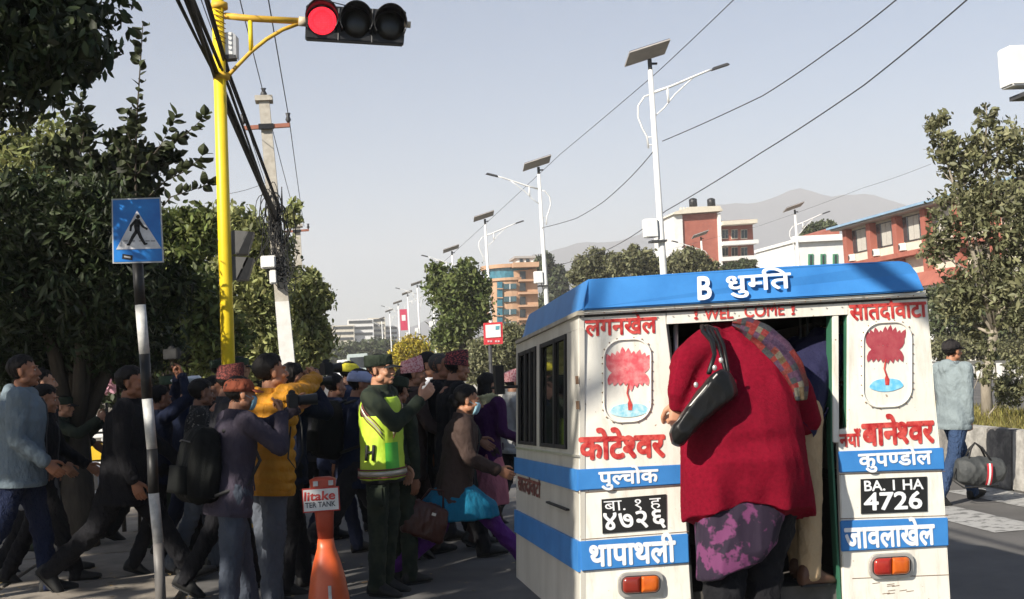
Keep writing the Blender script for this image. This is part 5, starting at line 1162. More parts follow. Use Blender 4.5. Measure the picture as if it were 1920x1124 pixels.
    # face details
    Hm = lambda v: J['hc'] + J['hm'] @ (Vector(v)*hs)
    if True:
        for sx in (-1,1):
            if not low:
                b = MB(); b.ell(Hm((sx*.0305,.084,.0035)), (.0105*s,.0065*s,.0062*s), J['hm'], 10, 8); e = b.build('eye', M_EYEW, t, True)
                b = MB(); b.ell(Hm((sx*.0305,.0895,.0035)), (.0052*s,.002*s,.0052*s), J['hm'], 8, 6); b.build('iris', M_IRIS, e, True)
            b = MB(); b.tube([Hm((sx*.014,.0965,.022)), Hm((sx*.032,.0945,.0285)), Hm((sx*.049,.083,.024))], [.0032*s,.0038*s,.002*s], 6); b.build('eyebrow', M_HAIR, t, True)
        if not low:
            b = MB(); b.tube([Hm((-.021,.095,-.0655)), Hm((0,.1015,-.0645)), Hm((.021,.095,-.0655))], [.002,.0045,.002], 6); b.build('mouth', M_LIP, t, True)
    # hair from the scalp of the head surface
    if hair:
        N_ = normals(hv, hq); x, y, z = hv[:,0], hv[:,1], hv[:,2]
        line = np.where(y > .0, .062-.0*y - 1.1*(np.abs(x)>.05)*(np.abs(x)-.05), -.055) ; line = np.where((y <= .03)&(y > -.02), .0+ (y+.02)*1.25, line); line = np.where(y <= -.02, -.055, line); line = line + .006*np.sin(x*160+sd)+.004*np.sin(x*330+y*200+sd)
        if hair == 'long': line = np.where(y < .0, -.12, line)
        ear = (np.abs(x) > .069)&(y > -.03)&(y < .02)&(z < .03); sel = (z > line)&~ear; thick = {'short':.010,'buzz':.003,'thick':.020,'long':.022,'bun':.016}[hair]
        hvv = hv + N_*(thick*np.clip((z-line)/.035, .05, 1)*np.clip((z+.07)/.12, .25, 1))[:,None]; hvv += N_*(folds(hv*np.array([1,1,.4]), sd, .0030, 120)+np.random.default_rng(sd).normal(size=len(hv))*.0012)[:,None]; fm = sel[hq].all(axis=1); q2 = hq[fm]; uq, inv = np.unique(q2, return_inverse=True)
        Vh = apply(hvv[uq], J['hm'], J['hc'], hs); me = mesh_arr('hair', Vh, inv.reshape(-1,4)); ho = link('hair', me, hair_m or M_HAIR, t, True); md = ho.modifiers.new('s','SOLIDIFY'); md.thickness = .006; md.offset = -1
        if hair in ('long','bun'):
            b = MB()
            if hair == 'long': b.rings([[Hm((rx_*math.cos(a), cy_+ry_*math.sin(a), z_)) for a in [2*math.pi*k/14 for k in range(14)]] for z_, rx_, ry_, cy_ in ((-.20,.05,.02,-.085),(-.14,.085,.04,-.075),(-.06,.088,.055,-.06),(.03,.085,.06,-.05),(.08,.05,.04,-.05))])
            else: b.ell(Hm((0,-.125,.0)), (.045*s,.035*s,.042*s)); b.ell(Hm((0,-.10,-.03)), (.05*s,.04*s,.04*s))
            V, Q = remesh(b, .009, 2); V += normals(V,Q)*folds(V, sd, .003, 90)[:,None]; link('hair', mesh_arr('hair', V, Q), hair_m or M_HAIR, t, True)
    # hats
    def ringh(z_, rx_, ry_, cy=-.016, n=24, tilt=0.):
        z_ = z_-.012; rx_ *= 1.06; ry_ *= 1.05
        return [Hm((rx_*math.cos(a), cy+ry_*math.sin(a), z_+tilt*math.sin(a))) for a in [2*math.pi*k/n for k in range(n)]]
    if hat == 'soldier':
        visor_m = visor_m or M_RUB
        b = MB(); b.rings([ringh(.040,.083,.104), ringh(.06,.0845,.1055), ringh(.090,.086,.106), ringh(.118,.086,.105), ringh(.126,.081,.099,tilt=-.003), ringh(.126,.03,.04)]); c_ = b.build('cap', hat_m, t, True, .0)
        b = MB(); b.rings([[Hm((.078*math.sin(a)*k, .06+.0+(.115*math.cos(a)*k if k > .5 else .02), .040-.014*k+dz)) for a in [R(-85)+R(170)*j/12 for j in range(13)]] for k, dz in ((.3,0),(1.0,-.012),(1.0,-.018),(.3,-.006))]); b.build('visor', visor_m or hat_m, c_, True)
    elif hat == 'baseball':
        b = MB(); b.rings([ringh(.030,.083,.103), ringh(.06,.085,.104), ringh(.095,.078,.094), ringh(.118,.06,.07), ringh(.128,.03,.035), ringh(.131,.008,.008)]); c_ = b.build('cap', hat_m, t, True)
        b = MB(); rows = []
        for k, dz in ((.0,.004),(.5,.0),(1.0,-.014),(1.0,-.018),(.5,-.004),(.0,0)): rows.append([Hm((.075*math.sin(a), .055+.03*math.cos(a)+k*.078*math.cos(a)**.6, .034+dz-.006*abs(math.sin(a)))) for a in [R(-84)+R(168)*j/14 for j in range(15)]])
        b.rings(rows); b.build('visor', visor_m or hat_m, c_, True)
        b = MB(); b.ell(Hm((0,-.016,.132)), (.008,.008,.005)); b.build('button', hat_m, c_, True)
    elif hat == 'topi':
        b = MB(); b.rings([ringh(.030,.083,.101), ringh(.075,.086,.102), ringh(.125,.078,.098,tilt=.014), ringh(.158,.066,.090,tilt=.022), ringh(.160,.045,.07,tilt=.018), ringh(.140,.02,.05,tilt=.01)]); b.build('topi', hat_m, t, False, .003)
    elif hat == 'police':
        b = MB(); b.rings([ringh(.038,.083,.104), ringh(.075,.085,.106)]); c_ = b.build('cap_band', mat('police_blue_band',(.10,.25,.5),rough=.7), t, True)
        b = MB(); b.rings([ringh(.074,.086,.107), ringh(.10,.115,.135,tilt=.01), ringh(.118,.122,.140,tilt=.014), ringh(.132,.105,.12,tilt=.016), ringh(.135,.04,.05,tilt=.01)]); b.build('cap_crown', hat_m, t, True)
        b = MB(); b.rings([[Hm((.075*math.sin(a), .06+.02*math.cos(a)+k*.05*math.cos(a)**.6, .040-.025*k+dz)) for a in [R(-80)+R(160)*j/12 for j in range(13)]] for k, dz in ((0,0),(1,0),(1,-.004),(0,-.004))]); b.build('visor', M_RUB, c_, True)
    if mask:
        b = MB(); 
        b.rings([[Hm((w_*math.sin(a), y0+ d_*math.cos(a), z_)) for a in [R(-75)+R(150)*j/10 for j in range(11)]] + [Hm((w_*.93*math.sin(a), y0-.004+ d_*.95*math.cos(a), z_)) for a in [R(75)-R(150)*j/10 for j in range(11)]] for z_, w_, d_, y0 in ((-.010,.060,.050,.052),(-.03,.064,.062,.053),(-.06,.064,.064,.048),(-.09,.058,.060,.042),(-.112,.045,.045,.04))]); b.build('face_mask', M_MASK, t, True)
        for sx in (-1,1):
            b = MB(); b.tube([Hm((sx*.06,.06,-.03)), Hm((sx*.077,.02,-.01)), Hm((sx*.08,-.02,.01))], .0018, 5); b.build('mask_strap', M_MASK, t)
    # clothes
    fl = 1+flare
    if top_m:
        b = MB(); k = 1.0+bulk; hz = hem*s
        b.loft([ax(P-u*hz,.178*s*B_*k*fl,.135*s*B_*k*fl), ax(P-u*hz*.4,.180*s*B_*k,.135*s*B_*k), ax(P+u*.06*s,.168*s*B_*k,.130*s*B_*k), ax(P+u*.18*s,.160*s*B_*k,.122*s*B_*k), ax(P+u*.32*s,.178*s*B_*k,.132*s*B_*k), ax(P+u*.42*s,.180*s*B_*k,.122*s*B_*k), ax(P+u*.478*s,.135*s*B_**.5,.098*s*k), ax(P+u*.505*s,.085*s,.078*s), ax(P+u*.525*s,.068*s,.068*s)], 22)
        for i in (0,1):
            S, E_, W_ = J['sh'][i], els[i], wr[i]; r1, r2_, r3 = .070*s*B_**.5*k, .057*s*k, .044*s*k
            b.cone(S - (S-P-u*.475*s)*.25, S, .075*s, r1, 12, .5); b.cone(S, E_, r1, r2_, 14); W2 = W_ + (W_-E_).normalized()*.005; b.cone(E_, W2, r2_, r3, 14, .55)
            if puffy:
                for q in range(5): f = (q+.5)/5; b.ell(S.lerp(E_,f), (r1*1.08-.01*f,)*3); b.ell(E_.lerp(W_,f), (r2_*1.1-.01*f,)*3)
        if hood:
            hq_ = J['neck']-fy*.075*s*1; b.ell(hq_-u*.0*s, (.11*s,.06*s,.055*s), frame(fy,u)); b.ell(hq_-fy*.025*s-u*.05*s, (.085*s,.05*s,.07*s))
        o = garment('jacket', b, vox_c, top_m, t, sd, .0065*wrk if not puffy else .004, 30)
        if puffy:
            me = o.data; V, Q = get_np(me); V = V.copy(); N_ = normals(V, Q); hgt = (V-np.array(P)) @ np.array(u); V += N_*(np.abs(np.sin(hgt/s*42))**.5*.024-.013)[:,None]; me.vertices.foreach_set('co', V.astype(np.float32).ravel()); me.update()
        b = MB(); n0 = J['neck']+u*.004; b.rings([[n0+u*dz+rx*(r_*s*math.cos(a))+fy*(r_*s*1.02*math.sin(a)-.004) for a in [2*math.pi*k_/20 for k_ in range(20)]] for dz, r_ in ((-.03,.088),(.0,.084),(.026,.079),(.030,.074),(.0,.070))], cap=False); b.build('jacket_collar', top_m, t, True)
        b = MB()
        zz_ = P-u*hem*s; b.rings([[zz_+u*dz+rx*((.182*B_*(1+bulk)*fl+e)*s*math.copysign(abs(math.cos(a))**.85,math.cos(a)))+fy*((.139*B_*(1+bulk)*fl+e)*s*math.copysign(abs(math.sin(a))**.85,math.sin(a))) for a in [2*math.pi*k_/28 for k_ in range(28)]] for dz, e in ((-.03,-.006),(-.012,.002),(.012,.002),(.03,-.008))], cap=False); b.build('hem_band', top_m, t, True)
        for i in (0,1):
            d_ = (wr[i]-els[i]).normalized(); b = MB(); b.tube([wr[i]-d_*.035, wr[i]-d_*.03, wr[i]+d_*.008, wr[i]+d_*.012], [.040*s*(1+bulk),.047*s*(1+bulk),.046*s*(1+bulk),.036*s], 14); b.build('cuff', top_m, t, True)
        if not low:
            b = MB(); pts_ = []
            for zq, cq in ((-hem*.9,.139),(0,.138),(.10,.130),(.20,.126),(.32,.135),(.42,.125),(.47,.10)): pts_.append(P+u*zq*s+fy*((cq*B_*(1+bulk)+.006)*s))
            b.tube(pts_, .006, 6); b.build('zip', M_DGREY, t)
            for sx in (-1,1):
                q0 = P+u*.02*s+rx*(sx*.13*s*B_)+fy*(.112*s*B_*(1+bulk)); b = MB(); b.tube([q0, q0+u*.07*s+rx*(sx*.03*s)-fy*.03*s], .0055, 6); b.build('pocket_welt', top_m, t)
        if collar:
            b = MB(); n0 = J['neck']; cc = [n0+rx*(.071*s*math.cos(a))+fy*(.070*s*math.sin(a)+.0) for a in [2*math.pi*k/18 for k in range(19)]]; b.rings([[c_-u*.012 for c_ in cc[:-1]], [c_+u*.028+(c_-n0)*-.10 for c_ in cc[:-1]]], cap=False); oc = b.build('shirt_collar', collar, t, True); md = oc.modifiers.new('s','SOLIDIFY'); md.thickness = .005
    if kurta:
        b = MB(); m_, ln = kurta; b.loft([ax(P-u*ln*s,.20*s*B_,.155*s*B_), ax(P-u*.15*s,.185*s*B_,.14*s*B_), ax(P+u*.05*s,.16*s*B_,.122*s*B_)], 20); garment('kurta', b, vox_c, m_, t, sd+50, .009, 26, sz=.15)
    if skirt:
        m_, zb, w_ = skirt; b = MB(); ff = (feet[0][0]+feet[1][0])/2; sp_ = abs(feet[0][0].y-feet[1][0].y)/2
        b.loft([((0,ff.y*.6,zb), w_*s, max(w_*.75*s, sp_*.66)), ((0,ff.y*.45,zb+.35*(P.z-zb)), w_*.92*s, max(w_*.7*s,sp_*.62)), ((0,ff.y*.2,zb+.7*(P.z-zb)), w_*.80*s, max(.15*s,sp_*.40)), (P-u*.02, .165*s*B_, .125*s*B_), (P+u*.05, .15*s, .11*s)], 22); garment('skirt', b, vox_c, m_, t, sd+9, .007, 22, sz=.08)
    if bot_m:
        b = MB(); b.ell(P-u*.02*s, (.158*s*B_,.118*s*B_,.12*s))
        for i in (0,1):
            an, fd, pa = feet[i]; k_ = knees[i]; b.cone(hips[i], k_, .098*s*B_, .074*s*B_**.5, 14); b.cone(k_, an+(an-k_).normalized()*.035*s, .074*s*B_**.5, .062*s, 14, .4)
        V = garment('trousers', b, vox_c, bot_m, t, sd+3, .008*wrk, 34, sz=.8)
    for i in (0,1):
        an, fd, pa = feet[i]; b = MB(); M = Matrix.Rotation(pa, 3, 'X'); yaw_f = Matrix.Rotation(R((8,-8)[i]), 3, 'Z')
        sh = lambda v: an + yaw_f @ (M @ (Vector(v)*s))
        secs = [(-.075,.028,.036,-.040),(-.06,.038,.056,-.022),(-.01,.042,.066,-.014),(.05,.044,.050,-.030),(.10,.047,.036,-.044),(.15,.045,.027,-.053),(.19,.028,.018,-.062)]
        b.rings([[sh((rx_*math.cos(a), y_, zc_+rz_*math.sin(a) if zc_+rz_*math.sin(a) > -.078 else -.078)) for a in [2*math.pi*k/14 for k in range(14)]] for y_, rx_, rz_, zc_ in secs]); so_ = b.build('shoe', shoe_m or M_RUB, t, True)
        b = MB(); b.rings([[sh((rx_*1.04*math.cos(a), y_, z_)) for y_, rx_ , a in [(.06+.13*math.sin(q), .043, 0) for q in (0,)] for a in (0,)] for z_ in (0,)]) if False else b.poly([sh((.040*math.cos(q)*(1.0 if math.sin(q) > 0 else .85), .058+.128*math.sin(q), -.086)) for q in [2*math.pi*k/18 for k in range(18)]], (M @ Vector((0,0,.012)))*1.0); b.build('sole', M_RUB, so_)
    t['_'] = 0; del t['_']
    def wl_(v): return root + RZ @ Vector(v)
    PM[label] = dict(t=t, J=J, s=s, root=root, RZ=RZ, hands=[wl_(h) for h in hands], wr=[wl_(q) for q in wr], els=[wl_(q) for q in els], w=wl_, P=P, u=u, rx=rx, fy=fy, Hm=Hm, B=B_, sh=J['sh'])
    return PM[label]
# cloth
C = dict(black=cloth('black_suit_cloth',(.010,.010,.012)), charcoal=cloth('charcoal_cloth',(.028,.028,.032)), navy=cloth('navy_cloth',(.014,.020,.045)), dnavy=cloth('dark_navy_uniform',(.010,.014,.032)),
 grey=cloth('grey_trouser_cloth',(.085,.095,.115)), bgrey=cloth('blue_grey_jacket',(.15,.19,.22),var=.1,bump=.7), jeans=cloth('blue_jeans',(.035,.06,.12),bscale=60), djeans=cloth('dark_jeans',(.012,.018,.045),bscale=60),
 yellow=cloth('mustard_puffer',(.46,.20,.018),rough=.6), mauve=cloth('faded_purple_shirt',(.05,.042,.058)), brown=cloth('brown_wool',(.060,.040,.034)), dbrown=cloth('dark_brown_cloth',(.035,.022,.020)),
 purple=cloth('deep_purple_knit',(.045,.010,.055)), pink=cloth('dusty_pink_cloth',(.34,.11,.14)), blue=cloth('teal_blue_cotton',(.012,.15,.26)), violet=cloth('violet_leggings',(.09,.02,.16)),
 white=cloth('white_shirt',(.62,.62,.62)), cream=cloth('cream_scarf',(.50,.46,.25)), olive=cloth('olive_uniform',(.03,.042,.026)), hoodie=cloth('pale_grey_hoodie',(.21,.25,.26),var=.04), greyc=cloth('light_grey_coat',(.30,.30,.29)),
 lgrey=cloth('light_grey_kurta',(.16,.16,.165)), beige=cloth('beige_trousers',(.40,.29,.17)), maroon=cloth('maroon_cloth',(.10,.012,.02)))
C['camo'] = mat('camouflage_cloth', (.010,.017,.010), rough=.9, col2=(.022,.030,.017), scale=9, thr=(.44,.56), detail=2, bump=.4, bscale=25)
C['speck'] = mat('speckled_black_cloth', (.012,.012,.012), rough=.9, col2=(.20,.19,.17), scale=55, thr=(.60,.66), detail=2, bump=.4, bscale=25)
C['capred'] = cloth('rust_cap', (.20,.055,.03)); C['capyel'] = cloth('yellow_cap', (.70,.62,.06)); C['caplav'] = cloth('lavender_cap', (.33,.36,.52)); C['capblk'] = cloth('black_cap', (.025,.022,.022)); C['capgrn'] = cloth('green_cap_cloth', (.030,.040,.028)); C['capgrn2'] = cloth('grey_green_cap', (.05,.075,.05))
C['topipink'] = mat('pink_woven_topi', (.50,.13,.15), rough=.9, col2=(.72,.42,.40), scale=70, thr=(.42,.55), detail=2)
C['topired'] = mat('dark_woven_topi', (.03,.015,.02), rough=.9, col2=(.35,.06,.06), scale=60, thr=(.5,.58), detail=2, stretch=(1,1,2))
C['topidk'] = mat('maroon_woven_topi', (.05,.012,.012), rough=.9, col2=(.20,.05,.04), scale=80, thr=(.45,.6), detail=2)
C['capwht'] = cloth('white_cap_top', (.68,.70,.74))
K = dict(skin=0)
W1, W2, W3 = ((17,8),(-13,14)), ((-12,14),(15,6)), ((8,4),(-7,10)); ST = ((3,2),(-3,2))
A_SW = (('s',-13,14),('s',12,18)); A_SW2 = (('s',12,16),('s',-12,12)); A_DN = (('s',5,15),('s',-4,12))
person('man at far left in a pale blue-grey puffy jacket and jeans, walking right', 44,664,10.0, -88, legs=W1, arms=(('s',-10,35),('s',-12,30)), top_m=C['bgrey'], bot_m=C['djeans'], skin=1, bulk=.12, hood=True, hem=.12, build=1.1, lean=3)
person('light-faced man looking over the shoulder of the suited man at far left', 80,690,11.2, -80, legs=W2, arms=A_SW, top_m=C['charcoal'], bot_m=C['black'], skin=2, low=False)
person('short man in black jacket with white collar over a long grey shirt', 86,722,10.6, -92, legs=W2, arms=A_SW2, top_m=C['black'], bot_m=C['black'], skin=0, kurta=(C['lgrey'],.26), collar=C['white'], hair='thick')
sol4 = person('camouflaged soldier in a green cap holding up a phone, beyond the suited man', 120,738,12.6, -95, legs=W3, arms=(('t',(.05,.42,-.02)),('t',(-.02,.44,.02))), lean=16, top_m=C['camo'], bot_m=C['camo'], skin=2, hat='soldier', hat_m=C['capgrn'], grip=(True,True))
person('large man in a black suit striding right just left of the crossing sign post', 246,687,10.1, -88, legs=((34,4),(-26,24)), arms=(('s',14,20),('s',-10,22)), lean=7, top_m=C['black'], bot_m=C['black'], skin=1, build=1.22, hem=.20, hair='thick', head=(-10,0))
p6 = person('dark-clothed person behind the sign post with both arms up taking a picture', 300,722,10.8, -60, arms=(('h',(-.02,.16,.20),(-.6,.3,-.6)),('h',(.10,.14,.22),(.6,.3,-.6))), top_m=C['dnavy'], bot_m=C['black'], skin=1, grip=(True,True), legs=W3)
person('soldier in a plain green cap walking behind the sign post', 322,697,12.2, -85, top_m=C['olive'], bot_m=C['olive'], skin=2, hat='soldier', hat_m=C['capgrn2'], legs=W1, arms=A_SW, low=True)
person('traffic policeman in navy uniform and white-topped blue-banded cap', 350,698,11.5, -85, top_m=C['navy'], bot_m=C['dnavy'], skin=2, hat='police', hat_m=C['capwht'], legs=W2, arms=A_SW, lean=6)
person('man in a black speckled jacket and grey trousers walking right', 378,712,10.5, -85, top_m=C['speck'], bot_m=C['grey'], skin=3, legs=W1, arms=A_SW2, hair='thick', lean=5)
person('man in a dark coat mostly hidden behind the backpack photographer', 404,704,11.0, -95, top_m=C['black'], bot_m=C['black'], skin=1, legs=W2, arms=A_SW, low=True)
person('soldier in a green cap beneath the foot of the yellow pole, left of the pair', 414,668,14.6, -100, top_m=C['olive'], bot_m=C['olive'], skin=1, hat='soldier', hat_m=C['capgrn2'], legs=W3, arms=A_DN, low=True)
person('soldier in a green cap just right of the yellow pole, facing right', 449,664,14.2, -80, top_m=C['olive'], bot_m=C['olive'], skin=2, hat='soldier', hat_m=C['capgrn2'], legs=W3, arms=A_DN, low=True)
person('man in a dark maroon woven topi behind the rust-capped photographer', 432,676,9.5, -85, top_m=C['charcoal'], bot_m=C['black'], skin=3, hat='topi', hat_m=C['topidk'], legs=W1, arms=A_SW)
p12 = person('photographer in a mustard yellow puffer jacket raising a camera, seen from behind', 508,664,8.55, -52, legs=ST, arms=(('w',tuple(at(560,745,8.75)),(-.3,.2,-1)),('w',tuple(at(598,705,8.95)),(.5,.0,-1))), top_m=C['yellow'], bot_m=C['grey'], skin=0, hair='thick', puffy=True, bulk=.14, hem=.13, lean=6, head=(-12,6), grip=(True,True), build=1.05)
p13 = person('dark-haired man holding a camera to his eye behind the yellow jacket', 548,680,9.3, -75, legs=W3, arms=(('h',(-.04,.14,-.02),(-.4,.1,-1)),('h',(.05,.15,-.02),(.5,.1,-1))), top_m=C['dnavy'], bot_m=C['black'], skin=0, grip=(True,True))
p11 = person('photographer in rust cap, face mask and dark purple shirt aiming a camera', 450,702,8.05, -68, legs=((8,4),(-6,4)), arms=(('w',tuple(at(556,765,8.2)),(-.5,.3,-1)),('w',tuple(at(527,780,8.0)),(.6,.0,-1))), top_m=C['mauve'], bot_m=cloth('slate_trousers',(.055,.065,.085)), skin=0, hair='short', hat='baseball', hat_m=C['capred'], mask=True, lean=9, hem=.13, head=(-6,-4), grip=(True,True), build=1.08)
person('person in a bright yellow cap beyond the officer', 655,676,12.2, -80, top_m=C['navy'], bot_m=C['black'], skin=2, hat='baseball', hat_m=C['capyel'], legs=W1, arms=A_SW, low=True)
p16 = person('person in a pale lavender cap wearing a black backpack, left of the officer', 676,689,9.9, -75, top_m=C['navy'], bot_m=C['charcoal'], skin=1, hat='baseball', hat_m=C['caplav'], legs=((30,10),(-24,20)), arms=A_SW, lean=8, hem=.14)
person('man in a navy jacket, head down, between the cameras and the yellow cap', 628,700,11.0, -70, top_m=C['navy'], bot_m=C['dnavy'], skin=1, legs=W2, arms=A_SW2, low=True)
off = person('police officer in a green peaked cap and neon yellow vest, arm stretched out', 712,655,8.85, -116, legs=ST, arms=(('s',6,20,12),('t',(-.12,.33,-.05),(.5,-.1,-1))), top_m=C['camo'], bot_m=C['camo'], skin=2, hat='soldier', hat_m=C['capgrn'], hair='buzz', lean=1, head=(-6,2), hem=.06, build=.93)
s19 = person('second officer in dark cap and vest facing away, beside the neon-vested one', 745,700,9.25, -55, legs=ST, arms=(('s',4,12),('s',10,30)), top_m=C['camo'], bot_m=C['camo'], skin=1, hat='soldier', hat_m=C['capgrn'], lean=4, head=(20,-10))
person('man in a pink woven topi and brown coat, looking right', 775,666,10.4, -85, legs=W1, arms=(('s',-10,20),('s',10,60)), top_m=C['brown'], bot_m=C['dbrown'], skin=0, hat='topi', hat_m=C['topipink'], hem=.22, lean=5)
person('man with white shirt collar between the pink topi and the balding man', 803,660,11.3, -85, legs=W2, arms=A_SW, top_m=C['white'], bot_m=C['charcoal'], skin=0, low=False)
person('balding man with cropped grey hair in a black suit', 826,661,10.7, -100, legs=W1, arms=A_SW2, top_m=C['black'], bot_m=C['black'], skin=1, hair='buzz', collar=C['white'], hem=.18, hair_m=mat('greying_hair',(.05,.045,.04),rough=.7))
person('tall man in a red-striped dark topi and black suit with white collar', 856,652,10.2, -88, legs=W2, arms=(('s',10,50),('s',-6,20)), top_m=C['black'], bot_m=C['black'], skin=1, hat='topi', hat_m=C['topired'], collar=C['white'], build=1.2, hem=.20)
p24 = person('woman in blue face mask, brown shawl and blue kurta striding with a handbag', 875,722,9.35, -88, legs=((36,2),(-28,26)), arms=(('s',-16,12),('s',10,40)), top_m=C['brown'], bot_m=C['violet'], skin=0, hair='bun', mask=True, lean=11, hem=.16, bulk=.12, skirt=(C['blue'],.43,.24), head=(0,-8))
p25 = person('woman in a purple jacket, cream scarf and dusty pink skirt seen from behind', 914,701,10.8, -50, legs=W1, arms=(('s',10,60),('s',10,50)), top_m=C['purple'], bot_m=C['dbrown'], skin=0, hair='long', hem=.13, skirt=(C['pink'],.36,.27), lean=5)
person('person in a light grey coat half hidden by the front of the minibus', 962,690,12.0, -80, legs=W2, arms=A_SW, top_m=C['greyc'], bot_m=C['charcoal'], skin=2, low=True, hat='topi', hat_m=C['topipink'])
p27 = person('man in a black cap, pale grey hoodie and jeans walking right with a duffel bag', 1784,634,11.0, -72, legs=((22,6),(-16,18)), arms=(('s',10,20),('w',tuple(at(1818,795,10.85)),(.3,-.4,-1))), top_m=C['hoodie'], bot_m=C['jeans'], skin=0, hat='baseball', hat_m=C['capblk'], hood=True, bulk=.06, hem=.12, lean=4, grip=(False,True), group=None, wrk=.6)
for lab, px, top, D_, tm, k in (('short dark-haired person between the grey jacket and the suited man at far left',112,700,13.2,'charcoal',1),('woman with dark hair in the middle of the crowd behind the traffic policeman',362,712,13.0,'dbrown',2),
     ('man in black beyond the striding suited man',268,705,12.8,'black',3),('dark-haired man behind the mustard jacket and the camera',590,690,11.8,'charcoal',0),('man in black suit behind the second officer',760,690,12.0,'black',1),('dark-suited man between the balding man and the tall topi wearer',842,690,12.4,'black',2)):
    person(lab, px, top, D_, -88, legs=(W1,W2)[k % 2], arms=(A_SW,A_SW2)[k % 2], top_m=C[tm], bot_m=C['black'], skin=k, low=True)
# ---- things worn or carried
def worn_pack(p, label, m, w_=.30, h_=.46, d_=.17, drop=.0):
    s = p['s']; P, u, rx, fy = p['P'], p['u'], p['rx'], p['fy']; w = p['w']; base = w(P+u*.05*s-fy*.22*s)
    t = empty('backpack', base, 0, label, 'backpack'); RZ = p['RZ']
    X, Y, Z = RZ @ rx, RZ @ fy, RZ @ u; L = lambda x, y, z: X*(x*s) + Y*(y*s) + Z*(z*s)
    b = MB(); b.rings([[L(w_/2*kx*math.copysign(abs(math.cos(a))**.5, math.cos(a)), -.0+d_/2*ky*math.copysign(abs(math.sin(a))**.5, math.sin(a))-.02*math.sin(z/h_*3), z-drop) for a in [2*math.pi*k/20 for k in range(20)]] for z, kx, ky in ((0,.75,.7),(.03,.95,1.05),(h_*.4,1,1.15),(h_*.75,.95,1),(h_*.93,.8,.75),(h_,.45,.4))])
    V, Q = remesh(b, .012, 2); V += normals(V,Q)*folds(V, 4, .008, 30)[:,None]; link('bag_body', mesh_arr('bag_body', V, Q), m, t, True)
    b = MB(); b.rings([[L(w_*.36*math.copysign(abs(math.cos(a))**.5, math.cos(a)), -d_*.62+.045*math.copysign(abs(math.sin(a))**.5, math.sin(a)), z-drop) for a in [2*math.pi*k/16 for k in range(16)]] for z in (.05,.08,h_*.42,h_*.46)]); b.build('front_pocket', m, t, True)
    for sx in (-1,1):
        b = MB(); pts = [L(sx*w_*.3,d_*.4,h_*.95-drop), L(sx*.11,d_*.8,h_*1.02-drop), L(sx*.12,.27,h_*.93-drop), L(sx*.135,.36,h_*.6-drop), L(sx*.16,.28,.14-drop), L(sx*w_*.45,.06,.05-drop)]; b.tube(pts, .013*s, 6); b.build('strap', M_RUB, t, True)
    b = MB(); b.tube([L(-w_*.3,-d_*.55,h_*.78-drop), L(0,-d_*.66,h_*.8-drop), L(w_*.3,-d_*.55,h_*.78-drop)], .005, 5); b.build('zip', M_DGREY, t)
    return t
M_PACK = mat('black_nylon', (.006,.0065,.006), rough=.7, col2=(.012,.013,.012), scale=6, bump=.3, bscale=120, spec=.08)
worn_pack(p11, 'black backpack on the rust-capped photographer', M_PACK, .34, .50, .22, .13)
worn_pack(p16, 'black backpack on the lavender-capped person left of the officer', M_PACK, .30, .46, .2)
def camera_obj(pos, d, label, s=1.0, lens=.12):
    t = empty('camera', pos, 0, label, 'camera'); d = Vector(d).normalized(); x = d.cross(Vector((0,0,1))).normalized(); z = x.cross(d); M = Matrix((x,d,z)).transposed()
    b = MB(); b.box((0,0,0), (.14*s,.06*s,.09*s), M); b.box(M @ Vector((0,0,.055*s)), (.05*s,.05*s,.03*s), M, .7); b.build('camera_body', M_RUB, t, bevel=.006)
    b = MB(); b.tube([M @ Vector((0,.03*s,0)), M @ Vector((0,.05*s,0)), M @ Vector((0,.055*s,0)), M @ Vector((0,(.03+lens)*s,0))], [.036*s,.036*s,.031*s,.038*s], 16); b.build('lens', M_BLK2, t, True)
    return t
def fwd(p, up=0): return p['RZ'] @ Vector((0,1,up))
camera_obj(at(548,752,8.05), Vector((1,.15,.02)), 'black camera held to the masked photographer\'s face', 1.0, .13)
camera_obj(at(612,692,9.05), Vector((1,.3,.05)), 'black camera raised in the mustard-jacketed photographer\'s hand', 1.0, .08)
camera_obj(at(592,716,9.15), Vector((1,.25,.0)), 'black camera at the eye of the man behind the yellow jacket', .9, .1)
camera_obj(at(322,664,10.75), Vector((.5,1,.0)), 'dark camera held high beside the sign post', 1.0, .06)
h = sol4['hands'][1]; t = empty('phone', h+Vector((.03,0,.04)), 0, 'phone held out by the camouflaged soldier at left', 'phone'); b = MB(); b.box((0,0,0),(.012,.075,.15)); b.build('phone_body', M_RUB, t, bevel=.003); b = MB(); b.box((-.0075,0,0),(.002,.066,.135)); b.build('screen', M_PANE, t)
# camera strap on the yellow jacket
b = MB(); b.tube([at(558,770,8.35), at(566,800,8.2), at(568,850,8.18), at(555,880,8.18), at(540,860,8.2), at(545,800,8.25)], .006, 5); tag(b.build('camera_strap', M_RUB, None, True), 'thin black camera strap looped over the mustard jacket', 'strap')
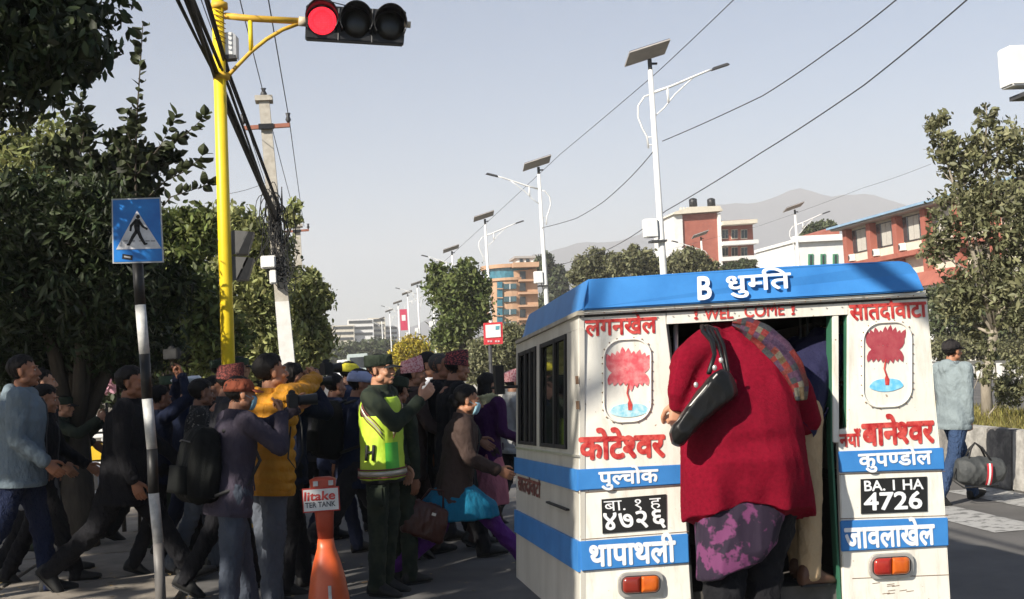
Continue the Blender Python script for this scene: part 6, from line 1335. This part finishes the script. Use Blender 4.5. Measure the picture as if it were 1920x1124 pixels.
# neon vest as a shell of the officer's torso
def vest(p, m, label_part='vest', hem=.12, name='vest'):
    s, P, u, rx, fy = p['s'], p['P'], p['u'], p['rx'], p['fy']; t = p['t']; B_ = p['B']
    rows = []; n = 36
    for z, a, c in ((-hem,.200,.158),(0,.196,.152),(.10,.186,.147),(.22,.186,.146),(.33,.195,.150),(.40,.190,.142),(.455,.150,.112)):
        rows.append([P+u*z*s+rx*(a*s*B_*math.copysign(abs(math.cos(q))**.85, math.cos(q)))+fy*(c*s*B_*math.copysign(abs(math.sin(q))**.85, math.sin(q))) for q in [2*math.pi*k/n for k in range(n)]])
    V = [v for r_ in rows for v in r_]; Fs = []
    for i in range(len(rows)-1):
        for j in range(n):
            q = 2*math.pi*(j+.5)/n
            if i >= 4 and abs(math.cos(q)) > .80: continue
            k = (j+1) % n; Fs.append((i*n+j, i*n+k, (i+1)*n+k, (i+1)*n+j))
    b = MB(); b.add(V, Fs); me = b.arrays('vest'); o = link(name, me, m, t, True); md = o.modifiers.new('u','SUBSURF'); md.levels = md.render_levels = 2; md = o.modifiers.new('s','SOLIDIFY'); md.thickness = .006; md.offset = 1
    tx = bpy.data.textures.new('fold', 'CLOUDS'); tx.noise_scale = .09; md = o.modifiers.new('d','DISPLACE'); md.texture = tx; md.strength = .022; md.mid_level = .5
    return rows, n
M_NEON = mat('neon_vest', (.40,.62,.03), rough=.7, col2=(.58,.76,.08), scale=6, bump=.3, bscale=20); M_NEONG = mat('neon_green_panel', (.07,.45,.05), rough=.6, col2=(.12,.55,.06), scale=6)
M_REFL = mat('reflective_tape', (.50,.44,.36), rough=.35, metal=.3, scale=10); M_TAPE = mat('maroon_tape', (.16,.04,.04), rough=.7)
rows, n = vest(off, M_NEON)
tv = off['t']
def onvest(q, z, o=.014):
    q = q + .75
    s, P, u, rx, fy, B_ = off['s'], off['P'], off['u'], off['rx'], off['fy'], off['B']; zs = [-.12,0,.10,.22,.33,.40,.455]; A_ = np.interp(z, zs, [.200,.196,.186,.186,.195,.190,.150]); C_ = np.interp(z, zs, [.158,.152,.147,.146,.150,.142,.112])
    c, sn = math.cos(q), math.sin(q); return P+u*z*s+rx*((A_+o)*s*B_*math.copysign(abs(c)**.85, c))+fy*((C_+o)*s*B_*math.copysign(abs(sn)**.85, sn))
def band(name, pts, w_, m, closed=False, o=.016):
    b = MB(); V = []; Fs = []
    for q, z in pts: V += [onvest(q, z-w_/2, o), onvest(q, z+w_/2, o)]
    for i in range(len(pts)-1): Fs.append((2*i,2*i+2,2*i+3,2*i+1))
    b.add(V, Fs); ob = link(name, b.arrays(name), m, tv, True); md = ob.modifiers.new('s','SOLIDIFY'); md.thickness = .003; md.offset = 1
for z, w_, m, o in ((-.075,.034,M_REFL,.016),(-.048,.012,M_TAPE,.018),(-.102,.012,M_TAPE,.018)): band('vest_band', [(2*math.pi*k/40, z) for k in range(41)], w_, m, o=o)
for qa, qb in ((-.25,-1.25),(3.4,4.2),(.3,1.2)):
    band('vest_band', [(qa+(qb-qa)*k/8, .20+.20*k/8) for k in range(9)], .022, M_REFL); band('vest_band', [(qa+(qb-qa)*k/8, .228+.20*k/8) for k in range(9)], .012, M_TAPE); band('vest_band', [(qa+(qb-qa)*k/8, .172+.20*k/8) for k in range(9)], .012, M_TAPE)
b = MB(); V = []; Fs = []; ks = 8
for i in range(6):
    for k in range(ks+1): V.append(onvest(-.15+.75*k/ks, -.06+.2*i/5*1.0, .013+.001))
for i in range(5):
    for k in range(ks): a = i*(ks+1)+k; Fs.append((a,a+1,a+ks+2,a+ks+1))
b.add(V, Fs); link('vest_panel', b.arrays('vest_panel'), M_NEONG, tv, True)
b = MB()
for q0, zz in ((-.95,.0),(-.70,.0)):
    for dz in (0,): b.tube([onvest(q0, .02, .018), onvest(q0+.04, .13, .018)], .011, 6)
b.tube([onvest(-.93,.075,.018), onvest(-.68,.085,.018)], .008, 6); b.build('vest_letter', M_RUB, tv, True)
rows2, n2 = vest(s19, M_NEONG, hem=.05)
b = MB(); P, u, rx, fy, s = off['P'], off['u'], off['rx'], off['fy'], off['s']
b.rings([[P+u*z*s+rx*(.192*s*math.cos(q))+fy*(.150*s*math.sin(q)) for q in [2*math.pi*k/24 for k in range(24)]] for z in (-.145,-.105)]); b.build('belt', M_RUB, tv, True)
b = MB(); b.box(P-u*.23*s+rx*.17*s+fy*.03, (.07,.12,.15)); b.build('pouch', C['camo'], tv, bevel=.015)
# scarf of the purple-jacketed woman
p = p25; s = p['s']; n0 = p['J']['neck']; b = MB()
for k in range(3): b.tube([n0+p['rx']*((.088+.008*k)*s*math.cos(a))+p['fy']*((.085+.006*k)*s*math.sin(a))+p['u']*(.012*math.sin(2*a+k)+.028*k-.03) for a in [2*math.pi*j/20 for j in range(21)]], .026*s, 8)
V, Q = remesh(b, .009, 2); V += normals(V,Q)*folds(V, 4, .007, 60)[:,None]; link('scarf', mesh_arr('scarf', V, Q), C['cream'], p['t'], True)
# handbag of the striding woman
h = p24['hands'][1] if p24['hands'][1].x < p24['hands'][0].x else p24['hands'][0]
hb = at(800,975,9.15); t = empty('handbag', hb, 0, 'dark brown leather handbag swinging behind the masked woman in blue kurta', 'handbag')
M_BRL = mat('dark_brown_leather', (.045,.012,.008), rough=.4, col2=(.08,.025,.015), scale=8, bump=.4, bscale=40)
M = Matrix.Rotation(R(22),3,'Y'); b = MB(); b.rings([[M @ Vector((w_*math.copysign(abs(math.cos(a))**.6,math.cos(a)), .06*k_*math.copysign(abs(math.sin(a))**.6,math.sin(a)), z)) for a in [2*math.pi*j/18 for j in range(18)]] for z, w_, k_ in ((-.14,.15,.8),(-.12,.17,1.1),(0,.165,1.2),(.10,.14,.8),(.12,.12,.4))])
V, Q = remesh(b, .011, 2); V += normals(V,Q)*folds(V, 2, .008, 40)[:,None]; link('bag_body', mesh_arr('bag_body', V, Q), M_BRL, t, True)
b = MB(); b.tube([M @ Vector((-.09,0,.11)), M @ Vector((-.05,0,.22)), M @ Vector((.05,0,.24)), M @ Vector((.09,0,.11))], .008, 6); b.build('handle', M_BRL, t, True); b = MB(); b.box(M @ Vector((.03,-.075,.06)), (.03,.01,.02), M); b.build('clasp', M_CHR, t)
# duffel bag of the man on the right
hd_ = at(1838,885,10.75); t = empty('duffel_bag', hd_, R(-6), 'grey duffel bag with a red and white stripe carried by the man at right', 'bag')
M_DUF = mat('grey_duffel_nylon', (.035,.038,.038), rough=.65, col2=(.06,.063,.062), scale=5, bump=.5, bscale=50)
b = MB(); b.rings([[Vector((x*.9, .11*k_*math.cos(a), .135*k_*(math.sin(a) if math.sin(a) > 0 else math.sin(a)*.85)-(.015*(1-k_))-.05*x)) for a in [2*math.pi*j/20 for j in range(20)]] for x, k_ in ((-.27,.45),(-.255,.8),(-.18,1.0),(-.05,1.06),(.08,1.04),(.17,.95),(.23,.75),(.25,.4))])
V, Q = remesh(b, .011, 2); V += normals(V,Q)*folds(V, 8, .014, 22)[:,None]; link('bag_body', mesh_arr('bag_body', V, Q), M_DUF, t, True)
for dx, w_, m in ((.03,.05,mat('bag_red',(.42,.02,.03),rough=.6)),(.03,.016,M_WPOLE)):
    b = MB(); b.rings([[Vector((x+.035*math.sin(a)*.6, .139*math.cos(a)*(1.01 if w_ < .03 else 1), .160*(math.sin(a) if math.sin(a) > 0 else math.sin(a)*.6)*(1.02 if w_ < .03 else 1)-.05*x)) for x in (dx-w_/2, dx+w_/2)] for a in [R(35)-R(215)*j/14+0*R(150) for j in range(15)]], cap=False) if False else b.add(*( (lambda pts: ([q for p_ in pts for q in p_], [(2*i,2*i+1,2*i+3,2*i+2) for i in range(len(pts)-1)]))([[Vector((x+.02*math.sin(a), (.143 if w_ > .03 else .147)*math.cos(a), (.168 if w_ > .03 else .172)*math.sin(a)-.05*x)) for x in (dx-w_/2, dx+w_/2)] for a in [R(-150)-R(60)*0+R(-150+150*0)+0*j if False else R(150)+R(70)*j/10 for j in range(11)]]) ))
    ob = link('stripe', b.arrays('stripe'), m, t); md = ob.modifiers.new('s','SOLIDIFY'); md.thickness = .004
for sy_ in (-.05,.05):
    b = MB(); b.tube([Vector((-.13,sy_,.10)), Vector((-.08,sy_*.4,.22)), Vector((-.03,0,.27)), Vector((.03,sy_*.4,.22)), Vector((.09,sy_,.10))], .010, 6); b.build('handle', M_RUB, t, True)
b = MB(); b.tube([Vector((-.24,-.04,.05)), Vector((-.30,-.08,-.05)), Vector((-.22,-.13,-.12)), Vector((.1,-.14,-.12))], .008, 5); b.build('shoulder_strap', M_RUB, t, True)
# ================================================================ the woman boarding, and the passenger inside
M_REDC = mat('red_wool_coat', (.125,.004,.012), rough=1, col2=(.20,.006,.02), scale=60, thr=(.3,.7), bump=.55, bscale=170, bdist=.006, spec=.05)
M_FLOR = mat('purple_floral_print', (.016,.008,.022), rough=.85, col2=(.13,.03,.095), scale=13, thr=(.50,.57), detail=3, bump=.3, bscale=30)
YW = 4.9
ZST = .27
g0 = at(1400,1200,YW)
lw_ = empty('person', (g0.x, YW, ZST), 0, 'woman in a long red wool coat bending in through the rear door of the minibus', 'person')
LW = lambda px, py, D: at(px, py, D) - Vector(lw_.location)
# body: one surface, feet on the step, hips back, trunk bent forward into the cabin
hipC = LW(1415,880,5.08); shC = LW(1392,680,5.28); nk = LW(1400,628,5.30); hd0 = LW(1425,680,5.62)
b = MB(); X3 = Vector((1,0,0)); u = (shC-hipC).normalized(); fy = u.cross(X3).normalized()*-1
b.loft([(hipC-u*.1,.15,.12,X3,fy), (hipC,.18,.14,X3,fy), (hipC.lerp(shC,.5),.15,.12,X3,fy), (shC-u*.05,.16,.12,X3,fy), (shC+u*.03,.12,.09,X3,fy)], 16)
ank = [Vector((-.10,.03,.085)), Vector((.10,.12,.085))]
knees = []
for i, sx in enumerate((-1,1)):
    h = hipC+Vector((sx*.09,0,-.02)); k = (h+ank[i])/2+Vector((0,.05,0)); b.cone(h,k,.085,.06,12); b.cone(k,ank[i],.055,.04,12); knees.append(k); b.cone(ank[i], ank[i]+Vector((0,.13,-.05)), .036,.03,8)
lh = LW(1263,762,5.10); rh_ = LW(1545,825,5.25)
sL, sR = LW(1332,655,5.17), LW(1452,680,5.2); eL, wL = LW(1282,680,5.10), LW(1274,752,5.10); eR, wR = LW(1496,745,5.12), LW(1516,800,5.22)
for S, E_, W_ in ((sL,eL,wL),(sR,eR,wR)): b.cone(S,E_,.045,.038,10); b.cone(E_,W_,.036,.027,10)
V, Q = remesh(b, .016, 1); arr = [(V,Q)]
hmW = Matrix.Rotation(R(20),3,'Z') @ Matrix.Rotation(R(-55),3,'X'); arr.append((apply(HV, hmW, hd0, .95), HQ))
dL = (wL-eL).normalized(); arr.append((apply(HAND_G[0], frame(dL, Vector((0,-1,0))), wL, .95, True), HAND_G[1][:, ::-1])); dR = (wR-eR).normalized(); arr.append((apply(HAND_G[0], frame(dR, Vector((1,0,0))), wR, .95), HAND_G[1]))
link('body', join_mesh('body', arr), skinmat(2), lw_, True)
b = MB(); b.ell(hd0+hmW @ Vector((0,-.03,.04)), (.085,.10,.09), hmW, 16, 12); b.ell(hd0+hmW @ Vector((0,-.12,0)), (.045,.04,.045)); V, Q = remesh(b, .008, 2); link('hair', mesh_arr('hair', V, Q), M_HAIR, lw_, True)
# coat: lofted through outline rows measured on the back
rows_ = [(968,1288,1537,4.90,.165,.058),(930,1286,1533,4.89,.18,.05),(880,1286,1522,4.88,.195,.0),(830,1284,1508,4.90,.20,0),(760,1290,1503,4.95,.19,0),(710,1304,1495,5.01,.18,0),(665,1316,1478,5.08,.165,0),(632,1322,1454,5.15,.14,0),(612,1335,1418,5.22,.10,0),(604,1362,1395,5.26,.05,0)]
b = MB(); secs = []
for py, xl, xr, D_, dep, tl in rows_:
    a, c = LW(xl, py+ (tl*80 if 0 else 0), D_+.05), LW(xr, py, D_+.05); mid = (a+c)/2; wx = (c-a).length/2; secs.append((mid+Vector((0,dep*.35,0)), wx, dep, X3, Vector((0,1,-.25)).normalized()))
b.loft(secs, 26)
ax_, cx_ = LW(1300,700,5.08), LW(1268,735,5.10)
# left arm held up to the rail, right arm reaching in
b.cone(LW(1335,645,5.17), LW(1288,678,5.1), .088, .078, 16); b.cone(LW(1288,678,5.1), LW(1270,735,5.07), .076, .056, 16); b.cone(LW(1270,735,5.07), LW(1271,765,5.09), .052, .044, 14, .5)
b.cone(LW(1290,665,5.1), LW(1270,690,5.12), .06, .045, 12)
b.cone(LW(1446,672,5.16), LW(1492,735,5.08), .085, .074, 16); b.cone(LW(1492,735,5.08), LW(1512,795,5.12), .074, .056, 14, .5)
V, Q = remesh(b, .0085, 3)
N_ = normals(V,Q); V = V + N_*folds(V*np.array([1,1,.30]), 6, .013, 9, 1.)[:,None] + N_*(np.random.default_rng(1).normal(size=(len(V),1))*.0004)
# open hem: dip lower at the right
zz = V[:,2]; hz = secs[0][0].z; m_ = np.clip((hz+.12-zz)/.12, 0, 1); V[:,2] += m_*(.008*np.sin(V[:,0]*26)+.006*np.sin(V[:,0]*61) + .055*np.exp(-((V[:,0]-.03)/.12)**2)-.02)
z0_ = LW(1400,830,4.9).z; m2 = np.clip((z0_-V[:,2])/.35,0,1); V[:,1] += m2*(.020*np.sin(V[:,0]*21+.8)+.010*np.sin(V[:,0]*43+V[:,2]*4)); V[:,1] += .012*np.exp(-((V[:,2]-z0_)/.05)**2)*(1+np.sin(V[:,0]*15))
coat = link('coat', mesh_arr('coat', V, Q), M_REDC, lw_, True)
# centre seam and hem lines as thin raised piping
b = MB(); 
# floral skirt
rowsS = [(1078,1318,1376,4.93,.02),(1070,1314,1440,4.94,.13),(1040,1312,1462,4.95,.15),(1000,1310,1470,4.96,.155),(960,1308,1480,4.97,.16),(930,1310,1490,4.97,.15)]
b = MB(); b.loft([((LW(xl,py,D_)+LW(xr,py,D_))/2+Vector((0,.05,0)), (LW(xr,py,D_)-LW(xl,py,D_)).length/2, dp, X3, Vector((0,1,0))) for py,xl,xr,D_,dp in rowsS], 24)
V, Q = remesh(b, .0085, 2); V += normals(V,Q)*folds(V*np.array([1,1,.2]), 3, .012, 16, 1.)[:,None]; zb_ = V[:,2].min(); V[:,2] += np.clip((zb_+.22-V[:,2])/.22,0,1)*(V[:,0]+.06)*.30; link('kurta', mesh_arr('kurta', V, Q), M_FLOR, lw_, True)
b = MB()
for i in (0,1): b.cone(hipC+Vector(((-.09,.09)[i],-.02,-.15)), knees[i], .09, .085, 14); b.cone(knees[i], ank[i]+Vector((0,0,.02)), .085, .075, 14, .4)
V, Q = remesh(b, .011, 2); V += normals(V,Q)*folds(V, 7, .010, 30, .8)[:,None]; link('trousers', mesh_arr('trousers', V, Q), C['black'], lw_, True)
for i in (0,1):
    b = MB(); b.ell(ank[i]+Vector((0,.05,-.045)), (.045,.13,.04)); b.build('shoe', M_RUB, lw_, True)
# woven scarf over the right shoulder
scm = []
cols = [(0.105, 0.006, 0.006), (0.05, 0.034, 0.015), (0.025, 0.009, 0.031), (0.074, 0.068, 0.05), (0.081, 0.013, 0.009), (0.018, 0.021, 0.025), (0.112, 0.009, 0.006), (0.041, 0.015, 0.037)]
path = [(1372,606,5.10,6),(1400,612,5.06,20),(1432,630,5.00,24),(1462,658,4.965,26),(1484,690,4.94,25),(1498,724,4.93,21),(1500,752,4.925,15)]
def lerp_path(f):
    x = f*(len(path)-1); i = min(int(x), len(path)-2); k = x-i; return [path[i][j]*(1-k)+path[i+1][j]*k for j in range(4)]
VV = []; NS, NW = 40, 8
for i in range(NS+1):
    f = i/NS; a = lerp_path(f); c_ = lerp_path(min(1,f+.02)); e = lerp_path(max(0,f-.02)); dx, dy = c_[0]-e[0], c_[1]-e[1]; l_ = math.hypot(dx,dy); nx, ny = -dy/l_, dx/l_
    for k in range(NW+1):
        g_ = k/NW*2-1; VV.append(LW(a[0]+nx*a[3]*g_, a[1]+ny*a[3]*g_, a[2]-.012*math.cos(g_*1.4)+.012*math.sin(g_*7+f*9)+.03*g_*g_))
Fs = [(i*(NW+1)+k, i*(NW+1)+k+1, (i+1)*(NW+1)+k+1, (i+1)*(NW+1)+k) for i in range(NS) for k in range(NW)]
me = mesh_arr('scarf', VV, Fs); sc = link('scarf', me, None, lw_, True)
for q, c_ in enumerate(cols): me.materials.append(mat('scarf_weave_%d' % q, c_, rough=.9, col2=tuple(min(1,v*1.2+.01) for v in c_), scale=90, thr=(.45,.6), detail=2, bump=.5, bscale=200))
rs = np.random.default_rng(9); blk = rs.integers(0,8,size=(21,4))
for p_ in me.polygons:
    i, k = divmod(p_.index, NW); p_.material_index = int(blk[i//2, k//2])
md = sc.modifiers.new('s','SOLIDIFY'); md.thickness = .014; md.offset = -1; md = sc.modifiers.new('u','SUBSURF'); md.levels = md.render_levels = 1
# black shoulder bag
M_PATENT = mat('black_patent_leather', (.005,.005,.005), rough=.42, col2=(.008,.008,.008), scale=12, bump=.3, bscale=24, bdist=.010, spec=.3, coat=0.)
bg_ = empty('handbag', at(1320,775,4.84), 0, 'shiny black shoulder bag hanging off the red-coated woman', 'handbag'); LB = lambda px, py, D_: at(px, py, D_) - Vector(bg_.location)
def outl(k, D_): 
    o_ = [(1254,812),(1262,797),(1300,745),(1338,700),(1352,692),(1366,700),(1378,720),(1381,738),(1374,748),(1340,775),(1300,812),(1284,832),(1272,838),(1260,832)]
    cx = sum(p[0] for p in o_)/len(o_); cy = sum(p[1] for p in o_)/len(o_); return [LB(cx+(p[0]-cx)*k, cy+(p[1]-cy)*k, D_) for p in o_]
b = MB(); b.rings([outl(.72,4.755), outl(.95,4.775), outl(1.02,4.82), outl(1.0,4.88), outl(.8,4.91)]); V, Q = remesh(b, .0075, 3); V += normals(V,Q)*folds(V, 12, .0038, 30, 1.)[:,None]; link('bag_body', mesh_arr('bag_body', V, Q), M_PATENT, bg_, True)
for off_ in (0, 9):
    b = MB(); pts = [(1330-off_*.2,700),(1340,665),(1334+off_*.3,640),(1318+off_,622),(1316+off_,612)]; b.tube([LB(p[0],p[1],4.80+.066*i) for i, p in enumerate(pts)], .0095, 6); b.tube([LB(1316+off_,612,5.06), LB(1334+off_,618,5.02), LB(1348+off_,650,4.93), LB(1362+off_*.5,705,4.82)], .0085, 6); b.build('strap', M_PATENT, bg_, True)
b = MB(); b.tube([LB(1262,802,4.79), LB(1302,752,4.765), LB(1345,702,4.765)], .004, 5); b.build('zip', M_CHR, bg_); 
for px, py in ((1305,722),(1340,690),(1352,676)):
    b = MB(); b.ell(LB(px,py,4.775), (.010,.006,.012), nu=8, nv=6); b.build('buckle', M_CHR, bg_, True)
# passengers already inside
def seated(label, px, top, D_, tm, bm, sk, yaw):
    return person(label, px, top, D_, yaw, z0=ZST+.02, legs=((86,88),(84,84)), arms=(('s',30,50),('s',28,55)), lean=4, top_m=tm, bot_m=bm, skin=sk, group=None, low=True)
pin = person('passenger in beige trousers and brown shoes inside the minibus door', 1556,690,5.42, -55, z0=.56, legs=((10,6),(-2,4)), arms=(('s',10,50),('s',20,40)), lean=44, wrk=.3, top_m=cloth('indigo_jacket',(.016,.016,.045)), bot_m=C['beige'], shoe_m=mat('brown_leather',(.10,.045,.025),rough=.5,scale=8), skin=2, group=None, hair='thick', H=1.6)
